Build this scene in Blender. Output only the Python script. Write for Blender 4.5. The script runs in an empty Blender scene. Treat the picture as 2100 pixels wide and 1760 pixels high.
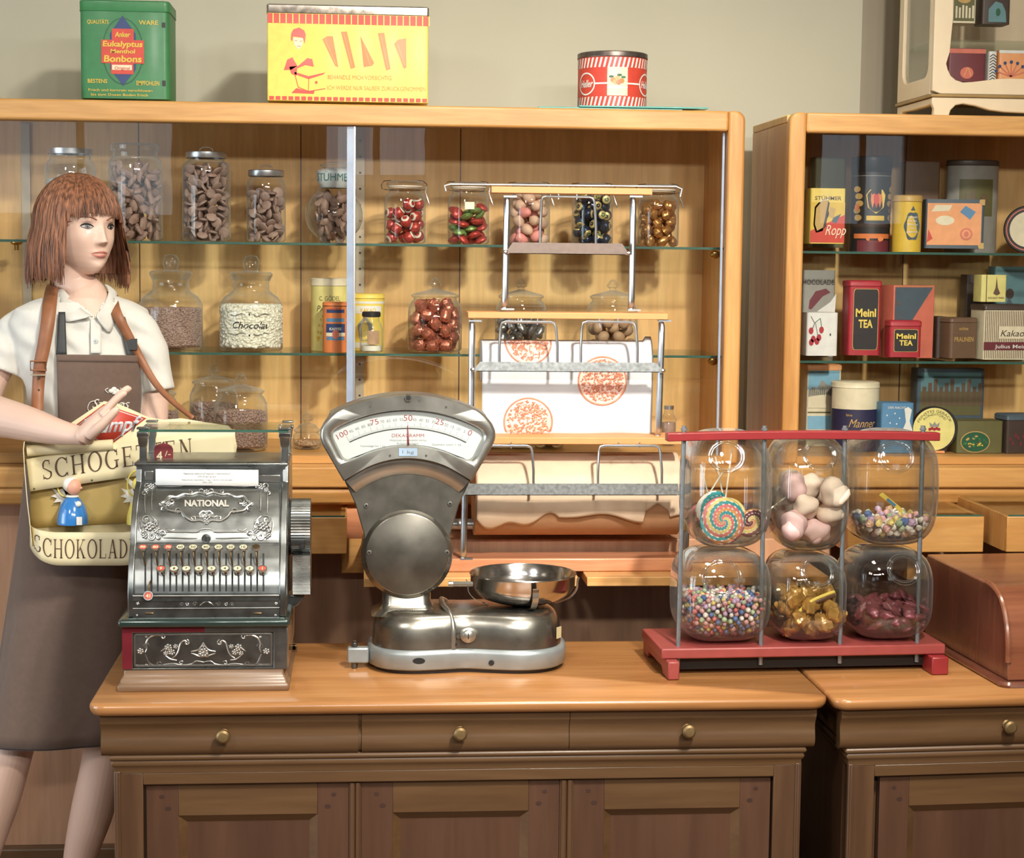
import bpy, bmesh, math, random
import numpy as np
from math import pi, sin, cos, tan, radians, sqrt, atan2
from mathutils import Vector, Matrix
S = bpy.context.scene
COL = S.collection
# ---------------------------------------------------------------- camera
F_PX = 3700.0; YAW = radians(4.8); PITCH = radians(5.4); ROLL = 0.0108
cam_d = bpy.data.cameras.new('camera'); cam = bpy.data.objects.new('camera', cam_d); COL.objects.link(cam)
cam_d.sensor_width = 36.0; cam_d.sensor_fit = 'HORIZONTAL'; cam_d.lens = 36.0*F_PX/2100.0
cam_d.clip_start = 0.05
CR = Matrix.Rotation(-YAW, 3, 'Z') @ Matrix.Rotation(pi/2-PITCH, 3, 'X') @ Matrix.Rotation(ROLL, 3, 'Z')
CC = Vector((0, 0, 1.62))
cam.matrix_world = Matrix.Translation(CC) @ CR.to_4x4()
S.camera = cam
def P(px, py, Y):
    """point on the vertical plane y=Y seen at the photo's pixel"""
    d = CR @ Vector(((px-1050)/F_PX, -(py-880)/F_PX, -1)); return CC + d*(Y/d.y)
def PZ(px, py, z):
    """point on the horizontal plane at height z seen at the photo's pixel"""
    d = CR @ Vector(((px-1050)/F_PX, -(py-880)/F_PX, -1)); return CC + d*((z-CC.z)/d.z)
# ---------------------------------------------------------------- exposure, world, lights
S.view_settings.view_transform = 'Standard'; S.view_settings.look = 'None'
S.view_settings.gamma = 1.0; S.view_settings.use_curve_mapping = False
S.view_settings.exposure = -0.2
S.cycles.max_bounces = 10; S.cycles.diffuse_bounces = 4; S.cycles.glossy_bounces = 5
S.cycles.transmission_bounces = 8; S.cycles.transparent_max_bounces = 40
S.cycles.use_denoising = True
S.cycles.caustics_reflective = False; S.cycles.caustics_refractive = False
S.cycles.sample_clamp_indirect = 4.0
w = bpy.data.worlds.new('world'); S.world = w; w.use_nodes = True
w.node_tree.nodes['Background'].inputs[0].default_value = (0.9, 0.87, 0.82, 1)
w.node_tree.nodes['Background'].inputs[1].default_value = 0.25
def area(name, loc, aim, size, power, color, sy=None, spread=180):
    l = bpy.data.lights.new(name, 'AREA'); l.energy = power; l.color = color
    l.shape = 'RECTANGLE'; l.size = size; l.size_y = sy or size; l.spread = radians(spread)
    o = bpy.data.objects.new(name, l); COL.objects.link(o); o.location = loc
    o.rotation_euler = (Vector(aim)-Vector(loc)).to_track_quat('-Z', 'Y').to_euler(); return o
area('ceiling_spot', (0.95, 0.9, 3.4), (0.6, 3.7, .9), 0.18, 27, (1.0, 0.94, 0.83), spread=95)
area('case_fill', (1.0, 1.3, 3.3), (0.35, 4.75, 1.0), 0.12, 13, (1.0, 0.93, 0.80), spread=56)  # added second key that brightens the inside of the case
area('left_fill', (-1.6, 0.6, 2.9), (-.6, 4.1, .8), 0.4, 10, (1.0, 0.95, 0.88), spread=100)  # added fill aimed low at the mannequin, not a known lamp
for xx in (-.3, .2, .7, 1.2, 1.7): area('pendant_lamp', (xx, -.5, 2.68), (xx*.4+.1, 4.2, .9), .14, 19, (1.0, 0.96, 0.88))
area('left_cool_fill', (-2.2, 3.0, 1.35), (0.6, 4.4, .9), .8, 11, (0.80, 0.89, 1.0), sy=1.3)  # added cool fill for the dark brown panel; no doorway is built
area('counter_fill', (0.5, 3.2, 3.5), (0.5, 3.55, 0.0), .4, 14, (1.0, 0.93, 0.8), spread=110)  # added overhead fill that lifts the counter top
# ---------------------------------------------------------------- materials
M = {}
def lin(c):
    g_ = sum(c)/3; c = [v+(g_-v)*.13 for v in c]  # haze put into the colours: all pulled slightly towards grey
    return tuple(((v/12.92) if v <= .04045 else ((v+.055)/1.055)**2.4) for v in [x/255 for x in c]) + (1,)
def _new(name):
    m = bpy.data.materials.new(name); m.use_nodes = True; nt = m.node_tree; M[name] = m
    return m, nt, nt.nodes['Principled BSDF']
def mat(name, c, rough=.5, metal=0., spec=.5, ns=25., na=.10, bump=0., coat=0., emit=0., rn=0., sheen=0.):
    """principled with a noise driven tint, optional roughness mottling and bump; c is sRGB 0-255"""
    m, nt, b = _new(name); L = nt.links; c = lin(c)
    tc = nt.nodes.new('ShaderNodeTexCoord'); n = nt.nodes.new('ShaderNodeTexNoise')
    n.inputs['Scale'].default_value = ns; n.inputs['Detail'].default_value = 4
    L.new(tc.outputs['Object'], n.inputs['Vector'])
    r = nt.nodes.new('ShaderNodeValToRGB'); L.new(n.outputs['Fac'], r.inputs['Fac'])
    r.color_ramp.elements[0].position = .3; r.color_ramp.elements[1].position = .7
    r.color_ramp.elements[0].color = tuple(v*(1-na) for v in c[:3])+(1,)
    r.color_ramp.elements[1].color = tuple(min(1, v*(1+na)) for v in c[:3])+(1,)
    L.new(r.outputs['Color'], b.inputs['Base Color'])
    b.inputs['Roughness'].default_value = rough; b.inputs['Metallic'].default_value = metal
    b.inputs['Specular IOR Level'].default_value = spec
    b.inputs['Coat Weight'].default_value = coat; b.inputs['Coat Roughness'].default_value = .12
    if sheen: b.inputs['Sheen Weight'].default_value = sheen
    if rn:
        q = nt.nodes.new('ShaderNodeMapRange'); L.new(n.outputs['Fac'], q.inputs['Value'])
        q.inputs['To Min'].default_value = max(0, rough-rn); q.inputs['To Max'].default_value = rough+rn
        L.new(q.outputs['Result'], b.inputs['Roughness'])
    if bump:
        bp = nt.nodes.new('ShaderNodeBump'); bp.inputs['Strength'].default_value = bump
        bp.inputs['Distance'].default_value = .002
        L.new(n.outputs['Fac'], bp.inputs['Height']); L.new(bp.outputs['Normal'], b.inputs['Normal'])
    if emit:
        b.inputs['Emission Color'].default_value = c; b.inputs['Emission Strength'].default_value = emit
    return m
def wood(name, c1, c2, axis='x', rough=.38, scale=1., coat=.15, knots=0.):
    m, nt, b = _new(name); L = nt.links
    tc = nt.nodes.new('ShaderNodeTexCoord'); mp = nt.nodes.new('ShaderNodeMapping')
    sc = {'x': (1.2, 14, 14), 'y': (14, 1.2, 14), 'z': (14, 14, 1.2)}[axis]
    mp.inputs['Scale'].default_value = tuple(s*scale for s in sc)
    L.new(tc.outputs['Object'], mp.inputs['Vector'])
    n = nt.nodes.new('ShaderNodeTexNoise'); n.inputs['Scale'].default_value = 1.6
    n.inputs['Detail'].default_value = 6; n.inputs['Distortion'].default_value = .6
    L.new(mp.outputs['Vector'], n.inputs['Vector'])
    n2 = nt.nodes.new('ShaderNodeTexNoise'); n2.inputs['Scale'].default_value = 9
    n2.inputs['Detail'].default_value = 3; L.new(mp.outputs['Vector'], n2.inputs['Vector'])
    r = nt.nodes.new('ShaderNodeValToRGB'); L.new(n.outputs['Fac'], r.inputs['Fac'])
    r.color_ramp.elements[0].position = .34; r.color_ramp.elements[1].position = .66
    r.color_ramp.elements[0].color = lin(c1); r.color_ramp.elements[1].color = lin(c2)
    mx = nt.nodes.new('ShaderNodeMix'); mx.data_type = 'RGBA'; mx.blend_type = 'MULTIPLY'
    mx.inputs[0].default_value = .3
    r2 = nt.nodes.new('ShaderNodeValToRGB'); L.new(n2.outputs['Fac'], r2.inputs['Fac'])
    r2.color_ramp.elements[0].position = .3; r2.color_ramp.elements[1].position = .62
    r2.color_ramp.elements[0].color = (.55, .5, .45, 1); r2.color_ramp.elements[1].color = (1, 1, 1, 1)
    L.new(r.outputs['Color'], mx.inputs[6]); L.new(r2.outputs['Color'], mx.inputs[7])
    L.new(mx.outputs[2], b.inputs['Base Color'])
    b.inputs['Roughness'].default_value = rough; b.inputs['Coat Weight'].default_value = coat
    b.inputs['Coat Roughness'].default_value = .2
    bp = nt.nodes.new('ShaderNodeBump'); bp.inputs['Strength'].default_value = .08
    bp.inputs['Distance'].default_value = .001
    L.new(n2.outputs['Fac'], bp.inputs['Height']); L.new(bp.outputs['Normal'], b.inputs['Normal'])
    return m
def glass(name, tint=(1, 1, 1), edge=(.8, .86, .84), refl=1.0, rough=.01, blend=.25, edge_light=0.):
    """thin clear glass: transparent with fresnel reflection and a denser look at grazing walls"""
    m = bpy.data.materials.new(name); m.use_nodes = True; M[name] = m; nt = m.node_tree; nt.nodes.clear(); L = nt.links
    o = nt.nodes.new('ShaderNodeOutputMaterial'); t = nt.nodes.new('ShaderNodeBsdfTransparent')
    g = nt.nodes.new('ShaderNodeBsdfGlossy'); g.inputs['Roughness'].default_value = rough
    lw = nt.nodes.new('ShaderNodeLayerWeight'); lw.inputs['Blend'].default_value = blend
    mc = nt.nodes.new('ShaderNodeMix'); mc.data_type = 'RGBA'
    mc.inputs[6].default_value = tint+(1,); mc.inputs[7].default_value = edge+(1,)
    L.new(lw.outputs['Facing'], mc.inputs[0]); L.new(mc.outputs[2], t.inputs['Color'])
    lf = nt.nodes.new('ShaderNodeLayerWeight'); lf.inputs['Blend'].default_value = .5
    pw = nt.nodes.new('ShaderNodeMath'); pw.operation = 'POWER'; pw.inputs[1].default_value = 5
    L.new(lf.outputs['Facing'], pw.inputs[0]); fr = nt.nodes.new('ShaderNodeMath'); fr.operation = 'MULTIPLY_ADD'
    L.new(pw.outputs[0], fr.inputs[0]); fr.inputs[1].default_value = .9; fr.inputs[2].default_value = .042
    tc = nt.nodes.new('ShaderNodeTexCoord'); n = nt.nodes.new('ShaderNodeTexNoise'); n.inputs['Scale'].default_value = 6
    L.new(tc.outputs['Object'], n.inputs['Vector'])
    bp = nt.nodes.new('ShaderNodeBump'); bp.inputs['Strength'].default_value = .03; bp.inputs['Distance'].default_value = .003
    L.new(n.outputs['Fac'], bp.inputs['Height']); L.new(bp.outputs['Normal'], g.inputs['Normal'])
    mu = nt.nodes.new('ShaderNodeMath'); mu.operation = 'MULTIPLY'; mu.inputs[1].default_value = refl; mu.use_clamp = True
    L.new(fr.outputs[0], mu.inputs[0])
    mx = nt.nodes.new('ShaderNodeMixShader'); L.new(mu.outputs[0], mx.inputs[0])
    L.new(t.outputs[0], mx.inputs[1]); L.new(g.outputs[0], mx.inputs[2]); L.new(mx.outputs[0], o.inputs['Surface'])
    if edge_light:   # pale diffuse at grazing angles stands in for light caught in thick walls
        p3 = nt.nodes.new('ShaderNodeMath'); p3.operation = 'POWER'; p3.inputs[1].default_value = 2.6; L.new(lf.outputs['Facing'], p3.inputs[0])
        m3 = nt.nodes.new('ShaderNodeMath'); m3.operation = 'MULTIPLY'; m3.inputs[1].default_value = edge_light; L.new(p3.outputs[0], m3.inputs[0])
        df = nt.nodes.new('ShaderNodeBsdfDiffuse'); df.inputs['Color'].default_value = (.78, .82, .80, 1)
        m4 = nt.nodes.new('ShaderNodeMixShader'); L.new(m3.outputs[0], m4.inputs[0]); L.new(mx.outputs[0], m4.inputs[1]); L.new(df.outputs[0], m4.inputs[2]); L.new(m4.outputs[0], o.inputs['Surface'])
    return m
# ---------------------------------------------------------------- mesh builder
_tcache = {}
def _text(body, bold):
    k = (body, bold)
    if k not in _tcache:
        c = bpy.data.curves.new('t', 'FONT'); c.body = body; c.size = 1; c.resolution_u = 3; c.offset = bold
        o = bpy.data.objects.new('t', c); COL.objects.link(o); bpy.context.view_layer.update()
        me = bpy.data.meshes.new_from_object(o)
        vs = [tuple(v.co) for v in me.vertices]; fs = [tuple(p.vertices) for p in me.polygons]
        bpy.data.objects.remove(o); bpy.data.curves.remove(c); bpy.data.meshes.remove(me)
        _tcache[k] = (vs, fs)
    return _tcache[k]
class MB:
    def __init__(s, m='white'): s.v = []; s.f = []; s.k = []; s.mats = []; s.d = m; s.T = Matrix(); s.off = None
    def add(s, vs, fs, m=None):
        m = m or s.d
        if m not in s.mats: s.mats.append(m)
        k = s.mats.index(m); o = len(s.v)
        s.v += [tuple(s.T @ Vector(v)) for v in vs]
        for f in fs: s.f.append(tuple(i+o for i in f)); s.k.append(k)
        return s
    def box(s, x0, x1, y0, y1, z0, z1, m=None):
        v = [(x, y, z) for x in (x0, x1) for y in (y0, y1) for z in (z0, z1)]
        return s.add(v, [(0, 1, 3, 2), (4, 6, 7, 5), (0, 4, 5, 1), (2, 3, 7, 6), (0, 2, 6, 4), (1, 5, 7, 3)], m)
    def prism(s, pts, a0, a1, ax='y', m=None, cap=True, mcap=None):
        def q(p, a): return {'y': (p[0], a, p[1]), 'x': (a, p[0], p[1]), 'z': (p[0], p[1], a)}[ax]
        n = len(pts); ar = sum(pts[i][0]*pts[(i+1) % n][1]-pts[(i+1) % n][0]*pts[i][1] for i in range(n))
        if ar < 0: pts = pts[::-1]
        v = [q(p, a0) for p in pts]+[q(p, a1) for p in pts]
        f = [(i, (i+1) % n, n+(i+1) % n, n+i) for i in range(n)]
        if ax == 'y': f = f; c = [tuple(range(n)), tuple(range(2*n-1, n-1, -1))]; f = [t[::-1] for t in f]; 
        else: c = [tuple(range(n-1, -1, -1)), tuple(range(n, 2*n))]
        s.add(v, f, m)
        if cap: s.add(v, c, mcap or m)
        return s
    def ring(s, po, pi_, a0, a1, ax='y', m=None):
        def q(p, a): return {'y': (p[0], a, p[1]), 'x': (a, p[0], p[1]), 'z': (p[0], p[1], a)}[ax]
        n = len(po); v = [q(p, a0) for p in po]+[q(p, a0) for p in pi_]+[q(p, a1) for p in po]+[q(p, a1) for p in pi_]
        f = []
        for i in range(n):
            j = (i+1) % n
            f += [(i, j, n+j, n+i), (2*n+j, 2*n+i, 3*n+i, 3*n+j), (j, i, 2*n+i, 2*n+j), (n+i, n+j, 3*n+j, 3*n+i)]
        return s.add(v, f, m)
    def lathe(s, prof, c=(0, 0, 0), m=None, n=32, sx=1, sy=1, ax='z', ph=0):
        v = []; f = []
        for r, z in prof:
            for i in range(n):
                a = 2*pi*i/n+ph; x, y = r*cos(a)*sx, r*sin(a)*sy
                v.append({'z': (c[0]+x, c[1]+y, c[2]+z), 'y': (c[0]+x, c[1]+z, c[2]+y), 'x': (c[0]+z, c[1]+x, c[2]+y)}[ax])
        for k in range(len(prof)-1):
            for i in range(n):
                j = (i+1) % n; q = (k*n+i, k*n+j, (k+1)*n+j, (k+1)*n+i)
                f.append(q if ax != 'y' else q[::-1])
        return s.add(v, f, m)
    def disc(s, r, c, m=None, n=32, ax='z', sx=1, sy=1): return s.lathe([(r, 0), (1e-5, 0)], c, m, n, sx, sy, ax)
    def cyl(s, r, c, h, m=None, n=24, ax='z', bev=0.0):
        b = bev; return s.lathe([(1e-5, 0), (r-b, 0), (r, b), (r, h-b), (r-b, h), (1e-5, h)], c, m, n, ax=ax)
    def tube(s, pts, r, m=None, n=8, closed=False, cap=True):
        pts = [Vector(p) for p in pts]; N = len(pts)
        rr = r if isinstance(r, (list, tuple)) else [r]*N
        v = []; f = []; up = None
        for i, p in enumerate(pts):
            a = pts[(i-1) % N] if (closed or i > 0) else p
            b = pts[(i+1) % N] if (closed or i < N-1) else p
            t = (b-a).normalized()
            if up is None:
                up = Vector((0, 0, 1)) if abs(t.z) < .9 else Vector((0, 1, 0))
            sd = t.cross(up)
            if sd.length < 1e-6: sd = t.orthogonal()
            sd.normalize(); up = sd.cross(t).normalized()
            for k in range(n):
                an = 2*pi*k/n; v.append(tuple(p+sd*(cos(an)*rr[i])+up*(sin(an)*rr[i])))
        for i in range(N if closed else N-1):
            for k in range(n):
                j = (i+1) % N; f.append((i*n+k, i*n+(k+1) % n, j*n+(k+1) % n, j*n+k))
        if cap and not closed: f += [tuple(range(n-1, -1, -1)), tuple(range((N-1)*n, N*n))]
        return s.add(v, f, m)
    def ball(s, c, r, m=None, nu=14, nv=9, fn=None):
        r = r if isinstance(r, (list, tuple)) else (r, r, r); v = []; f = []
        for j in range(nv+1):
            t = pi*j/nv
            for i in range(nu):
                a = 2*pi*i/nu; q = (sin(t)*cos(a), sin(t)*sin(a), cos(t))
                if fn: q = fn(q)
                v.append((c[0]+r[0]*q[0], c[1]+r[1]*q[1], c[2]+r[2]*q[2]))
        for j in range(nv):
            for i in range(nu):
                k = (i+1) % nu; f.append((j*nu+i, (j+1)*nu+i, (j+1)*nu+k, j*nu+k))
        return s.add(v, f, m)
    def surf(s, fn, nu, nv, m=None, flip=False, closeu=False):
        v = [tuple(fn(i/(nu), j/(nv))) for j in range(nv+1) for i in range(nu+(0 if closeu else 1))]
        W = nu if closeu else nu+1; f = []
        for j in range(nv):
            for i in range(nu):
                k = (i+1) % W; q = (j*W+i, j*W+k, (j+1)*W+k, (j+1)*W+i); f.append(q[::-1] if flip else q)
        return s.add(v, f, m)
    def text(s, body, size, fn, m=None, w=None, align='c', shear=0, bold=0., h=None):
        """flat lettering mapped through fn(u, v) -> point; size = letter height, w = wanted width"""
        vs, fs = _text(body, bold)
        if not vs: return s
        x0 = min(v[0] for v in vs); x1 = max(v[0] for v in vs); k = size/.73
        kx = (w/(x1-x0)) if w else k
        off = {'c': -(x0+x1)/2, 'l': -x0, 'r': -x1}[align]
        return s.add([fn((v[0]+off)*kx+shear*v[1]*k, v[1]*k) for v in vs], fs, m)
    def build(s, name, parent=None, bevel=0, seg=2, smooth=.6, solid=0, sub=0, kind=None):
        me = bpy.data.meshes.new(name); me.from_pydata(s.v, [], s.f)
        for k in s.mats: me.materials.append(M[k])
        me.polygons.foreach_set('material_index', s.k)
        if s.off is not None: pass
        bm = bmesh.new(); bm.from_mesh(me); bmesh.ops.remove_doubles(bm, verts=bm.verts, dist=2e-6) if len(s.v) < 60000 else None
        bm.to_mesh(me); bm.free()
        me.shade_smooth(); me.set_sharp_from_angle(angle=smooth)
        o = bpy.data.objects.new(name, me); COL.objects.link(o)
        if parent: o.parent = parent
        if solid: q = o.modifiers.new('solid', 'SOLIDIFY'); q.thickness = solid; q.offset = 0
        if bevel:
            q = o.modifiers.new('bevel', 'BEVEL'); q.width = bevel; q.segments = seg; q.limit_method = 'ANGLE'
            q.angle_limit = .7; q.harden_normals = False
        if sub: q = o.modifiers.new('sub', 'SUBSURF'); q.levels = sub; q.render_levels = sub
        if kind: o['kind'] = kind
        return o
def thing(name, label, cat, loc=(0, 0, 0), rz=0, group=None):
    o = bpy.data.objects.new(name, None); COL.objects.link(o); o.empty_display_size = .05
    o.location = loc; o.rotation_euler = (0, 0, rz); o['label'] = label; o['category'] = cat
    if group: o['group'] = group
    return o
def tag(o, label, cat, group=None, kind=None):
    o['label'] = label; o['category'] = cat
    if group: o['group'] = group
    if kind: o['kind'] = kind
    return o
def dup(root, loc, rot=None, label=None, group=None):
    r = root.copy(); COL.objects.link(r); r.location = loc
    if rot is not None: r.rotation_euler = rot
    if label: r['label'] = label
    if group: r['group'] = group
    for ch in list(root.children):
        c = ch.copy(); COL.objects.link(c); c.parent = r
        for g in list(ch.children):
            d = g.copy(); COL.objects.link(d); d.parent = c
    return r
def rrect(x0, x1, y0, y1, r, n=5):
    r = min(r, (x1-x0)/2-1e-5, (y1-y0)/2-1e-5); o = []
    for cx, cy, a in ((x1-r, y1-r, 0), (x0+r, y1-r, pi/2), (x0+r, y0+r, pi), (x1-r, y0+r, 3*pi/2)):
        for i in range(n+1):
            t = a+pi/2*i/n; o.append((cx+r*cos(t), cy+r*sin(t)))
    return o
def arc(cx, cy, r, a0, a1, n, ry=None):
    ry = ry or r; return [(cx+r*cos(a0+(a1-a0)*i/n), cy+ry*sin(a0+(a1-a0)*i/n)) for i in range(n+1)]
def spline(pts, n=6, closed=False):
    P_ = [Vector(p) for p in pts]; N = len(P_); o = []
    for i in range(N if closed else N-1):
        a, b, c, d = (P_[(i-1) % N] if closed or i > 0 else P_[0], P_[i], P_[(i+1) % N], P_[(i+2) % N] if closed or i+2 < N else P_[-1])
        for k in range(n):
            t = k/n; o.append(.5*((2*b)+(c-a)*t+(2*a-5*b+4*c-d)*t*t+(3*b-a-3*c+d)*t**3))
    if not closed: o.append(P_[-1])
    return o
# ---------------------------------------------------------------- palette
wood('honey', (196, 134, 62), (220, 162, 88), 'x', .42, 1.0, .1)
wood('honey_z', (194, 132, 62), (220, 160, 86), 'z', .42, 1.0, .1)
wood('honey_panel', (230, 178, 100), (242, 196, 120), 'z', .5, .7, .05)
wood('pale_board', (224, 160, 84), (240, 184, 112), 'x', .45, 1.2, .1)
wood('counter_top', (176, 116, 60), (196, 134, 76), 'x', .26, .8, .5)
wood('counter_wood', (98, 68, 40), (112, 80, 49), 'x', .4, .8, .15)
wood('counter_wood_z', (92, 62, 41), (106, 74, 48), 'z', .4, .8, .15)
wood('counter_panel', (88, 57, 41), (100, 66, 47), 'z', .42, .6, .15)
wood('brown_panel', (192, 140, 104), (208, 156, 118), 'z', .5, .6, .1)
wood('reddish', (130, 72, 48), (152, 90, 60), 'x', .25, .9, .5)
wood('reddish_dark', (112, 62, 46), (130, 74, 54), 'z', .25, .7, .6)
wood('pink_wood', (206, 130, 88), (226, 152, 108), 'x', .35, 1.2, .3)
wood('floor_wood', (110, 76, 48), (140, 98, 62), 'x', .4, 1., .2)
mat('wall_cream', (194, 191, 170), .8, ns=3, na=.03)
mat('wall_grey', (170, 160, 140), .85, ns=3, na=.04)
mat('ceiling_white', (200, 192, 175), .8, ns=3, na=.03)
mat('white', (235, 235, 230), .5)
mat('brass', (190, 150, 80), .3, 1.)
mat('dull_brass', (156, 128, 84), .52, .85, ns=40, na=.2)
mat('alu', (196, 200, 206), .32, 1., ns=60, na=.05)
mat('chrome', (205, 207, 210), .12, 1., ns=30, na=.05)
mat('steel_strip', (180, 165, 140), .45, .6)
mat('black', (28, 26, 25), .5)
mat('dark_gap', (30, 22, 18), .7)
glass('pane', refl=1.0); glass('jar_glass', (.99, .995, .99), (.58, .65, .63), refl=1.5, blend=.18, edge_light=.42)
glass('shelf_glass', (.98, .99, .985), (.88, .95, .92), refl=.7)
mat('glass_edge', (58, 98, 84), .2, spec=.8)
mat('glass_edge_blue', (150, 165, 190), .2, spec=.8)
mat('teal_glass', (50, 160, 150), .15, spec=.8)
# ---------------------------------------------------------------- room shell
def struct(name, mb, **k):
    o = mb.build(name, **k); o['kind'] = 'structure'; return o
b = MB('floor_wood'); b.box(-3.6, 4.6, -4.1, 6.4, -.1, 0); struct('floor', b)
b = MB('ceiling_white'); b.box(-3.6, 4.6, -4.1, 6.4, 3.7, 3.8); struct('ceiling', b)
XCOR = P(1765, 150, 4.98).x
b = MB('wall_cream'); b.box(-3.6, XCOR, 4.98, 5.08, 0, 3.7); struct('wall_back', b)
b = MB('wall_grey'); b.prism([(XCOR, 4.98), (4.6, 6.3), (4.6, 6.4), (XCOR, 5.08)], 0, 3.7, 'z'); struct('wall_angled', b)  # greyer paint carries the shade of this wall turned from the light
b = MB('wall_cream'); b.box(-3.7, -3.6, -4.1, 5.1, 0, 3.7); struct('wall_left', b)
b = MB('wall_cream'); b.box(4.6, 4.7, -4.1, 6.4, 0, 3.7); struct('wall_right', b)
b = MB('wall_grey'); b.box(-3.6, 4.6, -4.2, -4.1, 0, 3.7); struct('wall_front', b)
b = MB('counter_panel'); b.box(-3.6, 4.6, -4.1, -4.07, 0, 1.1); struct('baseboard_front', b)
# daylight windows behind the photographer and on the left: the panes are lit by the sky outside
m, nt, bs = _new('window_daylight'); bs.inputs['Base Color'].default_value = (0, 0, 0, 1)
bs.inputs['Emission Color'].default_value = (.74, .87, 1, 1); bs.inputs['Emission Strength'].default_value = 1.6
sk = nt.nodes.new('ShaderNodeTexNoise'); sk.inputs['Scale'].default_value = 2
rr = nt.nodes.new('ShaderNodeValToRGB'); rr.color_ramp.elements[0].color = (.60, .78, .86, 1); rr.color_ramp.elements[1].color = (.85, .93, 1, 1)
nt.links.new(sk.outputs['Fac'], rr.inputs['Fac']); nt.links.new(rr.outputs['Color'], bs.inputs['Emission Color'])
def window(n, c, w, h, face, pm_='window_daylight'):
    """face 'y': on the wall behind the camera, 'x': on the left wall"""
    r = bpy.data.objects.new('window_%d' % n, None); COL.objects.link(r); r.location = c; r['kind'] = 'structure'
    if face == 'x': r.rotation_euler = (0, 0, -pi/2)
    b = MB('white')
    b.ring([(-w/2-.07, -.07), (w/2+.07, -.07), (w/2+.07, h+.07), (-w/2-.07, h+.07)], [(-w/2, 0), (w/2, 0), (w/2, h), (-w/2, h)], -.02, .05)
    b.box(-.025, .025, -.01, .04, 0, h); b.box(-w/2, w/2, -.01, .035, h*.62, h*.62+.04); b.build('window_frame', r)
    b = MB(pm_); b.box(-w/2, w/2, -.01, 0, 0, h); b.build('window_pane', r)
window(1, (-1.95, -4.07, 1.9), 1.25, 1.3, 'y'); window(2, (0.1, -4.07, 2.2), .7, 1.0, 'y'); window(3, (3.6, -4.07, 1.9), .6, 1.2, 'y')
m2 = m.copy(); m2.name = 'left_daylight'; M['left_daylight'] = m2; m2.node_tree.nodes['Principled BSDF'].inputs['Emission Strength'].default_value = 7.0
window(4, (-3.57, 2.9, .5), 1.5, 1.4, 'x', 'left_daylight')
# ---------------------------------------------------------------- glass display cases on the back unit
ZC = P(700, 1443, 3.43).z          # counter top height
YS = 4.40; YB = 4.83; ZT = 1.985
ZL = P(1100, 952, YS).z            # underside of the showcase, top of the lower unit's board
print('ZC', ZC, 'ZL', ZL)
def showcase(name, label, x0, x1, zs, left_open=False):
    r = thing(name, label, 'display case', ((x0+x1)/2, YB, ZL)); hx = (x1-x0)/2
    D = YB-YS; H = ZT-ZL; t = .042; rl = .05
    o = rrect(-hx, hx, -.10, H, .022, 5)
    b = MB('honey'); y0 = -D
    b.box(-hx+t, hx-t, y0, y0+.035, H-rl, H-.0005); b.build('top_rail', r, bevel=.006, seg=3)
    for s in (-1, 1):
        b = MB('honey_z'); xs = sorted((s*hx, s*(hx-t)))
        if s > 0: pts = [(xs[0], 0), (xs[1], 0)]+arc(xs[1]-.024, H-.024, .024, 0, pi/2, 6)+[(xs[0], H)]
        else: pts = [(xs[1], 0), (xs[1], H)]+arc(xs[0]+.024, H-.024, .024, pi/2, pi, 6)+[(xs[0], 0)]
        b.prism(pts, y0, y0+.036, 'y'); b.build('stile', r, bevel=.007, seg=3)
    b = MB('honey_panel'); b.box(-hx+.001, hx-.001, y0+.036, 0, H-.024, H-.004); b.build('top_board', r, bevel=.003)
    for s in (-1, 1):
        b = MB('honey_z'); xs = sorted((s*(hx-.001), s*(hx-.021))); b.box(xs[0], xs[1], y0+.036, 0, 0, H-.024)
        b.build('side_panel', r, bevel=.002)
    b = MB('honey_panel'); b.box(-hx+.021, hx-.021, -.014, -.002, 0, H-.024)
    for i in range(1, int((x1-x0)/.42)): b.box(-hx+i*.42-.0015, -hx+i*.42+.0015, -.0145, -.014, 0, H-.024, 'counter_wood_z')
    b.build('back_panel', r)
    b = MB('honey'); b.box(-hx+.021, hx-.021, y0+.002, -.014, .001, .02); b.build('bottom_board', r)
    for z in zs:
        b = MB('shelf_glass'); b.box(-hx+.023, hx-.023, -.32, -.016, z-ZL-.006, z-ZL)
        b.box(-hx+.023, hx-.023, -.3205, -.32, z-ZL-.006, z-ZL, 'glass_edge'); b.build('glass_shelf', r)
        for s in (-1, 1):
            b = MB('brass'); b.lathe([(0, 0), (.010, 0), (.012, .008), (.006, .016), (0, .018)], (s*(hx-.0215), -.25, z-ZL-.018), ax='x', n=16) if s < 0 else b.ball((hx-.034, -.25, z-ZL-.018), (.014, .011, .011))
            b.build('shelf_support', r)
    return r, hx, D, H
ZS1 = P(900, 501, YB-.32).z; ZS2 = P(900, 726, YB-.32).z
XR = P(1526, 400, YS).x; XL = -1.42
case1, hx, D, H = showcase('display_case', 'long honey wood display case with candy jars behind sliding glass doors', XL, XR, (ZS1, ZS2))
cx = (XL+XR)/2; xs = P(718, 500, YS+.02).x-cx
b = MB('pane'); b.box(-hx+.03, xs+.008, -D+.022, -D+.025, .002, H-.052); d = b.build('glass_door', case1)
b = MB('glass_edge_blue'); b.box(xs-.008, xs+.008, -D+.0215, -D+.0255, .002, H-.052); b.box(xs+.0085, xs+.0125, -D+.019, -D+.0285, .002, H-.052, 'alu'); b.build('edge_strip', d)
b = MB('pane'); b.box(xs-.03, hx-.045, -D+.032, -D+.035, .002, H-.052); d = b.build('glass_door', case1)
b = MB('glass_edge_blue'); b.box(hx-.050, hx-.0445, -D+.030, -D+.0375, .002, H-.052); b.build('edge_strip', d)
b = MB('steel_strip'); xm = P(738, 600, YB-.03).x-cx; b.box(xm-.011, xm+.011, -.022, -.0145, .02, H-.03)
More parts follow.
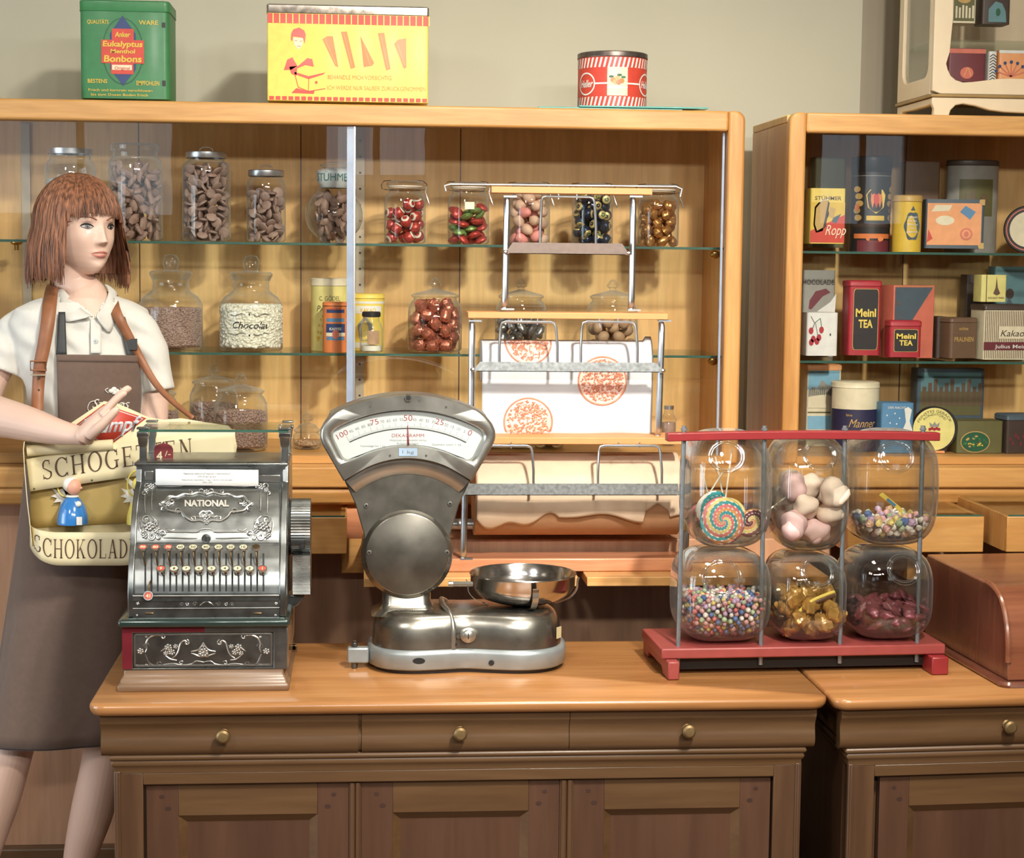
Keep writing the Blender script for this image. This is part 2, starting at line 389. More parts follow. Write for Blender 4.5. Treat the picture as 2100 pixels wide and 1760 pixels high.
for i in range(22): b.box(xm-.0025, xm+.0025, -.0225, -.022, .05+i*.042, .055+i*.042, 'black')
b.build('slotted_rail', case1)
b = MB('steel_strip'); xm = P(55, 600, YB-.03).x-cx; b.box(xm-.011, xm+.011, -.022, -.0145, .02, H-.03); b.build('slotted_rail', case1)
XL2 = P(1619, 300, YS).x; ZS21 = P(1850, 517, YB-.32).z; ZS22 = P(1850, 741, YB-.32).z
case2, hx2, D, H = showcase('display_case', 'right-hand honey wood display case full of old printed tins', XL2, XL2+1.3, (ZS21, ZS22))
b = MB('pane'); b.box(-hx2+.042, hx2-.045, -D+.03, -D+.033, .002, H-.052); b.build('glass_door', case2)
# ---------------------------------------------------------------- lower back unit
UX0, UX1 = -2.2, 2.75
unit = thing('back_cabinet', 'long low brown cabinet with honey wood board carrying both display cases', 'cabinet', (0, 4.9, 0))
zb0 = P(1000, 1000, 4.34).z; zb1 = P(1000, 1036, 4.36).z
b = MB('honey'); b.box(UX0, UX1, 4.33-4.9, -.03, zb0, ZL); b.build('top_board', unit, bevel=.005, seg=3)
b = MB('honey'); pr = [(4.345-4.9, zb0), (4.338-4.9, zb0-.012), (4.35-4.9, zb1+.006), (4.37-4.9, zb1), (-.1, zb1), (-.1, zb0)]
b.prism(pr, UX0, UX1, 'x'); b.build('moulding', unit, bevel=.004)
zc0 = P(700, 1200, 4.42).z
b = MB('brown_panel'); b.box(UX0+.02, UX1-.02, 4.50-4.9, -.05, .14, zb1-.0005); b.build('body', unit)
b = MB('counter_wood'); b.box(UX0+.01, UX1-.01, 4.47-4.9, -.04, 0, .14); b.build('plinth', unit, bevel=.006)
def drawer(xa, xb, yf, label, closed=False):
    zt = P(1950, 1060, yf).z; zb_ = P(1950, 1133, yf).z
    r = thing('glass_topped_drawer', label, 'drawer', ((xa+xb)/2, yf, zb_)); h = zt-zb_; hw = (xb-xa)/2
    b = MB('honey'); b.box(-hw, hw, 0, .02, 0, h); b.build('front', r, bevel=.002)
    b = MB('honey_z')
    for s in (-1, 1): b.box(*sorted((s*hw, s*(hw-.014))), .02, 4.495-yf, 0, h)
    b.box(-hw+.014, hw-.014, .02, 4.495-yf, .0, .01); b.build('tray', r)
    b = MB('pane'); b.box(-hw+.004, hw-.004, .004, 4.34-yf, h, h+.004); b.box(-hw+.004, hw-.004, .0035, .004, h, h+.004, 'glass_edge'); b.build('glass_top', r)
    b = MB('honey_z'); b.box(hw-.20 if hw > .2 else 0, hw-.12 if hw > .2 else .05, .06, .20, -.075, -.0005, 'honey'); b.build('runner', r)
    return r
drawer(P(560, 1060, 4.2).x-.25, P(711, 1060, 4.20).x, 4.20, 'glass-topped drawer pulled out beside the cash register')
drawer(P(1740, 1060, 4.1).x, P(2019, 1060, 4.10).x, 4.10, 'glass-topped drawer pulled out behind the candy jar rack')
drawer(P(2066, 1060, 4.0).x, P(2066, 1060, 4.0).x+.36, 4.0, 'glass-topped drawer at the right edge above the wooden box')
# ---------------------------------------------------------------- shop counters
mat('knot', (66, 40, 30), .6)
def loft(b, loops, m=None, captop=True, capbot=True, T=None):
    """loops: list of (outline xy, z), same point count"""
    n = len(loops[0][0]); v = [(p[0], p[1], z) for o, z in loops for p in o]; f = []
    for k in range(len(loops)-1):
        for i in range(n):
            j = (i+1) % n; f.append((k*n+i, k*n+j, (k+1)*n+j, (k+1)*n+i))
    if capbot: f.append(tuple(range(n-1, -1, -1)))
    if captop: f.append(tuple(range((len(loops)-1)*n, len(loops)*n)))
    b.add(v, f, m)
PROF = [(.021, .742), (.021, .727), (.024, .722), (.030, .714), (.033, .704), (.031, .692), (.0285, .680), (.029, .671), (.033, .663), (.039, .658)]
def counter(label, loc, rz, W, D, draws, doors, frame_top=.60):
    r = thing('shop_counter', label, 'counter', loc, rz); b = MB('counter_top'); z = ZC
    ins = [(.012, z-.0235), (.005, z-.021), (.001, z-.014), (0, z-.008), (.001, z-.003), (.004, z)]
    loft(b, [(rrect(i, W-i, i, D-.002, .035-i, 6), zz) for i, zz in ins]); b.build('worktop', r, smooth=.9)
    dz = z-.765
    b = MB('counter_wood'); loft(b, [(rrect(i+.004, W-i-.004, i+.006, D-.02, .003, 2), zz+dz-.0005) for i, zz in PROF[::-1]])
    b.build('cornice', r)
    for xa, xb in draws:
        b = MB('counter_wood'); pr = [(y, zz+dz-.001) for y, zz in PROF]+[(.06, .658+dz-.001), (.06, .741+dz)]
        b.prism(pr, xa, xb, 'x'); d = b.build('drawer', r, smooth=.7)
        k = MB('dull_brass'); kx = (xa+xb)/2-.012; kz = .7+dz
        k.lathe([(0, -.022), (.009, -.0215), (.0130, -.018), (.0140, -.012), (.0115, -.007), (.006, -.003), (.0065, .003), (.010, .006)], (kx, .022, kz), ax='y', n=24)
        k.build('knob', d)
    b = MB('counter_wood')
    ins = [(.043, 0.02), (.043, .630), (.040, .634), (.036, .640), (.036, .647), (.040, .652), (.0385, .657)]
    loft(b, [(rrect(i, W-i, i, D-.02, .002, 2), zz+dz) for i, zz in [(.0435, .62), (.0435, .631), (.0405, .634), (.0385, .639), (.0405, .6445), (.0365, .6475), (.035, .651), (.0365, .6555), (.040, .658)]])
    b.build('bead_moulding', r, smooth=.9)
    b = MB('counter_wood_z'); b.box(.044, W-.044, .085, D-.03, .08, .62+dz); b.build('body', r)
    # face frame with its own mouldings
    yf = .044; zt = .62+dz; zr = frame_top+dz-.004
    b = MB('counter_wood'); b.box(.044+.055, W-.044-.055, yf, yf+.011, zr, zt); b.build('frame_rail', r, bevel=.002)
    for s in (0, 1):
        b = MB('counter_wood_z'); xa = .044 if s == 0 else W-.044-.055; b.box(xa, xa+.055, yf+.0005, yf+.0115, .08, zt)
        xe = .044 if s == 0 else W-.044-.012
        b.box(xe, xe+.012, yf-.004, yf+.0005, .08, zt+.004); b.box(xe+.004, xe+.0085, yf-.007, yf-.004, .08, zt+.004)
        b.build('frame_stile', r, bevel=.0015)
    for xa, xb in doors:
        st = .062; y = yf+.014; zb = .10
        b = MB('counter_panel'); b.box(xa, xa+st, y, y+.02, zb, zr-.001); b.box(xb-st, xb, y, y+.02, zb, zr-.001)
        b.box(xa+st, xb-st, y-.0005, y+.0195, zr-.067, zr-.001, 'counter_wood'); b.box(xa+st, xb-st, y-.0005, y+.0195, zb, zb+.07, 'counter_wood')
        for s, xk in ((1, xa), (-1, xb)):      # dark knots in the stiles
            b.disc(.004, (xk+s*.030, y-.0006, zr-.028), 'knot', 10, 'y', 1.3, 1); b.disc(.0045, (xk+s*.042, y-.0006, zr-.052), 'knot', 10, 'y', 1.4, 1)
        d = b.build('door', r, bevel=.0012)
        xi, xj, za, zz = xa+st, xb-st, zb+.07, zr-.067; b = MB('counter_panel')
        o = [(xi, za), (xj, za), (xj, zz), (xi, zz)]; i = [(xi+.016, za+.016), (xj-.016, za+.016), (xj-.016, zz-.016), (xi+.016, zz-.016)]
        v = [(p[0], y+.001, p[1]) for p in o]+[(p[0], y+.014, p[1]) for p in i]
        b.add(v, [(0, 1, 5, 4), (1, 2, 6, 5), (2, 3, 7, 6), (3, 0, 4, 7)], 'counter_wood'); b.add([v[4], v[5], v[6], v[7]], [(0, 1, 2, 3)]); b.build('panel', d, smooth=.2)
    for (a0, a1), (b0, b1) in zip(doors, doors[1:]):
        b = MB('counter_wood_z'); c = (a1+b0)/2; h = (b0-a1)/2
        b.box(c-h, c+h, yf+.010, yf+.03, .08, zr-.0005)
        for s in (-1, 1): b.tube([(c+s*h*.45, yf+.009, .08), (c+s*h*.45, yf+.009, zr-.003)], h*.42, n=10)
        b.build('centre_moulding', r)
    return r
CX0 = P(178, 1440, 3.43).x; CX1 = P(1703, 1430, 3.43).x
def lx(px, y, x0=CX0): return P(px, 1600, y).x-x0
counter('main shop counter carrying the silver cash register and the weighing scale', (CX0, 3.43, 0), 0, CX1-CX0, .55,
        [(.021, lx(737, 3.46)-.0025), (lx(740, 3.46)+.0018, lx(1166, 3.46)-.0005), (lx(1166, 3.46)+.0008, CX1-CX0-.021)],
        [(lx(300, 3.49), lx(716, 3.49)), (lx(741, 3.49), lx(1148, 3.49)), (lx(1176, 3.49), lx(1580, 3.49))])
c2 = PZ(1708, 1437, ZC)
counter('right-hand shop counter standing at an angle under the brown wooden box', (c2.x+.004, 3.415, 0), radians(3.2), 1.5, .6,
        [(.021, .74), (.742, 1.479)], [(.115, .70), (.73, 1.3)])
for q_ in [o for o in S.objects if o.type == 'MESH' and o.parent and (o.parent.get('label', '').startswith('right-hand shop counter') or (o.parent.parent and o.parent.parent.get('label', '').startswith('right-hand shop counter')))]:
    for v_ in q_.data.vertices: v_.co.x += v_.co.y*tan(radians(3.2))     # its ends run square to the wall although the front is angled
# ---------------------------------------------------------------- brown roll-front wooden box on the right counter
r = thing('wooden_box', 'glossy reddish-brown wooden box with rounded front on the right-hand counter', 'box', (0, 0, ZC), radians(3.5))
bp_ = PZ(2062, 1410, ZC); r.location = (bp_.x, bp_.y, ZC+.0005)
prof = [(.0, .012)]+[(.0, .05), (.003, .09), (.012, .125), (.028, .155), (.052, .178), (.085, .190), (.12, .194), (.46, .198), (.46, .012)]
prof = [(y, z) for y, z in prof]
b = MB('reddish'); b.prism([(q.x, q.y) for q in [Vector((y, z, 0)) for y, z in prof]], .004, .6, 'x', mcap='reddish_dark'); b.build('body', r, smooth=.5, bevel=.004)
rim = [(y, z) for y, z in prof[1:8]]
b = MB('reddish'); b.tube([(.004, y-.0, z+.001) for y, z in spline([(y, z, 0) for y, z in rim], 4) and [(q.x, q.y) for q in spline([(y, z, 0) for y, z in rim], 4)]], .006, n=8); b.build('front_edge', r)
b = MB('reddish_dark'); loft(b, [(rrect(-.010, .62, -.010, .47, .02, 5), 0), (rrect(-.013, .62, -.013, .47, .02, 5), .006), (rrect(-.010, .62, -.010, .47, .02, 5), .012)]); b.build('base_board', r, smooth=.9)
b = MB('reddish_dark'); b.box(.07, .6, .075, .079, .1915, .1935); b.build('lid_slot', r)
# ---------------------------------------------------------------- pale pull-out boards and paper dispenser on the back unit
zb = P(1200, 1203, 4.08).z; zt = P(1200, 1184, 4.08).z
def board(xa, xb, lab, yf=4.08):
    r = thing('pull_out_board', lab, 'board', ((xa+xb)/2, yf, zb)); w = (xb-xa)/2
    b = MB('pale_board'); b.box(-w, w, 0, 4.495-yf, 0, zt-zb); b.build('plank', r, bevel=.002); return r
board(P(746, 1190, 4.08).x, P(1186, 1190, 4.08).x, 'pale wooden pull-out board behind the weighing scale')
board(P(1204, 1190, 4.08).x, P(1700, 1190, 4.08).x, 'pale wooden pull-out board between scale pan and candy jar rack')
tag(MB('pink_wood').box(P(710, 1100, 4.30).x, P(744, 1100, 4.30).x, 4.30, 4.32, P(710, 1105, 4.30).z, zb1-.002).build('upright_board', None, bevel=.001), 'short pinkish upright board under the back board left of the scale', 'board')
b = MB('honey'); tag(b.add([], []).box(P(700, 1170, 4.44).x, P(752, 1170, 4.44).x, 4.42, 4.499, P(700, 1176, 4.42).z, zb1-.002).build('divider_block', None, bevel=.002), 'honey wood block under the back board left of the scale', 'block')
mat('paper_white', (206, 210, 216), .7, ns=60, na=.01); mat('paper_kraft', (220, 192, 162), .65, ns=40, na=.04)
mat('paper_kraft_dark', (190, 140, 98), .7, ns=40, na=.04); mat('print_orange', (222, 134, 104), .7, ns=90, na=.2)
mat('stand_wood', (230, 152, 88), .5, ns=40, na=.04); mat('galv', (178, 184, 186), .38, .85, ns=120, na=.18, rn=.1)
mat('galv_brown', (124, 108, 100), .4, .85, ns=80, na=.08)
st = thing('paper_dispenser', 'three-tier wrapping paper dispenser of wooden bars and metal rods behind the counter', 'paper dispenser', (P(1170, 900, 4.2).x, 4.25, zt))
SL = st.location
def W(px, py, Y): return P(px, py, Y)-SL
def bar(px0, px1, py0, py1, Y, d=.05, m='stand_wood'):
    a = W(px0, py0, Y); c = W(px1, py1, Y); b = MB(m); b.box(a.x, c.x, a.y, a.y+d, c.z, a.z); b.build('wooden_bar', st, bevel=.0015)
bar(1008, 1338, 382, 400, 4.18); bar(960, 1370, 640, 656, 4.14, .09); bar(925, 1400, 897, 912, 4.10, .13)
b = MB('alu'); a = W(915, 381, 4.22); c = W(1395, 386, 4.22)
b.tube([a+Vector((0, 0, -.012)), a+Vector((-.004, 0, 0)), a+Vector((.01, 0, .004)), c+Vector((-.01, 0, .004)), c+Vector((.004, 0, -.002)), c+Vector((0, 0, -.02))], .0022, n=6); b.build('wire_rod', st)
def post(px0, py0, px1, py1, Y, r=.0075):
    a = W(px0, py0, Y); c = W(px1, py1, Y); d = c-a; b = MB('alu')
    n = Vector((0, -.006, 0)); pts = [a+Vector((0, .012, 0)), a+d*.03+Vector((0, .004, 0)), a+d*.10+n, a+d*.5+n, a+d*.9+n, a+d*.97, c]
    b.tube(spline(pts, 3), [r*.7]*3+[r]*13+[r*.8]*3, n=10)
    for e, s in ((a, -1), (c, 1)): b.box(e.x-.008, e.x+.022, e.y-.005, e.y+.006, e.z-.002, e.z+.002); b.ball((e.x+.014, e.y, e.z), (.004, .004, .003), nu=8, nv=5)
    b.build('post', st)
post(1040, 403, 1035, 634, 4.19); post(1298, 403, 1294, 636, 4.19)
post(968, 658, 966, 896, 4.15); post(1357, 658, 1349, 896, 4.15)
post(955, 914, 950, 1146, 4.155); post(1412, 914, 1405, 1146, 4.155)
def bracket(px0, px1, pyt, pyb, Y):
    b = MB('alu'); a, c = W(px0, pyb, Y-.012), W(px1, pyb, Y-.012); t = W(px0, pyt, Y+.01).z
    pts = [a, Vector((a.x, a.y+.004, a.z+(t-a.z)*.45)), Vector((a.x+.003, a.y+.012, t-.012)), Vector((a.x+.006, a.y+.016, t-.003)), Vector((a.x+.015, a.y+.018, t)),
           Vector((c.x-.015, a.y+.018, t)), Vector((c.x-.006, a.y+.016, t-.003)), Vector((c.x-.003, a.y+.012, t-.012)), Vector((c.x, a.y+.004, a.z+(t-a.z)*.45)), c]
    b.tube(pts, .0032, n=8)
    for f in (.33, .66): x = a.x+(c.x-a.x)*f; b.tube([(x, a.y+.018, t-.006), (x, a.y+.018, t+.008)], .0018, n=6)
    b.build('wire_spring', st)
bracket(1108, 1222, 403, 515, 4.18); bracket(1024, 1143, 660, 752, 4.13); bracket(1191, 1307, 660, 752, 4.13)
bracket(960, 1094, 914, 1005, 4.09); bracket(1226, 1357, 914, 1005, 4.09)
def rail(px0, px1, py0, py1, Y, m, ch):
    a, c = W(px0, py0, Y), W(px1, py1, Y); b = MB(m); h = a.z-c.z
    b.prism([(a.x, c.z), (c.x, c.z), (c.x, c.z+h*.35), (c.x-ch, a.z), (a.x+ch, a.z), (a.x, c.z+h*.35)], a.y, a.y+.0015)
    b.box(a.x+.004, c.x-.004, a.y, a.y+.022, c.z, c.z+.0015)
    for x in (a.x-.004, c.x+.004): b.ball((x, a.y+.006, c.z+.004), (.007, .005, .005), 'alu', 10, 6)
    b.build('tear_rail', st, smooth=.3)
rail(1041, 1286, 497, 523, 4.165, 'galv_brown', .012); rail(974, 1356, 742, 764, 4.11, 'galv', .012); rail(950, 1392, 992, 1016, 4.05, 'galv', .002)
a = W(915, 1162, 4.15); c = W(1420, 1145, 4.15)
b = MB('pink_wood'); b.box(a.x, c.x, a.y, a.y+.10, 0.0005, c.z); b.build('base_board', st, bevel=.003)
b = MB('brown_panel'); b.box(P(752, 1120, 4.27).x, P(1705, 1120, 4.27).x, 4.27-4.9, 4.50-4.9, zt+.0005, P(1100, 1106, 4.27).z); b.build('recess_block', unit, bevel=.003)  # added brown block standing in for the dark, shaded recess
# steel roller core
b = MB('galv'); a = W(925, 1075, 4.22); c = W(1400, 1075, 4.22); b.tube([a, c], .013, n=16); b.tube([a+Vector((-.012, 0, 0)), a], .02, 'dull_brass', n=16); b.build('roller', st)
# white paper roll with printed roundels
cr = P(1167, 800, 4.24); x0 = P(990, 800, 4.17).x; x1 = P(1342, 800, 4.17).x; ztp = P(1100, 700, 4.17).z; zbt = P(1100, 893, 4.17).z
r = thing('paper_roll', 'white wrapping paper printed with orange roundels in the dispenser middle tier', 'paper roll', (0, 4.2, zbt), 0)
rad = .05; hw = (x1-x0)/2; r.location.x = (x0+x1)/2; H_ = ztp-zbt
b = MB('paper_white'); b.lathe([(1e-4, -hw), (rad, -hw), (rad, hw), (1e-4, hw)], (0, rad*.9, H_-rad), ax='x', n=40); b.build('roll', r)
rnd = random.Random(4)
def sheet(u, v):
    x = -hw+2*hw*u; z = H_*(1-v)
    y = rad*.9-sqrt(max(0, (rad+.0006)**2-(z-(H_-rad))**2)) if z > H_-rad else rad*.9-(rad+.0006)
    y += -.006*v*v*sin(5*u+1)*sin(3*u)+.004*v*v*sin(13*u+9*v) if v > .3 else 0
    if u > .965 and v < .12: z += .010*(1-v/.12)
    return (x, y, z)
b = MB('paper_white'); b.surf(sheet, 60, 30, flip=True)
def onsheet(du=0):
    def f(x, z):
        u = (x+hw)/(2*hw); v = 1-z/H_; q = sheet(min(max(u, 0), 1), min(max(v, 0), 1)); return (q[0], q[1]-.0008, min(max(z, 0), H_))
    return f
so = onsheet()
def roundel(pxc, pyc, pr, clipz=None):
    c = P(pxc, pyc, 4.17); cx_, cz_ = c.x-r.location.x, c.z-zbt; R_ = pr/3700*4.17
    ok = lambda z: 0 <= z <= H_ and (clipz is None or clipz(z))
    def put(pts, m='print_orange'):
        if all(ok(p[1]) for p in pts): b.add([so(*p) for p in pts], [tuple(range(len(pts)))], m)
    for i in range(48):
        a0, a1 = 2*pi*i/48, 2*pi*(i+1)/48
        put([(cx_+q*cos(a), cz_+q*sin(a)) for q, a in ((R_, a0), (R_*.93, a0), (R_*.93, a1), (R_, a1))])
    rn = random.Random(pxc)
    for i in range(420):       # broken engraving strokes inside the roundel
        a = rn.uniform(0, 2*pi); q = R_*.84*sqrt(rn.random()); x = cx_+q*cos(a); z = cz_+q*sin(a); w = R_*rn.uniform(.02, .08); h = R_*rn.uniform(.03, .13); t = rn.uniform(-.6, .6)
        put([(x-w, z), (x+t*w, z-h*.5), (x+w, z+h*.2), (x, z+h*.6)])
mat('print_peach', (240, 206, 190), .7)
for (pc_, qc_, top_) in ((1085, 868, 0), (1238, 783, 0), (1087, 700, 1)):
    c = P(pc_, qc_, 4.17); X_, Z_ = c.x-r.location.x, c.z-zbt; R_ = 50/3700*4.17
    for i in range(14):
        for j in range(28):
            q0, q1 = R_*i/14, R_*(i+1)/14; a0, a1 = 2*pi*j/28, 2*pi*(j+1)/28; ps_ = [(X_+q*cos(a), Z_+q*sin(a)) for q, a in ((q0, a0), (q1, a0), (q1, a1), (q0, a1))]
            if all(0 <= p_[1] <= H_ for p_ in ps_): b.add([(lambda t: (t[0], t[1]+.0003, t[2]))(so(*p_)) for p_ in ps_], [(0, 1, 2, 3)], 'print_peach')
roundel(1085, 868, 52); roundel(1238, 783, 52); roundel(1087, 700, 50)
b.build('paper_sheet', r, smooth=1.2, solid=.0003)
# kraft paper roll on the bottom tier
x0 = P(976, 1060, 4.12).x; x1 = P(1400, 1060, 4.12).x; zb_, zt_ = P(1100, 1100, 4.12).z, P(1100, 938, 4.12).z
r = thing('paper_roll', 'roll of brown kraft paper with torn edge in the dispenser bottom tier', 'paper roll', ((x0+x1)/2, 4.118, zb_-.01)); hw = (x1-x0)/2; H_ = zt_-zb_+.01; rad = H_/2
b = MB('paper_kraft_dark'); b.lathe([(.012, -hw+.002), (rad, -hw), (rad, hw), (.012, hw-.002)], (0, rad, rad), ax='x', n=48); b.build('roll', r)
def fl(u, v):
    """loose flap following the roll front then hanging over the rail"""
    x = -hw+.002+2*(hw-.002)*u; tear = .80+.10*sin(9*u)*(1-u)+.045*sin(31*u)*(u < .4)+.03*sin(17*u)
    if .82 < u < .94: tear = .66+abs(u-.88)*1.2
    t = v*tear; a = radians(100)-t*radians(160)
    k = rad+.0015+.010*max(0, t-.35)*(1+.8*sin(8*u+3*v))
    return (x, rad-k*cos(a-radians(0)) if False else rad-k*abs(cos(a)) if a < pi/2 else rad+k*sin(a-pi/2), rad+k*sin(a))
b = MB('paper_kraft'); b.surf(fl, 90, 30, flip=True); b.build('loose_flap', r, smooth=1.0, solid=.0003)
# ---------------------------------------------------------------- jars and sweets
KP = 4.60/3700/1.0        # metres per photo pixel at the jars
mat('lid_steel', (205, 208, 212), .3, .9, ns=80); mat('jar_black', (40, 38, 38), .4)
mat('seal', (222, 206, 186), .5)
mat('choc_grey', (172, 140, 124), .55, ns=70, na=.12); mat('choc_grey2', (156, 126, 112), .55, ns=70, na=.12)
mat('choc_brown', (160, 126, 108), .55, ns=70, na=.12)
mat('foil_red', (214, 72, 62), .28, .45, ns=160, na=.3, bump=.5); mat('foil_green', (140, 176, 92), .28, .45, ns=160, na=.3, bump=.5)
mat('foil_gold', (214, 150, 78), .25, .7, ns=90, na=.25, bump=.4); mat('foil_copper', (210, 120, 92), .28, .6, ns=120, na=.3, bump=.6)
mat('foil_navy', (34, 46, 72), .25, .5, ns=120, na=.2, bump=.4); mat('candy_cream', (236, 226, 200), .4); mat('candy_label_gold', (214, 190, 110), .35, .4)
mat('egg_beige', (222, 178, 146), .6, ns=60, na=.1); mat('egg_pink', (232, 140, 128), .6, ns=60, na=.12)
mat('leaf_green', (70, 120, 70), .5); mat('sweet_white', (240, 236, 214), .6, ns=60, na=.03)
mat('silver_dark', (150, 150, 148), .25, .8, ns=60, na=.3); mat('nut_brown', (176, 138, 100), .6, ns=60, na=.15)
mat('teal_ink', (40, 120, 120), .5); mat('ink_black', (40, 36, 34), .5); mat('frost', (200, 208, 205), .4)
def jloc(px, z, Y=4.60): return (P(px, 500, Y).x, Y, z+.0006)
def pack(Rf, H, r, n, seed, squash=1.0, tries=26, fill=None):
    """drop n balls of radius r into a vessel with inner radius Rf(z)"""
    rn = random.Random(seed); ps = []
    for k in range(n):
        best = None
        for t in range(tries):
            a = rn.uniform(0, 2*pi); R0 = Rf(r*1.5)-r; q = R0*sqrt(rn.random()) if t % 3 else R0*.99
            x, y = q*cos(a), q*sin(a); z = r*squash
            for (X, Y, Z) in ps:
                d2 = (x-X)**2+(y-Y)**2
                if d2 < 4*r*r: z = max(z, Z+sqrt(4*r*r-d2)*squash)
            if z > H or q > Rf(z)-r: continue
            if best is None or z < best[2]: best = (x, y, z)
        if best: ps.append(best)
    return ps
def sweets(name, label, group, meshes, base, ps, seed, flat=False, cat='candy', up=False):
    rn = random.Random(seed); out = []
    for i, p in enumerate(ps):
        o = bpy.data.objects.new(name, meshes[rn.randrange(len(meshes))].data); COL.objects.link(o)
        o.location = (base[0]+p[0], base[1]+p[1], base[2]+p[2]+.002)
        if flat: o.rotation_euler = (rn.gauss(0, .5), rn.gauss(0, .5), rn.uniform(0, 6.28))
        elif up: o.rotation_euler = (rn.gauss(0, .9)+pi/2*(rn.random() < .5), rn.gauss(0, .6), rn.uniform(0, 6.28))
        else: o.rotation_euler = (rn.uniform(0, 6.28), rn.uniform(0, 6.28), rn.uniform(0, 6.28))
        tag(o, label, cat, group); out.append(o)
    return out
def proto(b, name='proto', **k):
    o = b.build(name, **k); COL.objects.unlink(o)
    return o
def jprof(R, H, neck, sh=.02, lip=None, base=.008):
    """rounded bottle profile: base round, wall, shoulder to the neck"""
    pr = [(1e-4, .003), (R-base, .001)]+[(R-base+base*sin(t), .001+base*(1-cos(t))) for t in (pi/6, pi/3, pi/2)]
    z1 = H-sh*1.6
    pr += [(R, z1-sh*.3)]+[(neck+(R-neck)*cos(t), z1+sh*sin(t)) for t in (pi/10, pi/5, pi*.3, pi*.4, pi/2)]
    pr += [(neck, H-.002), (neck+.002, H)]
    return pr
def inner(pr):
    def f(z):
        for (r0, z0), (r1, z1) in zip(pr[1:], pr[2:]):
            if z0 <= z <= z1 and z1 > z0: return r0+(r1-r0)*(z-z0)/(z1-z0)-.002
        return pr[-1][0]
    return f
def knob_lid(b, z, R, kr=.013, m='jar_glass'):
    b.lathe([(R, z), (R+.003, z+.002), (R+.003, z+.006), (R-.004, z+.010), (kr*1.6, z+.018), (kr*.6, z+.022), (kr*.6, z+.027), (kr*1.1, z+.030), (kr*1.15, z+.036), (kr*.8, z+.040), (kr*.85, z+.043), (kr*.3, z+.049), (1e-4, z+.050)], m=m)
def clip_jar(label, px, group=None):
    R, H = .0525, .142; lc = jloc(px, ZS1)
    r = thing('clip_top_jar', label, 'jar', lc, 0, 'wire clip jars on the top shelf'); pr = jprof(R, H, .042, .024)
    b = MB('jar_glass'); b.lathe(pr, n=40); b.build('glass_body', r, smooth=1.2)
    b = MB('seal'); b.lathe([(.042, .142), (.045, .1425), (.045, .1455), (.042, .146)], n=32); b.build('seal', r)
    b = MB('jar_glass'); b.lathe([(.045, .1462), (.0465, .148), (.0465, .154), (.041, .1575), (.02, .1555), (1e-4, .155)], n=36); b.build('glass_lid', r, smooth=1.)
    b = MB('chrome'); b.tube([(.0435*cos(a), .0435*sin(a), .135) for a in [2*pi*i/24 for i in range(24)]], .0013, n=6, closed=True)
    b.tube([(-.044, 0, .135), (-.058, -.002, .138), (-.060, -.004, .147), (-.053, -.006, .157), (-.035, -.012, .158)], .0014, n=6)
    b.tube([(.044, -.006, .135), (.054, -.010, .139), (.055, -.012, .150), (.044, -.012, .158), (.030, -.010, .159)], .0014, n=6)
    b.tube([(.054, -.010, .146), (.051, -.012, .130), (.056, -.014, .116), (.062, -.014, .098)], .0016, n=6)
    b.build('wire_clip', r); return r, pr, lc
m_ = {}
b = MB('foil_red'); b.ball((0, 0, 0), .0145, nu=16, nv=12)
for s in (-1, 1): b.lathe([(.0105, .0112*s), (.0095, .0125*s), (.0001, .0150*s)], m='candy_cream', n=16); b.lathe([(.0060, .0143*s), (.0001, .0153*s)], m='foil_red', n=12); b.ball((.004, .003, .0148*s), .0018, 'leaf_green', 6, 4)
m_['red'] = proto(b)
for nme, mt in (('loz_r', 'foil_red'), ('loz_g', 'foil_green')):
    b = MB(mt); b.ball((0, 0, 0), (.0165, .0165, .0085), nu=18, nv=10); b.tube([(.0165*cos(a), .0165*sin(a), 0) for a in [2*pi*i/18 for i in range(18)]], .0012, n=5, closed=True); m_[nme] = proto(b)
for nme, mt in (('egg_b', 'egg_beige'), ('egg_p', 'egg_pink')):
    b = MB(mt); b.ball((0, 0, 0), (.0135, .0135, .0175), nu=16, nv=12, fn=lambda q: (q[0]*(1-.12*q[2]), q[1]*(1-.12*q[2]), q[2])); m_[nme] = proto(b)
b = MB('foil_navy'); b.ball((0, 0, 0), .015, nu=16, nv=12)
for s in (-1, 1):
    b.lathe([(.011, .0110*s), (.010, .0125*s), (.0001, .0155*s)], m='candy_label_gold', n=16)
    b.add([((.007 if i % 2 else .003)*cos(pi*i/5), (.007 if i % 2 else .003)*sin(pi*i/5), .0150*s) for i in range(10)], [tuple(range(10))], 'foil_navy' if s > 0 else 'leaf_green')
m_['navy'] = proto(b)
rn = random.Random(3)
for k in range(2):
    b = MB('foil_gold'); fz = rn.random(); b.ball((0, 0, 0), (.015, .0125, .0115), nu=14, nv=10, fn=lambda q: tuple(c*(1+.10*sin(5*q[0]+4*q[1]+fz*9)) for c in q)); m_['gold%d' % k] = proto(b)
b = MB('foil_copper')
pr = [(1e-4, -.016), (.005, -.016), (.009, -.014), (.014, -.010), (.0155, 0), (.014, .010), (.009, .014), (.005, .016), (1e-4, .016)]
b.lathe([(q*1.0, z) for q, z in pr], n=14)
for s in (-1, 1):
    for i in range(6): a = i*pi/3; b.tube([(.013*cos(a), .013*sin(a), .011*s), (.006*cos(a+.4), .006*sin(a+.4), .0165*s)], [.003, .001], n=5)
m_['copper'] = proto(b)
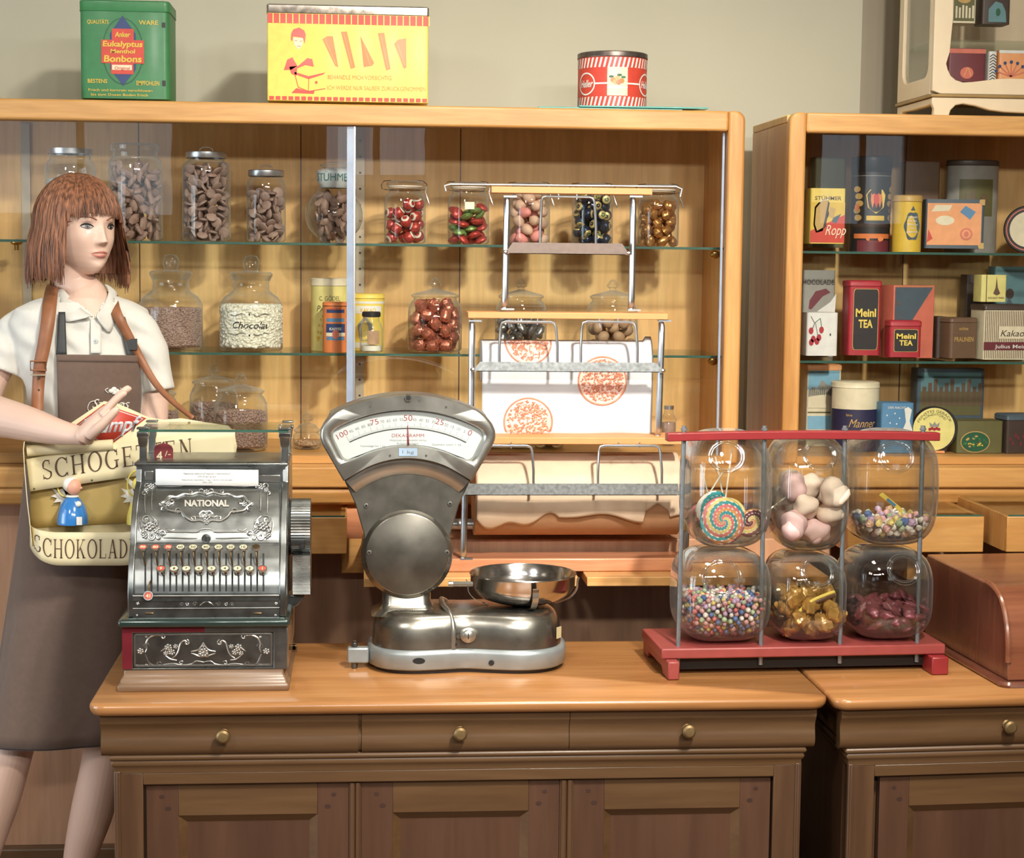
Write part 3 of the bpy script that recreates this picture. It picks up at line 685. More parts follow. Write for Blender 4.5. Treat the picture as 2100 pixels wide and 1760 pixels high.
for nme, mt, rr in (('disc1', 'choc_grey', .0135), ('disc2', 'choc_grey2', .0125)):
    b = MB(mt); b.lathe([(1e-4, -.0028), (rr*.8, -.003), (rr, -.0015), (rr, .0008), (rr*.85, .0028), (rr*.5, .0042), (1e-4, .0046)], n=16)
    for i in range(3): b.tube([(-rr*.5, rr*.3*(i-1), .0040), (rr*.5, rr*.3*(i-1), .0040)], .0007, n=4)
    m_[nme] = proto(b)
b = MB('choc_brown'); b.ball((0, 0, 0), (.019, .011, .007), nu=10, nv=7, fn=lambda q: tuple(c*(1+.15*sin(7*q[0]+5*q[1])) for c in q)); m_['chunk'] = proto(b)
b = MB('silver_dark'); b.ball((0, 0, 0), (.020, .012, .009), nu=12, nv=8); m_['silver'] = proto(b)
b = MB('nut_brown'); b.ball((0, 0, 0), (.017, .014, .014), nu=12, nv=9); m_['nut'] = proto(b)
for px, key, lab, n, rr, lbl in (
    (830, ['red'], 'red foil ball sweet with fruit sticker in the first clip jar from the left', 26, .0148, 'clip top glass jar of red foil balls, leftmost of the five'),
    (960, ['loz_r', 'loz_g', 'loz_r'], 'red or green foil lozenge in the second clip jar from the left', 34, .0142, 'clip top glass jar of red and green foil lozenges'),
    (1085, ['egg_b', 'egg_b', 'egg_p'], 'beige or pink sugared egg in the clip jar behind the top dispenser bar', 44, .0145, 'clip top glass jar of beige and pink eggs, middle of the five'),
    (1214, ['navy'], 'navy ball sweet with gold star in the fourth clip jar', 40, .0152, 'clip top glass jar of navy and gold star balls'),
    (1349, ['gold0', 'gold1'], 'golden foil nugget in the rightmost clip jar', 48, .0128, 'clip top glass jar of golden nuggets, rightmost of the five')):
    r, pr, lc = clip_jar(lbl, px)
    Ht = {830: .098, 960: .098, 1085: .128, 1214: .125, 1349: .104}[px]
    ps = pack(inner(pr), Ht, rr, n, px, .95 if key[0] != 'loz_r' else .72)
    sweets('wrapped_sweet' if px not in (1085,) else 'sugared_egg', lab, 'sweets in the clip jars', [m_[k] for k in key], lc, ps, px, flat=(px == 960))
    if px == 960:
        b = MB('candy_cream'); b.box(-.012, .012, -.0535, -.053, .088, .106); b.build('price_sticker', r)
def lid_jar(label, px, R, H, neck, lidR, body='lid_steel'):
    lc = jloc(px, ZS1); r = thing('storage_jar', label, 'jar', lc); pr = jprof(R, H, neck, .022)
    b = MB('jar_glass'); b.lathe(pr, n=40); b.build('glass_body', r, smooth=1.2)
    b = MB('lid_steel'); b.lathe([(lidR, H-.006), (lidR+.001, H-.004), (lidR+.001, H+.008), (lidR-.002, H+.010), (1e-4, H+.011)], n=40); b.build('steel_lid', r, smooth=.6)
    b = MB('chrome'); b.tube(spline([(-.016, 0, H+.010), (-.014, 0, H+.018), (0, 0, H+.022), (.014, 0, H+.018), (.016, 0, H+.010)], 4), .0014, n=6); b.build('wire_handle', r)
    return r, pr, lc
for px, R, H, nk, lr, Ht, n, lbl, lab in (
    (424, .060, .213, .044, .050, .186, 205, 'tall glass jar with steel lid full of chocolate discs', 'grey-brown chocolate disc in the tall steel-lidded jar'),
    (546, .0485, .170, .041, .044, .125, 92, 'smaller glass jar with steel lid and chocolate discs', 'grey-brown chocolate disc in the smaller steel-lidded jar')):
    r, pr, lc = lid_jar(lbl, px, R, H, nk, lr)
    ps = pack(inner(pr), Ht, .0118, n, px, .60, 16); sweets('chocolate_disc', lab, 'chocolate discs in the top shelf jars', [m_['disc1'], m_['disc2']], lc, ps, px, up=True)
# big jar behind the mannequin's head, wide glass lid
lc = jloc(279, ZS1); r = thing('storage_jar', 'big glass jar of broken chocolate pieces beside the mannequin head', 'jar', lc); pr = jprof(.067, .225, .054, .03)
b = MB('jar_glass'); b.lathe(pr, n=40); b.build('glass_body', r, smooth=1.2); b = MB('jar_glass'); b.lathe([(.058, .222), (.060, .225), (.060, .236), (.055, .240), (1e-4, .241)], n=36); b.build('glass_lid', r)
ps = pack(inner(pr), .19, .0150, 120, 5, .55, 16); sweets('chocolate_piece', 'brown broken chocolate piece in the big jar beside the mannequin head', 'chocolate pieces', [m_['chunk']], lc, ps, 5)
lc = jloc(146, ZS1); r = thing('storage_jar', 'pale glass jar at the far left behind the auburn hair', 'jar', lc); pr = jprof(.062, .215, .05, .03)
b = MB('jar_glass'); b.lathe(pr, n=36); b.build('glass_body', r, smooth=1.2); b = MB('lid_steel'); b.lathe([(.054, .212), (.055, .225), (1e-4, .227)], n=36); b.build('steel_lid', r)
b = MB('frost'); b.lathe([(1e-4, .004), (.056, .006), (.057, .15), (.03, .155), (1e-4, .156)], n=30); o = b.build('pale_fill', None); o.location = (lc[0], lc[1], lc[2]); tag(o, 'pale fill standing in for the reflection in the jar behind the auburn hair', 'reflection', kind='stuff')  # added fill: imitates a bluish reflection in a mostly empty jar
# fishbowl jar
lc = jloc(685, ZS1, 4.61); r = thing('fishbowl_jar', 'round fishbowl jar of chocolate pieces with teal lettering on its neck', 'jar', lc)
pr = [(1e-4, .003), (.036, .001)]+[(.073*cos(t), .070+.070*sin(t)) for t in [-1.05, -.8, -.5, -.2, .1, .4, .7, .95]]+[(.040, .137), (.0365, .142)]
b = MB('jar_glass'); b.lathe(pr, n=44); b.build('glass_body', r, smooth=1.3)
b = MB('frost'); b.lathe([(.034, .138), (.040, .148), (.044, .158), (.045, .178), (.046, .180), (.030, .186), (1e-4, .187)], n=36)
b.text('STÜHMER', .020, lambda u, v: ((.0450)*sin(u/.045), -.0452*cos(u/.045), .155+v), 'teal_ink', w=.105); b.build('lettered_neck', r, smooth=.8)
b = MB('jar_glass'); b.ball((0, 0, .194), (.036, .036, .010), nu=24, nv=8); b.build('glass_lid', r)
def fb(z): return sqrt(max(1e-6, .073**2-(z-.070)**2))-.002
ps = pack(fb, .118, .0135, 90, 8, .5, 16); sweets('chocolate_piece', 'dark grey chocolate piece in the fishbowl jar', 'chocolate pieces', [m_['disc2'], m_['chunk']], lc, ps, 8)
# stopper jars on the middle shelf
def bits(name, label, lc, R, H, mt, n, seed, s=.005, cat='sweets'):
    """densely filled small pieces: a solid heap with its skin of crumbs, nobody could count them"""
    rn = random.Random(seed); b = MB(mt); b.lathe([(1e-4, .006), (R-.006, .006), (R-.002, .012), (R-.002, H-.008), (R-.008, H-.002), (1e-4, H)], n=28)
    for i in range(n):
        a = rn.uniform(0, 2*pi)
        if rn.random() < .74: q = R-.002; z = rn.uniform(.01, H-.003); a = rn.uniform(pi, 2*pi) if rn.random() < .85 else a
        else: q = (R-.004)*sqrt(rn.random()); z = H-.001
        k = rn.uniform(.7, 1.3)*s; b.ball((q*cos(a), q*sin(a), z), (k, k*rn.uniform(.7, 1), k*rn.uniform(.6, .9)), nu=6, nv=4)
    o = b.build(name, smooth=1.2); o.location = lc; tag(o, label, cat, kind='stuff'); return o
for px, lab, mt, Hc, txt in ((350, 'glass stopper jar of brown chocolate nibs behind the mannequin shoulder', 'choc_grey', .103, None), (515, 'glass stopper jar of white sweets with black script lettering', 'sweet_white', .112, 'Chocolat')):
    lc = jloc(px, ZS2, 4.62); r = thing('stopper_jar', lab, 'jar', lc)
    pr = [(1e-4, .006), (.076, .001), (.079, .006), (.079, .112), (.077, .120), (.068, .135), (.055, .144), (.046, .152), (.0445, .170), (.052, .186), (.055, .190)]
    b = MB('jar_glass'); b.lathe(pr, n=48)
    if txt:
        R_ = .0795; fn = lambda u, v: (R_*sin(u/R_), -R_*cos(u/R_), .058+v)
        b.text('Chocolat', .0175, fn, 'ink_black', w=.095, shear=.35, bold=.012)
        for s in (-1, 1):
            for g in (-1, 1): b.tube([fn(g*.03+g*s*0+q, .010+s*.024+.003*sin(q*160)) for q in [i*.004-.02 for i in range(11)]], .0007, 'ink_black', n=4)
            b.ball(fn(0, .009+s*.026), (.002, .001, .003), 'ink_black', 6, 4)
    b.build('glass_body', r, smooth=1.1)
    b = MB('jar_glass'); b.lathe([(.044, .176), (.053, .190), (.054, .194), (.050, .198), (.021, .199), (.016, .202), (.020, .215), (.021, .226), (.014, .238), (1e-4, .241)], n=36); b.build('glass_stopper', r, smooth=1.)
    bits('chocolate_nibs' if not txt else 'white_sweets', 'small brown nibs filling the stopper jar' if not txt else 'small white sweets filling the lettered stopper jar', (lc[0], lc[1], lc[2]+.002), .0765, Hc, mt, 2600 if not txt else 1500, px, .0035 if not txt else .0052)
def knob_jar(label, px, z, Y, R, H, cat='jar'):
    lc = jloc(px, z, Y); r = thing('knob_lid_jar', label, cat, lc)
    pr = [(1e-4, .006), (R-.006, .001), (R, .007), (R*1.01, H*.55), (R*.98, H*.82), (R*.86, H*.93), (R*.80, H*.95), (R*.80, H)]
    b = MB('jar_glass'); b.lathe(pr, n=44); b.build('glass_body', r, smooth=1.1)
    b = MB('jar_glass'); knob_lid(b, H, R*.84); b.build('glass_lid', r, smooth=.9); return r, pr, lc
r, pr, lc = knob_jar('glass knob-lid jar packed with copper foil sweets', 893, ZS2, 4.62, .069, .138)
sweets('wrapped_sweet', 'copper foil wrapped sweet in the knob-lid jar', 'copper foil sweets', [m_['copper']], lc, pack(inner(pr), .128, .0155, 74, 9), 9)
r, pr, lc = knob_jar('glass knob-lid jar behind the left posts of the dispenser', 1070, ZS2, 4.64, .066, .138)
sweets('wrapped_sweet', 'dark silver wrapped sweet in the jar behind the dispenser', 'silver sweets', [m_['silver']], lc, pack(inner(pr), .085, .0145, 44, 10, .8), 10)
r, pr, lc = knob_jar('glass knob-lid jar of nuts behind the right posts of the dispenser', 1258, ZS2, 4.64, .066, .138)
sweets('nut', 'brown nut in the knob-lid jar behind the dispenser', 'brown nuts', [m_['nut']], lc, pack(inner(pr), .080, .0155, 40, 11), 11, cat='nut')
ZB0 = ZL+.0205
for px, Y, R, H, lab, n in ((437, 4.665, .062, .155, 'rear glass knob-lid jar on the case floor behind the mannequin arm', 0), (493, 4.53, .066, .142, 'front glass knob-lid jar half full of cocoa pieces above the register', 1), (322, 4.60, .05, .13, 'small glass knob-lid jar beside the mannequin sleeve', 2)):
    r, pr, lc = knob_jar(lab, px, ZB0, Y, R, H)
    bits('cocoa_pieces', ['dark cocoa pieces in the rear jar on the case floor', 'grey cocoa pieces in the jar above the cash register', 'cocoa pieces in the small jar by the sleeve'][n], (lc[0], lc[1], lc[2]+.002), R-.003, H*.66, 'choc_grey2', 900, px, .004)
r, pr, lc = knob_jar('low glass sugar bowl with knob lid left of the scale', 630, ZB0, 4.56, .036, .042, 'bowl')
bits('sugar_crumbs', 'pale crumbs inside the low glass bowl', (lc[0], lc[1], lc[2]+.001), .032, .018, 'nut_brown', 200, 3, .003)
for px, lab, mt in ((1068, 'squat jar of green sweets under the dispenser bar', 'leaf_green'), (1130, 'squat amber jar right of the green sweets', 'nut_brown'), (1010, 'squat pale jar left of the green sweets', 'sweet_white')):
    r, pr, lc = knob_jar(lab, px, ZB0, 4.60, .040, .045)
    bits('small_sweets', 'small sweets in the '+lab, (lc[0], lc[1], lc[2]+.002), .036, .032, mt, 300, px, .005)
lc = jloc(1378, ZB0, 4.66); r = thing('glass_bottle', 'small brown-filled glass bottle beside the dispenser post', 'bottle', lc)
b = MB('jar_glass'); b.lathe([(1e-4, .003), (.018, .001), (.02, .006), (.02, .07), (.012, .084), (.011, .096)], n=24); b.lathe([(1e-4, .004), (.0175, .005), (.0175, .06), (1e-4, .062)], m='choc_grey', n=20); b.build('glass_body', r)
b = MB('lid_steel'); b.cyl(.013, (0, 0, .094), .010, n=20); b.build('lid', r)
b = MB('brass'); 
for px in (34,):
    o = MB('brass').ball((0, 0, 0), (.016, .012, .008), nu=12, nv=8).lathe([(1e-4, -.02), (.006, -.02), (.006, 0)], n=10).build('shelf_support', case1); q = P(px, 497, 4.70)-case1.location; o.location = q
# ---------------------------------------------------------------- printed tins and boxes
def paint(n, *c, r=.5, cl=.06, **k): mat(n, c, r, ns=45, na=.07, coat=cl, **k)
for a in (('t_green', 52, 128, 74), ('t_green_dark', 34, 92, 60), ('t_red', 214, 62, 44), ('t_yellow', 240, 210, 84), ('t_ylabel', 226, 186, 52), ('t_navy', 40, 62, 116), ('t_orange', 232, 126, 60),
          ('t_peach', 240, 158, 96), ('t_cream', 226, 214, 178), ('t_lemon', 234, 222, 130), ('t_blue', 78, 134, 178), ('t_black', 44, 40, 40), ('t_crimson', 182, 38, 50), ('t_maroon', 116, 44, 52),
          ('t_olive', 104, 100, 56), ('t_brown', 112, 84, 62), ('t_brown_dark', 70, 54, 46), ('t_coral', 220, 112, 88), ('t_skyblue', 122, 178, 208), ('t_white', 222, 222, 214), ('t_slate', 76, 92, 104),
          ('t_gold', 200, 160, 84), ('t_grey', 150, 148, 138), ('t_teal', 96, 140, 146), ('t_navyd', 44, 42, 76), ('t_skin', 240, 200, 160)): paint(*a)
mat('tin_rim', (170, 160, 150), .35, .85, ns=60, na=.25, rn=.15); mat('tin_rim_dark', (110, 98, 92), .4, .8, ns=60, na=.3)
class Tin:
    """a tin standing at photo pixel (pxc, pyb) on height z; its art is drawn on the front in the photo's pixels"""
    def __init__(s, name, label, cat, pxc, pyb, Y, z=None, rz=0, group=None):
        p = P(pxc, pyb, Y); s.k = (Y/3700)*1.0; s.c = cos(rz); s.px = pxc; zz_ = p.z if z is None else z; q0_, q1_ = P(pxc, pyb-50, Y).z, P(pxc, pyb+50, Y).z; s.py = pyb-50+100*(q0_-zz_)/(q0_-q1_)
        s.r = thing(name, label, cat, (p.x, Y, p.z if z is None else z+.0006), rz, group); s.b = MB('t_white'); s.lift = .0006
    def X(s, px): return (px-s.px)*s.k/s.c
    def Z(s, py): return max(0, (s.py-py)*s.k)
    def poly(s, pts, m, l=1): s.b.add([(s.X(x), -s.lift*l, s.Z(y)) for x, y in pts], [tuple(range(len(pts)))], m); return s
    def rect(s, x0, y0, x1, y1, m, l=1): return s.poly([(x0, y1), (x1, y1), (x1, y0), (x0, y0)], m, l)
    def oval(s, cx, cy, rx, ry, m, l=1, n=20, a0=0): return s.poly([(cx+rx*cos(a0-2*pi*i/n), cy+ry*sin(a0-2*pi*i/n)) for i in range(n)], m, l)
    def line(s, pts, w, m, l=1):
        for (a, b_), (c, d) in zip(pts, pts[1:]):
            L = sqrt((c-a)**2+(d-b_)**2) or 1; nx, ny = -(d-b_)/L*w/2, (c-a)/L*w/2
            s.poly([(a+nx, b_+ny), (c+nx, d+ny), (c-nx, d-ny), (a-nx, b_-ny)], m, l)
        return s
    def txt(s, t, cx, cy, h, w, m, l=2, bold=.01, shear=0, arch=0):
        k = s.k; s.b.text(t, h*k, lambda u, v: (s.X(cx)+u, -s.lift*l, s.Z(cy)+v-arch*k*(u/(w*k))**2*4), m, w=w*k, bold=bold, shear=shear); return s
    def body(s, x0, x1, y0, y1, d, m, r=.006, ms=None):
        s.b.prism([(a, q) for a, q in rrect(s.X(x0), s.X(x1), 0, d, r, 4)], s.Z(y1), s.Z(y0), 'z', m); s.dd = d; return s
    def lid(s, x0, x1, y0, y1, d, m, r=.008):
        b = MB(m); o = .0012; loft(b, [(rrect(s.X(x0)-o, s.X(x1)+o, -o, d+o, r, 4), s.Z(y1)), (rrect(s.X(x0)-o*1.6, s.X(x1)+o*1.6, -o*1.6, d+o*1.6, r, 4), s.Z(y1)+.001), (rrect(s.X(x0)-o, s.X(x1)+o, -o, d+o, r, 4), s.Z(y1)+.002),
              (rrect(s.X(x0)-o, s.X(x1)+o, -o, d+o, r, 4), s.Z(y0)-.003), (rrect(s.X(x0)+.002, s.X(x1)-.002, .002, d-.002, r, 4), s.Z(y0))]); s.l_ = b; b.build('lid', s.r, smooth=.8); return s
    def done(s, **k): s.b.build('body', s.r, smooth=.6, **k); return s.r
ZTC = ZT+.0005
# green sweet tin on top of the case
t = Tin('sweet_tin', 'green rectangular sweet tin with red and yellow label on the case top', 'tin', 260, 203, 4.46, ZTC); t.body(169, 345, 24, 203, .16, 't_green', .014); t.lid(169, 345, 10, 32, .16, 't_green', .014)
t.oval(253, 110, 41, 66, 't_green_dark', 1, 28); t.oval(253, 110, 38.5, 63.5, 't_green', 2, 28); t.poly([(253, 40), (279, 76), (279, 145), (253, 178), (228, 145), (228, 76)], 't_navy', 3)
t.rect(232, 66, 275, 88, 't_red', 4).rect(211, 88, 295, 134, 't_red', 4).rect(230, 134, 274, 155, 't_red', 4).rect(232, 137, 271, 147, 't_cream', 5)
for x, y, w, h, s_ in ((253, 82, 30, 10, 'Anker'), (253, 101, 78, 11, 'Eukalyptus'), (253, 114, 48, 8, 'Menthol'), (253, 131, 74, 13, 'Bonbons')): t.txt(s_, x, y, h, w, 't_ylabel', 5.5, .03, .1)
t.txt('QUALITÄTS', 205, 57, 8, 42, 't_ylabel').txt('WARE', 304, 57, 9, 38, 't_ylabel').txt('BESTENS', 203, 173, 8, 38, 't_ylabel').txt('EMPFOHLEN', 302, 176, 9, 45, 't_ylabel')
t.txt('Frisch und kernrein verschlossen', 248, 189, 5, 126, 't_ylabel').txt('bis zum Dosen Boden frisch', 246, 198, 5, 112, 't_ylabel').txt('Original', 252, 146, 6, 30, 't_red', 6)
t.rect(330, 52, 337, 62, 't_black').rect(330, 166, 337, 177, 't_black'); t.done(bevel=.001)
# yellow wafer tin
t = Tin('wafer_tin', 'large yellow and red wafer tin with dented lid on the case top', 'tin', 713, 209, 4.44, ZTC); t.body(552, 875, 34, 209, .20, 't_yellow', .005); t.lid(552, 875, 18, 36, .20, 'tin_rim', .006)
t.rect(553, 37, 874, 56, 't_red')
for i in range(25): x = 563+i*13; t.rect(x, 37, x+2.2, 56, 't_yellow', 2)
for i in range(25): x = 556+i*12.8; t.rect(x, 200.5, x+9.5, 208, 't_red')
for x, y, wd in ((676, 84, 0), (770, 70, 1), (820, 84, 0)): pass
t.poly([(662, 86), (672, 80), (683, 80), (694, 141), (688, 139)], 't_orange').poly([(699, 71), (711, 70), (728, 141), (719, 144)], 't_orange').poly([(738, 78), (766, 131), (762, 137), (745, 140)], 't_orange')
t.poly([(773, 72), (786, 71), (799, 143), (790, 146)], 't_orange').poly([(806, 92), (814, 84), (830, 81), (831, 139), (826, 142)], 't_orange')
for x0, y0, x1, y1 in ((668, 86, 689, 134), (705, 74, 722, 140), (744, 92, 758, 136), (779, 75, 794, 142), (812, 90, 828, 136)): t.line([(x0, y0), (x1, y1)], 1.2, 't_peach', 2)
t.poly([(600, 76), (604, 68), (616, 64), (626, 70), (629, 78), (627, 96), (623, 84), (604, 82), (602, 92), (599, 88)], 't_red').poly([(604, 84), (624, 85), (623, 98), (615, 108), (606, 98)], 't_skin', 1)
t.line([(607, 90), (612, 90)], 1, 't_red', 2).line([(617, 91), (622, 91)], 1, 't_red', 2).line([(612, 101), (619, 101)], 1.2, 't_red', 2)
t.poly([(585, 149), (592, 128), (602, 123), (612, 140), (600, 148)], 't_red').poly([(596, 142), (614, 140), (632, 124), (642, 126), (645, 141), (628, 138), (612, 145), (610, 160), (600, 156)], 't_red')
t.poly([(607, 152), (634, 160), (668, 152), (664, 156), (635, 166), (606, 156)], 't_red').line([(607, 156), (614, 182), (634, 190), (668, 184)], 1.4, 't_red', 2).line([(635, 163), (634, 190)], 1.2, 't_red', 2).oval(650, 172, 3, 3, 't_red', 2, 8).poly([(600, 194), (610, 184), (634, 190), (647, 188), (645, 195)], 't_red')
t.txt('BEHANDLE MICH VORSICHTIG', 737, 165, 9, 128, 't_orange', bold=-.005).txt('ICH WERDE NUR SAUBER ZURÜCKGENOMMEN', 771, 186, 9, 198, 't_orange', bold=-.005); t.done(bevel=.001)
# round red tin on two teal glass plates
r = thing('glass_plate', 'teal glass plate lying under the round red tin', 'glass plate', (P(1228, 216, 4.45).x, 4.47, ZTC)); k = 4.45/3700
b = MB('teal_glass'); b.box(-125*k, 170*k, -.04, .2, 0, .004); b.build('plate', r, bevel=.001)
r = thing('glass_plate', 'second teal glass plate lying on the first, under the tin', 'glass plate', (P(1340, 214, 4.45).x, 4.46, ZTC+.0045)); b = MB('teal_glass'); b.box(-155*k, 110*k, -.035, .2, 0, .004); b.build('plate', r, bevel=.001)
r = thing('round_tin', 'round red and white striped tin with fruit picture on teal plates', 'tin', (P(1255, 200, 4.55).x, 4.55, ZTC+.009)); k = 4.5/3700; R = 71*k; H = 108*k
b = MB('t_red'); b.lathe([(1e-4, 0), (R, 0), (R, H), (1e-4, H)], n=64)
cy = lambda u, v, l=.0007: ((R+l)*sin(u/R), -(R+l)*cos(u/R), v)
def cq(b, x0, x1, z0, z1, m, sl=0, l=.0007, n=4):
    for i in range(n):
        a, c = x0+(x1-x0)*i/n, x0+(x1-x0)*(i+1)/n; b.add([cy(a, z0, l), cy(c, z0, l), cy(c+sl, z1, l), cy(a+sl, z1, l)], [(0, 1, 2, 3)], m)
for z0, z1 in ((.003, .026), (H-.034, H-.010)):
    for i in range(46): x = -pi*R+i*2*pi*R/46; cq(b, x, x+.0052, z0, z1, 't_white', .006, n=1)
cq(b, -.024, .027, .028, H-.034, 't_cream', l=.001); cq(b, -.024, .027, .046, .050, 't_white', l=.0012)
for i, (x, z, m) in enumerate(((-.010, .066, 't_orange'), (.001, .070, 't_peach'), (.012, .064, 't_orange'), (.004, .060, 't_coral'), (-.004, .061, 't_peach'), (-.014, .074, 't_green_dark'), (.006, .078, 't_green_dark'), (.016, .073, 't_green'))):
    b.add([cy(x+.0065*cos(2*pi*j/10), z+(.0065 if i < 5 else .003)*sin(2*pi*j/10), .0013) for j in range(10)], [tuple(range(10))], m)
for s in (-1, 1):
    c = s*.088+.004
    b.add([cy(c+.029*cos(2*pi*j/28)*q, .058+.028*sin(2*pi*j/28)*q, .001) for j in range(28) for q in (1, .87)], [(2*j, 2*((j+1) % 28), 2*((j+1) % 28)+1, 2*j+1) for j in range(28)], 't_white')
    cq(b, *( (c+.029, -.024) if s < 0 else (.027, c-.029) ), .056, .060, 't_white', l=.001)
    b.text('Heller', .018, lambda u, v: cy(c+u, .050+v, .001), 't_white', w=.042, shear=.2, bold=.02)
b.build('body', r, smooth=.5); b = MB('tin_rim_dark'); b.lathe([(R+.0015, H-.008), (R+.0022, H-.006), (R+.0015, H-.004), (R+.0015, H+.004), (R-.002, H+.006), (R-.005, H+.003), (1e-4, H+.003)], n=56); b.build('lid', r, smooth=.8)
# tins between the jars on the middle shelf
def cyltin(name, label, px, py0, py1, rpx, Y, z, m, art=None, lidm=None, lidpx=9, sy=1):
    k = Y/3700; R = rpx*k; p = P(px, py1, Y); H = P(px, py0, Y).z-z
    r = thing(name, label, 'tin', (p.x, Y+R*sy, z+.0006)); b = MB(m); b.lathe([(1e-4, 0), (R, 0), (R, H), (1e-4, H)], n=48, sy=sy)
    f = lambda u, v, l=.0007: ((R+l)*sin(u/R), -(R+l)*cos(u/R)*sy, v)
    if art: art(b, f, k, R, H)
    b.build('body', r, smooth=.5)
    if lidm: l = lidpx*k; b = MB(lidm); b.lathe([(R+.0012, H-l), (R+.002, H-l+.001), (R+.0012, H-l+.002), (R+.0012, H), (R-.003, H+.0025), (1e-4, H+.0025)], n=48, sy=sy); b.build('lid', r, smooth=.7)
    return r
def band(b, f, z0, z1, m, x0=-1.3, x1=1.3, R=.05, l=.0007, n=14):
    for i in range(n): a, c = (x0+(x1-x0)*i/n)*R, (x0+(x1-x0)*(i+1)/n)*R; b.add([f(a, z0, l), f(c, z0, l), f(c, z1, l), f(a, z1, l)], [(0, 1, 2, 3)], m)
def blob(b, f, x, z, rx, rz_, m, l=.001, n=18, fn=lambda a: 1): b.add([f(x+rx*fn(2*pi*i/n)*cos(2*pi*i/n), z+rz_*fn(2*pi*i/n)*sin(2*pi*i/n), l) for i in range(n)], [tuple(range(n))], m)
def a1(b, f, k, R, H):
    b.text('C. GÖDEL', .012, lambda u, v: f(u, H*.70+v), 't_olive', w=.055); b.text('PARIS', .016, lambda u, v: f(u-.01, H*.55+v), 't_olive', w=.05, shear=.2)
    for i in range(14): a = i*.45; blob(b, f, -.02+.012*cos(a), H*.32+.03*sin(a*1.3), .003, .004, 't_ylabel')
cyltin('cocoa_tin', 'tall lemon-yellow round tin behind the small orange tin', 676, 573, 716, 39, 4.60, ZS2, 't_lemon', a1, 't_cream', 14)
def a2(b, f, k, R, H):
    for z, m in ((.25, 't_blue'), (.62, 't_blue'), (.80, 't_navy')): band(b, f, H*z, H*(z+.07), m, -.75, .75, R)
    band(b, f, H*.40, H*.58, 't_navy', -.8, .8, R); band(b, f, H*.33, H*.40, 't_cream', -.8, .8, R, .0008); band(b, f, H*.93, H*.97, 't_black', -1.4, 1.4, R)
    b.text('KAFFEE', .007, lambda u, v: f(u, H*.45+v, .0012), 't_white', w=.03, bold=.02); blob(b, f, 0, H*.37, .008, .012, 't_coral', .0013)
    b.text('ORIGINAL', .006, lambda u, v: f(u, H*.86+v, .0012), 't_red', w=.034)
cyltin('coffee_tin', 'small orange tin with blue bands in front of the lemon-yellow tin', 688, 622, 722, 26, 4.53, ZS2, 't_orange', a2, 't_orange', 6, .7)
def a3(b, f, k, R, H):
    band(b, f, H*.84, H*.88, 't_white', -1.4, 1.4, R); band(b, f, H*.66, H*.80, 't_white', -.9, .9, R); blob(b, f, -.008, H*.38, .020, .030, 't_grey', .001, 24, lambda a: 1+.1*sin(5*a)); band(b, f, H*.05, H*.15, 't_white', -1.4, .2, R)
    b.text('KAKAO', .010, lambda u, v: f(u, H*.69+v, .0012), 't_ylabel', w=.04, bold=.02)
cyltin('cocoa_tin', 'yellow and white round tin right of the sliding door edge', 755, 605, 714, 33, 4.62, ZS2, 't_yellow', a3, 't_yellow', 8)
lc = jloc(762, ZS2, 4.545); r = thing('spice_jar', 'small clear jar with black screw lid in front of the yellow tin', 'jar', lc)
b = MB('jar_glass'); b.lathe([(1e-4, .004), (.026, .001), (.029, .006), (.029, .060), (.024, .074), (.0205, .08), (.0205, .092)], n=32)
b.lathe([(1e-4, .005), (.026, .005), (.026, .018), (1e-4, .02)], m='sweet_white', n=24); b.build('glass_body', r, smooth=1.)
b = MB('jar_black'); b.cyl(.0225, (0, 0, .089), .014, n=36, bev=.0015)
for i in range(36): a = 2*pi*i/36; b.tube([(.0225*cos(a), .0225*sin(a), .091), (.0225*cos(a), .0225*sin(a), .100)], .0007, n=4)
b.build('screw_lid', r)
b = MB('nut_brown')
def lab(u, v): a = -.35+u*1.1; return (.0293*sin(a), -.0293*cos(a), .022+v*.034)
b.surf(lab, 10, 1); b.build('paper_label', r)
# ---- right-hand case, top shelf
YT = 4.56
t = Tin('biscuit_tin', 'yellow and red biscuit tin with toast picture, leftmost on its shelf', 'tin', 1696, 500, YT, ZS21); t.body(1659, 1733, 386, 500, .09, 't_yellow', .006)
t.poly([(1660, 498), (1732, 498), (1732, 440), (1660, 474)], 't_red').poly([(1660, 415), (1732, 415), (1732, 440), (1660, 474)], 't_ylabel')
t.poly([(1668, 425), (1682, 408), (1696, 408), (1698, 440), (1686, 474), (1672, 478), (1666, 462)], 't_cream').poly([(1671, 427), (1684, 411), (1697, 411), (1688, 466), (1674, 474), (1669, 460)], 't_gold', 2).poly([(1696, 412), (1699, 416), (1692, 466), (1686, 470)], 't_brown_dark', 3)
t.poly([(1700, 424), (1712, 428), (1708, 448), (1697, 444)], 't_gold', 2).poly([(1708, 446), (1724, 438), (1714, 458), (1704, 454)], 't_slate', 3)
t.txt('STÜHMER', 1696, 410, 8, 56, 't_brown').txt('Ropp', 1712, 482, 22, 42, 't_cream', 4, 0, .25); t.done()
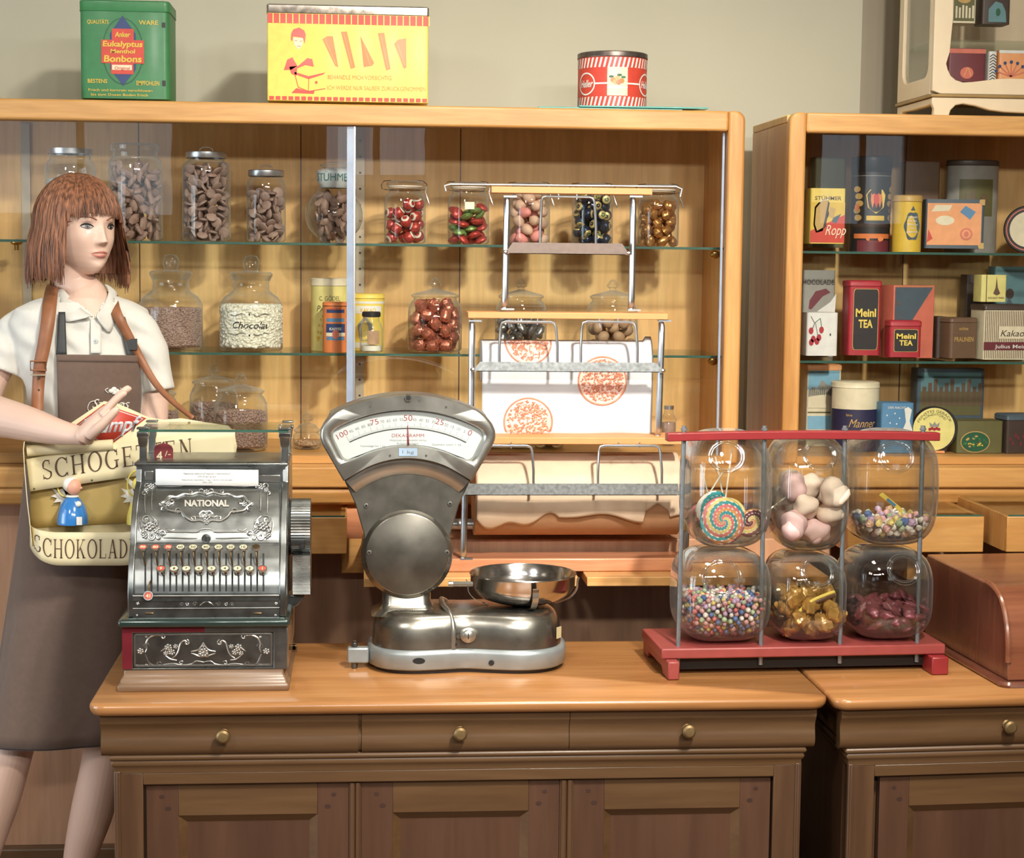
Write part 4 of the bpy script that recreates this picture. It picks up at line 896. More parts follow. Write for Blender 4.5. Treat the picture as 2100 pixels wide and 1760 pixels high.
def a4(b, f, k, R, H):
    f0 = f; f = lambda u, v, l=.0007: f0(u*1.18, v, l)
    band(b, f, H*.26, H*.30, 't_brown_dark', -1.2, 1.2, R)
    for s in (-1, 1):
        for j in range(5): blob(b, f, s*R*(.80+.08*sin(j*2)), H*(.36+j*.075), .010, .008, 't_gold', .001, 12)
        blob(b, f, s*R*.85, H*.47, .007, .009, 't_orange', .0014, 12)
    b.add([f(x, z, .0012) for x, z in ((0, H*.40), (.018, H*.47), (.022, H*.60), (.014, H*.655), (-.014, H*.655), (-.022, H*.60), (-.018, H*.47))], [tuple(range(7))], 't_ylabel')
    for dx, w, m, l in ((0, .006, 't_red', .002), (-.008, .004, 't_orange', .0018), (.008, .004, 't_orange', .0018)): b.add([f(dx+x*w, z, l) for x, z in ((0, H*.46), (1, H*.54), (.8, H*.62), (0, H*.60), (-.8, H*.62), (-1, H*.54))], [tuple(range(6))], m)
    band(b, f, H*.33, H*.38, 't_ylabel', -.4, .4, R); band(b, f, H*.14, H*.19, 't_orange', -1, 1, R); blob(b, f, 0, H*.135, .02, .008, 't_orange'); band(b, f, H*.80, H*.805, 't_grey', -1.4, 1.4, R)
    band(b, f, 0, H*.12, 't_maroon', -.8, .8, R)
cyltin('tall_tin', 'tall dark tin with golden tulip emblem behind the orange canister', 1794, 322, 514, 41, 4.60, ZS21, 't_black', a4, 't_black', 30)
def a5(b, f, k, R, H):
    blob(b, f, .004, H*.46, .021, .036, 't_slate', .001, 36, lambda a: 1+.07*cos(6*a)); b.add([f(.004+x, z, .001) for x, z in ((0, H*.82), (.006, H*.74), (-.006, H*.74))], [(0, 1, 2)], 't_slate')
    for j, (s_, w) in enumerate((('CLUB SWEETS', .026), ('SALTED', .020), ('FITTINGTON', .026), ('AND', .010), ('LUXURY NUTS', .030))): b.text(s_, .0048, lambda u, v: f(.004+u, H*(.60-j*.065)+v, .0016), 't_white', w=w, bold=.02)
cyltin('nut_canister', 'orange round canister with dark emblem in front of the tulip tin', 1867, 402, 513, 30, 4.53, ZS21, 't_ylabel', a5, 't_gold', 12)
t = Tin('suitcase_tin', 'peach suitcase-shaped tin with blue stamp and black corners', 'tin', 1955, 512, 4.55, ZS21, radians(-9)); t.body(1896, 2016, 408, 510, .10, 't_slate', .006); t.rect(1900, 416, 2010, 503, 't_peach').oval(1936, 452, 19, 10, 't_cream', 2).poly([(1966, 434), (1977, 421), (1998, 434), (1987, 450)], 't_blue', 2)
t.oval(1980, 480, 13, 13, 't_coral', 2).oval(1980, 480, 9, 9, 't_peach', 3).oval(1980, 480, 5, 6, 't_coral', 4).poly([(1903, 470), (1912, 490), (1900, 498)], 't_red', 2).poly([(1916, 420), (1950, 420), (1944, 432), (1908, 434)], 't_cream', 2)
for x, y, q in ((2016, 408, 1), (2016, 510, -1)): t.poly([(x, y), (x-10, y), (x-12, y+q*6), (x-6, y+q*12), (x, y+q*12)], 't_gold', 3)
b = t.b; xx = t.X(2016)+.0006; b.add([(xx, .012, t.Z(500)), (xx, .088, t.Z(500)), (xx, .088, t.Z(420)), (xx, .012, t.Z(420))], [(0, 1, 2, 3)], 't_red')
for z in (440, 480): b.box(xx, xx+.003, .03, .045, t.Z(z+6), t.Z(z), 't_gold')
t.done()
r = thing('round_tin', 'round dark tin standing on edge at the right end of the top shelf', 'tin', (P(2108, 470, 4.58).x, 4.58, ZS21+.0006), radians(-25)); b = MB('t_black'); b.cyl(.062, (0, 0, .062), .035, n=40, ax='y', bev=.003); b.lathe([(.055, -.001), (.052, -.001)], (0, 0, .062), 't_coral', 40, ax='y'); b.disc(.046, (0, -.0008, .062), 't_cream', 30, 'y'); b.build('body', r)
t = Tin('dark_box', 'dim olive box at the back behind the toast tin', 'box', 1698, 508, 4.70, ZS21); t.body(1666, 1732, 322, 508, .06, 't_olive'); t.done()
cyltin('drum_tin', 'dim grey drum tin at the back behind the suitcase tin', 2000, 330, 510, 55, 4.68, ZS21, 't_grey', lambda b, f, k, R, H: (band(b, f, H*.4, H*.8, 't_olive', -.7, .7, R), blob(b, f, -.02, H*.6, .014, .02, 't_brown'), blob(b, f, .02, H*.58, .012, .016, 't_brown')), 't_brown_dark', 10, .6)
t = Tin('dark_box', 'dim brown box at the back behind the orange canister', 'box', 1885, 508, 4.72, ZS21); t.body(1850, 1925, 330, 508, .05, 't_brown'); t.done()
# ---- middle shelf
t = Tin('chocolate_tin', 'white tin lettered CHOCOLADE with brown sprig at the back left', 'tin', 1684, 738, 4.66, ZS22); t.body(1642, 1710, 552, 738, .08, 't_grey'); t.txt('CHOCOLADE', 1669, 582, 11, 76, 't_brown_dark'); t.poly([(1656, 615), (1668, 596), (1690, 590), (1700, 598), (1684, 606), (1660, 634), (1654, 632)], 't_maroon').poly([(1672, 638), (1700, 618), (1712, 600), (1710, 640)], 't_white', 2); t.done()
t = Tin('cherry_tin', 'white tin with red cherries at the left of the middle shelf', 'tin', 1686, 730, 4.54, ZS22); t.body(1652, 1718, 640, 730, .08, 't_white'); 
for x, y in ((1661, 678), (1683, 676), (1666, 695), (1678, 692), (1662, 702), (1674, 700)): t.oval(x, y, 5, 7, 't_crimson', 2)
t.line([(1660, 648), (1668, 662), (1664, 674)], 1.4, 't_brown_dark').line([(1668, 662), (1680, 652), (1684, 674)], 1.4, 't_green_dark').line([(1670, 662), (1676, 690)], 1.2, 't_green_dark').oval(1702, 686, 1.5, 3, 't_black'); t.done()
def tea(label, pxc, x0, x1, y0, y1, Y, d, py2, l1, l2, lh):
    t = Tin('tea_tin', label, 'tin', pxc, y1, Y, ZS22); t.body(x0, x1, y0+6, y1, d, 't_crimson', .008); t.lid(x0, x1, y0, y0+12, d, 't_crimson', .008)
    o = (x0+9, y0+17, x1-6, y1-11) if lh > 14 else (x0+9, y0+18, x1-7, y1-11)
    t.poly([(o[0]+a*(o[2]-o[0]), o[3]-c*(o[3]-o[1])) for a, c in rrect(0, 1, 0, 1, .08, 3)], 't_gold', 1); t.poly([(o[0]+1.2+a*(o[2]-o[0]-2.4), o[3]-1.2-c*(o[3]-o[1]-2.4)) for a, c in rrect(0, 1, 0, 1, .08, 3)], 't_black', 2)
    t.txt('Meinl', (o[0]+o[2])/2, l1, lh, (o[2]-o[0])*.8, 't_yellow', 3, .03).txt('TEA', (o[0]+o[2])/2, l2, lh, (o[2]-o[0])*.56, 't_yellow', 3, .03); t.done()
tea('tall red and black tea tin with yellow lettering', 1770, 1737, 1806, 573, 729, 4.58, .07, 0, 648, 671, 17)
tea('small red and black tea tin in front of the coral tin', 1852, 1822, 1890, 656, 733, 4.52, .05, 0, 694, 708, 11)
t = Tin('book_tin', 'tall coral tin with black diagonal panel behind the small tea tin', 'tin', 1872, 735, 4.57, ZS22, radians(12)); t.body(1824, 1918, 583, 735, .07, 't_coral', .003); t.poly([(1827, 587), (1913, 587), (1868, 655), (1827, 700)], 't_slate').line([(1826, 585), (1914, 585)], 1, 't_gold', 2).txt('K', 1834, 625, 10, 8, 't_brown', 2)
for i in range(5): t.line([(1834, 640+i*9), (1842, 644+i*9)], 1.4, 't_brown', 2)
t.done()
t = Tin('brown_tin', 'small brown tin with embossed lettering beside the striped tin', 'tin', 1975, 735, 4.56, ZS22, radians(14)); t.body(1944, 2008, 655, 735, .07, 't_brown', .008); t.lid(1944, 2008, 650, 660, .07, 't_brown', .008); t.txt('echte', 1974, 676, 7, 22, 't_gold').txt('PRALINEN', 1975, 700, 10, 46, 't_gold'); t.done()
t = Tin('dark_box', 'dark narrow box left of the brown lettered tin', 'box', 1930, 735, 4.60, ZS22); t.body(1918, 1941, 648, 735, .07, 't_brown_dark'); t.done()
t = Tin('cocoa_tin', 'cream and brown striped cocoa tin at the right edge', 'tin', 2065, 738, 4.55, ZS22, radians(5)); t.body(2012, 2120, 630, 738, .09, 't_cream', .006); t.lid(2012, 2120, 622, 634, .09, 't_brown_dark', .006)
for i in range(27): x = 2014+i*4; t.rect(x, 636, x+1.7, 736, 't_brown')
t.rect(2012, 701, 2120, 718, 't_maroon', 2).txt('Julius Meinl', 2073, 714, 8, 74, 't_white', 3).poly([(2044, 668), (2100, 668), (2100, 694), (2044, 694)], 't_cream', 2).txt('Kakao', 2074, 689, 14, 52, 't_brown_dark', 3, 0, .3); t.done()
zt2 = P(2040, 622, 4.55).z
t = Tin('pocket_tin', 'small yellow hinged tin with tower picture on top of the striped tin', 'tin', 2032, 620, 4.57, zt2+.0025, radians(6)); t.body(2010, 2066, 563, 620, .05, 't_lemon', .004); t.rect(2020, 563, 2021.5, 620, 't_brown_dark', 2).poly([(2043, 566), (2046, 590), (2052, 602), (2044, 606), (2036, 602), (2041, 590)], 't_brown', 2).txt('NOUGAT PARIS', 2043, 613, 4, 36, 't_brown'); t.done()
t = Tin('blue_tin', 'blue-grey tin at the back right behind the small yellow tin', 'tin', 2080, 738, 4.72, ZS22); t.body(2032, 2110, 543, 738, .06, 't_teal'); t.oval(2065, 600, 9, 11, 't_brown_dark').poly([(2060, 735), (2057, 622), (2064, 608), (2073, 622), (2075, 735)], 't_slate', 2); t.done()
t = Tin('dark_box', 'tall dark box at the back left of the small yellow tin', 'box', 1993, 738, 4.72, ZS22); t.body(1975, 2028, 560, 738, .05, 't_brown_dark'); t.done()
# ---- floor of the right-hand case
t = Tin('castle_tin', 'tall tin with castle picture at the bottom left corner', 'tin', 1690, 946, 4.64, ZB0); t.body(1650, 1722, 752, 946, .09, 't_cream', .004); t.lid(1650, 1722, 744, 756, .09, 't_peach', .004); t.rect(1652, 757, 1718, 835, 't_skyblue').poly([(1652, 800), (1664, 790), (1670, 796), (1680, 776), (1690, 784), (1700, 790), (1718, 796), (1718, 835), (1652, 835)], 't_grey', 2).poly([(1652, 812), (1690, 806), (1718, 816), (1718, 835), (1652, 835)], 't_cream', 3)
for i in range(14): x = 1655+i*4.4; t.rect(x, 796-5*sin(i*1.3), x+1.5, 808, 't_olive', 3)
t.rect(1652, 843, 1720, 846, 't_olive').rect(1652, 852, 1720, 880, 't_skyblue'); t.done()
def a6(b, f, k, R, H):
    band(b, f, H*.62, H*.66, 't_cream', -1.5, 1.5, R); b.text('Manner', .022, lambda u, v: f(u+.004, H*.36+v, .0014), 't_gold', w=.07, shear=.35); b.text('feine', .007, lambda u, v: f(u-.03, H*.52+v, .0014), 't_gold', w=.016)
    band(b, f, H*.66, H*.93, 't_cream', -1.5, 1.5, R, .0009)
cyltin('confectionery_tin', 'round navy tin with cream lid and gold script', 1763, 788, 946, 50, 4.50, ZB0, 't_navyd', a6, 't_cream', 10)
t = Tin('lady_tin', 'small blue tin with white figure next to the navy round tin', 'tin', 1838, 946, 4.475, ZB0); t.body(1803, 1873, 824, 946, .06, 't_blue', .006); t.poly([(1852, 836), (1860, 832), (1868, 838), (1864, 862), (1872, 886), (1846, 890), (1856, 864)], 't_white').poly([(1812, 884), (1832, 876), (1850, 884), (1845, 900), (1815, 900)], 't_peach', 2).txt('DER NACHT', 1836, 836, 5, 38, 't_white')
for x, y in ((1815, 850), (1822, 866), (1832, 846), (1836, 868), (1828, 880), (1842, 856)): t.oval(x, y, 1.6, 2, 't_white', 2, 6)
t.done()
r = thing('round_tin', 'round yellow tin with red crown standing on edge beside the blue tin', 'tin', (P(1915, 942, 4.47).x, 4.475, ZB0+.0006), 0); k = 4.53/3700; R = 45*k
b = MB('t_black'); b.cyl(R+.002, (.005, 0, 50*k), .03, n=48, ax='y', bev=.002); b.disc(R-.0005, (-.001, -.001, 50*k), 't_lemon', 48, 'y')
b.text('FEINSTES GEBÄCK', .007, lambda u, v: ((R-.012+v)*sin(u/(R-.012)), -.0018, 50*k+(R-.012+v)*cos(u/(R-.012))), 't_olive', w=.10); b.text('KONDITOREI', .006, lambda u, v: ((R-.020+v)*sin(u/(R-.02)), -.0018, 50*k+(R-.020+v)*cos(u/(R-.02))), 't_olive', w=.06)
for i in range(5): b.disc(.004, (-.012+i*.006, -.0018, 50*k+.002*(i % 2)), 't_crimson', 10, 'y')
b.add([(x, -.0019, 50*k+z) for x, z in ((-.011, .006), (.011, .006), (.014, .018), (.005, .012), (0, .020), (-.005, .012), (-.014, .018))], [tuple(range(7))], 't_grey'); b.build('body', r, smooth=.6)
b = MB('t_peach'); b.box(-.02, .028, -.006, .036, 0, 5*k); b.build('stand', r, bevel=.001)
t = Tin('picture_tin', 'dim dark tin with town view behind the round yellow tin', 'tin', 1940, 946, 4.70, ZB0); t.body(1872, 2018, 752, 946, .06, 't_slate'); t.rect(1880, 800, 2010, 850, 't_olive').rect(1880, 760, 2010, 800, 't_teal')
for i in range(11): x = 1884+i*12; t.rect(x, 790-8*(i % 3), x+8, 830, 't_brown', 2)
t.done()
t = Tin('green_tin', 'low olive green tin with golden oval picture', 'tin', 2006, 945, 4.475, ZB0); t.body(1958, 2058, 862, 945, .08, 't_olive', .006); t.oval(1998, 906, 32, 23, 't_gold', 1, 26).oval(1998, 906, 30, 21, 't_green_dark', 2, 26)
rn = random.Random(7)
for i in range(26): a = rn.uniform(0, 6.28); q = sqrt(rn.random()); t.oval(1998+25*q*cos(a), 906+16*q*sin(a), rn.uniform(2, 4), rn.uniform(1.5, 3), rn.choice(['t_ylabel', 't_olive', 't_gold', 't_green']), 3+i*.05, 8)
t.done()
t = Tin('dark_tin', 'dark tin at the bottom right corner of the case', 'tin', 2085, 946, 4.475, ZB0, radians(8)); t.body(2060, 2125, 856, 946, .07, 't_brown_dark', .006); t.lid(2060, 2125, 848, 860, .07, 't_slate', .006)
for i in range(9): t.oval(2068+i*6, 900+10*sin(i*2), 3, 5, 't_maroon', 2, 8)
t.done()
# ---------------------------------------------------------------- cream vitrine on the right-hand case
mat('cream_lacquer', (226, 204, 168), .35, ns=20, na=.03, coat=.3); mat('old_gold', (170, 136, 80), .4, .5)
YV = 4.46
x0 = P(1912, 190, YV).x; r = thing('vitrine', 'cream lacquered vitrine with curved legs on the right-hand case', 'display case', (x0, YV, ZTC)); V = lambda px, py: P(px, py, YV)-r.location
zl = V(1912, 197).z; zt = .62; wv = .62; dv = .30
fr = [(0, zl+.006), (wv, zl+.006), (wv, zt), (0, zt)]
pin = [V(x, y) for x, y in ((1941, 130), (1944, 142), (1950, 155), (1960, 164), (1975, 169), (1995, 168), (2020, 165), (2045, 162), (2070, 161))]
inn = [(q.x, q.z) for q in pin]; s = wv-.05; top = zt-.05
inn += [(wv-a, c) for a, c in inn[::-1]]+[(wv-.045, .30), (wv-.035, top-.03), (wv-.06, top), (.06, top), (.035, top-.03), (.048, .25), (.042, .16)]
N = len(inn); out = []
for a, c in inn:   # project each inner point to the outer rectangle
    cx_, cz_ = wv/2, (zl+zt)/2; dx, dz = a-cx_, c-cz_; k = min((wv/2)/abs(dx) if dx else 9e9, ((zt-zl)/2-.003)/abs(dz) if dz else 9e9); out.append((cx_+dx*k, cz_+dz*k+.003))
b = MB('cream_lacquer'); b.ring(out, inn, 0, .022); b.build('front_frame', r, bevel=.002)
b = MB('cream_lacquer'); zi = zl+.006
so_ = [(.022, zi), (dv, zi), (dv, zt), (.022, zt)]; 
si = rrect(.04, dv-.04, zi+.045, zt-.04, .035, 4); sc = []
for a, c in si: cx_, cz_ = (.022+dv)/2, (zi+zt)/2; dx, dz = a-cx_, c-cz_; k = min(((dv-.022)/2)/abs(dx), ((zt-zi)/2)/abs(dz)); sc.append((cx_+dx*k, cz_+dz*k))
b.ring(sc, si, 0, .018, 'x'); b.build('side_frame', r, bevel=.002)
b = MB('cream_lacquer'); b.ring(sc, si, wv-.018, wv, 'x'); b.box(.018, wv-.018, dv-.012, dv, zi, zt); b.box(.018, wv-.018, .022, dv-.012, zi, zi+.03); b.box(.0, wv, .0, dv, zt+.0005, zt+.02); b.build('carcass', r)
b = MB('pane'); b.box(.03, wv-.03, .010, .012, zi+.02, zt-.03); b.box(.008, .010, .03, dv-.03, zi+.03, zt-.03); b.build('glass_pane', r)
b = MB('shelf_glass'); b.box(.02, wv-.02, .04, dv-.014, V(2000, 78).z-.005, V(2000, 78).z); b.build('glass_shelf', r)
b = MB('old_gold'); b.box(-.004, wv+.004, -.004, dv+.004, zl-.002, zl+.0055); b.build('gilt_edge', r, bevel=.0015)
b = MB('cream_lacquer')   # scalloped apron running into the legs
ap = [V(x, y) for x, y in ((1912, 199), (1911, 210), (1916, 222), (1914, 243), (1946, 243), (1950, 226), (1960, 216), (1975, 213), (2000, 217), (2030, 226), (2060, 230), (2100, 232))]
pts = [(q.x, max(q.z, 0)) for q in ap]; pts = pts+[(wv-a, c) for a, c in pts[::-1]]
b.prism(pts, .0, .02); b.build('apron', r, bevel=.003)
b = MB('cream_lacquer'); b.prism([(.02, zl-.003), (.02, 0.03), (.05, .028), (.12, zl*.55), (dv-.12, zl*.55), (dv-.04, .03), (dv-.03, 0), (dv, 0), (dv, zl-.003)], .001, .018, 'x'); b.build('side_apron', r, bevel=.003)
b = MB('cream_lacquer'); b.box(wv-.03, wv-.004, dv-.03, dv, 0, zl-.003); b.build('leg', r, bevel=.003)
zf = zi+.0305; zs = V(2000, 78).z+.0005
def vt(label, px0, px1, py0, py1, z, art, m, Y=YV+.07):
    t = Tin('small_tin', label, 'tin', (px0+px1)/2, py1, Y, ZTC+z); t.body(px0, px1, py0, py1, .06, m, .006); art(t); t.done()
vt('small maroon tin on the vitrine floor', 1942, 2022, 100, 168, zf, lambda t: t.oval(1982, 150, 14, 12, 't_coral').rect(1943, 101, 2021, 110, 't_coral').line([(1976, 156), (1984, 138), (1990, 156)], 2, 't_peach', 2), 't_maroon')
def pf(t):
    for i in range(7):
        a = -1.2+i*.4; t.line([(2072, 158), (2072+34*sin(a), 158-30*cos(a))], 2, 't_coral', 2).oval(2072+34*sin(a), 158-30*cos(a), 3.5, 3.5, 't_navy', 3, 8)
    t.rect(2046, 104, 2110, 110, 't_white')
vt('peach tin with flower fan picture at the vitrine right', 2046, 2112, 104, 168, zf, pf, 't_peach')
def zz(t):
    for i in range(9): y = 112+i*6; t.line([(2028, y+5), (2035, y), (2042, y+5)], 1.8, 't_brown_dark')
vt('narrow tin with black and white zigzag between the vitrine tins', 2026, 2044, 106, 168, zf, zz, 't_white')
def tw(t):
    t.rect(1954, 0, 1998, 44, 't_olive')
    for i in range(6): t.rect(1958+i*7, 14+3*sin(i*2), 1962+i*7, 38, 't_cream', 2)
    t.oval(1976, 0, 14, 8, 't_gold', 2)
vt('cream tin with palace picture on the vitrine glass shelf', 1951, 2002, -30, 48, zs, tw, 't_cream')
vt('dark tin with green arched picture on the vitrine glass shelf', 2012, 2072, -30, 50, zs, lambda t: t.poly([(2026, 46), (2026, 20), (2040, 4), (2054, 8), (2062, 24), (2064, 46)], 't_teal').oval(2046, 26, 5, 8, 't_green_dark', 2), 't_brown_dark')
# ---------------------------------------------------------------- silver cash register
mat('nickel', (150, 154, 154), .3, 1., ns=30, na=.12, rn=.08); mat('nickel_relief', (200, 200, 196), .26, .95, ns=60, na=.08)
mat('emboss', (206, 202, 192), .4, .5); mat('nickel_dark', (112, 116, 116), .32, .9, ns=40, na=.2, rn=.1); mat('green_plate', (44, 62, 58), .2, .2, coat=.6)
mat('key_cream', (228, 216, 176), .35); mat('key_red', (210, 84, 70), .35); mat('slot_black', (22, 22, 24), .6)
mat('card_white', (236, 236, 234), .6, ns=40, na=.01); mat('bronze', (130, 104, 70), .35, .9, ns=60, na=.2); mat('flag_red', (132, 42, 46), .45); mat('burgundy', (120, 30, 42), .3, .1, coat=.5)
wood('walnut', (122, 92, 66), (150, 116, 84), 'x', .4, 1.4, .2); wood('walnut_side', (150, 112, 78), (172, 134, 96), 'y', .4, 1.2, .2)
RY = 3.535; q = PZ(416, 1415, ZC)
reg = thing('cash_register', 'antique silver cash register with embossed ornaments on the main counter', 'cash register', (q.x, RY, ZC+.0004))
RL = reg.location
def G(px, py, Y): return P(px, py, Y)-RL
def gx(px, Y=RY): return G(px, 1300, Y).x
def gz(py, Y=RY): return G(416, py, Y).z
D1 = .375
b = MB('walnut'); X0, X1 = gx(239), gx(593); zt_ = gz(1377)
loft(b, [(rrect(X0+i, X1-i, i, D1-i*.4, .004, 2), z) for i, z in ((.002, 0), (0, .004), (0, .011), (.002, .014), (.0045, .016), (.005, .021), (.008, .026), (.011, .031), (.012, zt_))]); b.build('wooden_base', reg, smooth=.9)
x0, x1 = gx(251, 3.55), gx(590, 3.55); z0, z1 = zt_+.0004, gz(1283, 3.55); yf = .013
b = MB('nickel'); b.box(x0+.002, x1-.002, yf+.016, D1-.012, z0, z1, 'nickel_dark')
b.ring([(x0, z0), (x1, z0), (x1, z1), (x0, z1)], [(gx(272, 3.55), z0+.003), (gx(561, 3.55), z0+.003), (gx(561, 3.55), gz(1297, 3.55)), (gx(272, 3.55), gz(1297, 3.55))], yf, yf+.0165)
b.box(x1-.0018, x1+.0004, yf+.0165, D1-.012, z0, z1, 'walnut_side'); b.build('drawer_housing', reg, bevel=.0015)
b = MB('burgundy'); b.box(x0-.0004, gx(271, 3.55), yf-.0006, yf, z0+.002, z1-.001); b.box(gx(271, 3.55), gx(420, 3.55), yf-.0006, yf, gz(1296, 3.55), z1-.001); b.build('red_reflection', reg)  # dark red reflections on the nickel, laid on as coloured strips
# drawer front with relief
def strokes(b, pts, S_, r, mirror=None, m='nickel_relief', n=6, rr=None):
    for mm in ((False, True) if mirror else (False,)):
        q_ = [S_((2*mirror-x) if mm else x, y) for x, y in pts]; q_ = spline(q_, 4); N = len(q_)
        b.tube(q_, [r*(1-.55*abs(2*i/(N-1)-1)**2) for i in range(N)] if rr is None else r, m, n=n)
def curl(cx, cy, R, a0, turns, cw=1, n=11, y=1.0): return [(cx+R*(1-.8*i/n)*cos(a0+cw*turns*2*pi*i/n), cy-y*R*(1-.8*i/n)*sin(a0+cw*turns*2*pi*i/n)) for i in range(n+1)]
def rosette(b, cx, cy, R, S_, k, n=6, mirror=None, h=1.0):
    for mm in ((False, True) if mirror else (False,)):
        X = (2*mirror-cx) if mm else cx
        c = S_(X, cy); b.ball(c, (R*k*.35, R*k*.3*h, R*k*.35), 'nickel_relief', 8, 5)
        for i in range(n): a = 2*pi*i/n+.3; c = S_(X+R*.62*cos(a), cy+R*.55*sin(a)); b.ball(c, (R*k*.34, R*k*.22*h, R*k*.30), 'nickel_relief', 7, 5)
yd = yf+.006; Yd = RY+yd; kk = Yd/3700
b = MB('nickel'); dx0, dx1, dz0, dz1 = gx(273, Yd), gx(560, Yd), z0+.004, gz(1298, Yd)
b.prism(rrect(dx0, dx1, dz0, dz1, .003, 3), yd, yd+.0095, 'y'); b.ring(rrect(dx0+.002, dx1-.002, dz0+.002, dz1-.002, .004, 3), rrect(dx0+.0045, dx1-.0045, dz0+.0045, dz1-.0045, .003, 3), yd-.0022, yd, 'y', 'nickel_relief')
SD = lambda x, y: G(x, y, Yd-.0006); mc = 417.
for pts, r in (([(330, 1304), (318, 1303), (306, 1308), (300, 1318), (301, 1330), (298, 1338)], .0018), ([(298, 1342), (302, 1352), (306, 1360), (316, 1366), (328, 1365)], .0018), ([(340, 1302), (370, 1302), (400, 1302), (417, 1302)], .0009),
               ([(335, 1363), (355, 1361), (372, 1364), (392, 1362), (402, 1356), (417, 1358)], .0011), ([(352, 1350), (360, 1345), (366, 1334), (370, 1320), (378, 1314), (385, 1318)], .0017),
               (curl(300, 1326, 7, 0, 1.1), .0013), (curl(334, 1306, 6, 2, 1, -1), .0013), (curl(326, 1363, 6, 0, 1), .0012), (curl(383, 1318, 6, 1.5, 1, -1), .0013), (curl(372, 1360, 5, .5, 1), .0011),
               ([(417, 1318), (411, 1328), (404, 1334), (392, 1336)], .0015), ([(392, 1340), (404, 1344), (411, 1348)], .0014), ([(340, 1345), (350, 1352), (362, 1354)], .0013), ([(330, 1336), (338, 1330), (346, 1322)], .0013)): strokes(b, pts, SD, r, mc)
for cx_, cy_, R in ((288, 1336, 8), (345, 1328, 9), (352, 1338, 8), (340, 1340, 6), (360, 1326, 6), (300, 1306, 3), (300, 1364, 3)): rosette(b, cx_, cy_, R, SD, kk, 6, mc)
rosette(b, 417, 1339, 12, SD, kk, 8); rosette(b, 417, 1325, 5, SD, kk, 5); b.build('ornate_drawer', reg, smooth=.9)
# ledge plate
b = MB('green_plate'); loft(b, [(rrect(gx(242)-i, gx(594)+i, -.004-i, D1-.01, .006, 3), z) for i, z in ((-.002, z1+.0004), (0, z1+.003), (0, z1+.012), (-.002, z1+.014), (-.012, z1+.0165))]); b.build('ledge_plate', reg, smooth=.9)
zq = z1+.0169
# profile of the housing, (Y, photo row)
RP = [(3.556, 1262), (3.552, 1222), (3.555, 1200), (3.563, 1172), (3.576, 1145), (3.594, 1120), (3.600, 1112), (3.606, 1090), (3.620, 1060), (3.640, 1032), (3.664, 1008), (3.690, 992), (3.700, 988), (3.700, 950)]
def yat(py):
    for (a, p0), (c, p1) in zip(RP, RP[1:]):
        if p1 <= py <= p0: return a+(c-a)*(p0-py)/(p0-p1)
    return RP[0][0] if py > RP[0][1] else RP[-1][0]
def SR(px, py, o=.0): Y = yat(py); return G(px, py, Y-o*.75)+Vector((0, 0, o*.5))
prof = [(Y-RY, gz(p, Y)) for Y, p in RP]; prof[0] = (prof[0][0], zq)
back = D1-.03; side = prof+[(back, prof[-1][1]), (back, zq)]
for xa, xb in ((gx(264, 3.56), gx(277, 3.56)), (gx(573, 3.56), gx(587, 3.56))):
    b = MB('nickel')
    sp = [(y-.006 if i < 13 else y, z) for i, (y, z) in enumerate(prof)]+[(back, prof[-1][1]), (back, zq)]; b.prism(sp, xa, xb, 'x'); b.build('side_plate', reg, bevel=.0022, seg=3)
b = MB('nickel_dark'); xa, xb = gx(276, 3.57), gx(574, 3.57); b.prism(side, xa, xb, 'x'); b.build('case', reg)
# keyboard zone
b = MB('nickel'); b.surf(lambda u, v: SR(277+296*u, 1218-98*v, .0012), 8, 24, flip=False)
for i in range(20):
    x = 298+12.75*i; top = 1128 if i % 2 == 0 else 1136
    b.surf(lambda u, v: SR(x-1.8+3.6*u, 1214-(1214-top)*v, .0018), 1, 14, 'slot_black')
b.build('keyboard_plate', reg, smooth=1.2)
b = MB('nickel'); b.box(xa, xb, 3.545-RY, 3.565-RY, gz(1232, 3.55), gz(1221, 3.55), 'nickel_dark'); b.tube([(xa, 3.545-RY, gz(1221, 3.55)), (xb, 3.545-RY, gz(1221, 3.55))], .0022); b.tube([(xa, 3.547-RY, gz(1247, 3.55)), (xb, 3.547-RY, gz(1247, 3.55))], .0014)
SS = lambda x, y: G(x, y, 3.5475); b.box(xa, xb, 3.548-RY, 3.57-RY, zq, gz(1232, 3.55))
for x in (424,): 
    for pts in (curl(400, 1239, 5, 0, 1.2), curl(385, 1239, 4, 2, 1.1), curl(372, 1240, 4, 0, 1.1), [(410, 1242), (417, 1236), (424, 1234)]): strokes(b, pts, SS, .0011, 424)
for x in (282, 566): rosette(b, x, 1238, 4, SS, .00095, 5); rosette(b, x-1, 1262, 3, SS, .00095, 4)
for x in (306, 528): b.ball(SS(x, 1258), (.010, .002, .0022), 'bronze', 12, 6)
b.build('lower_rail', reg, bevel=.0006)
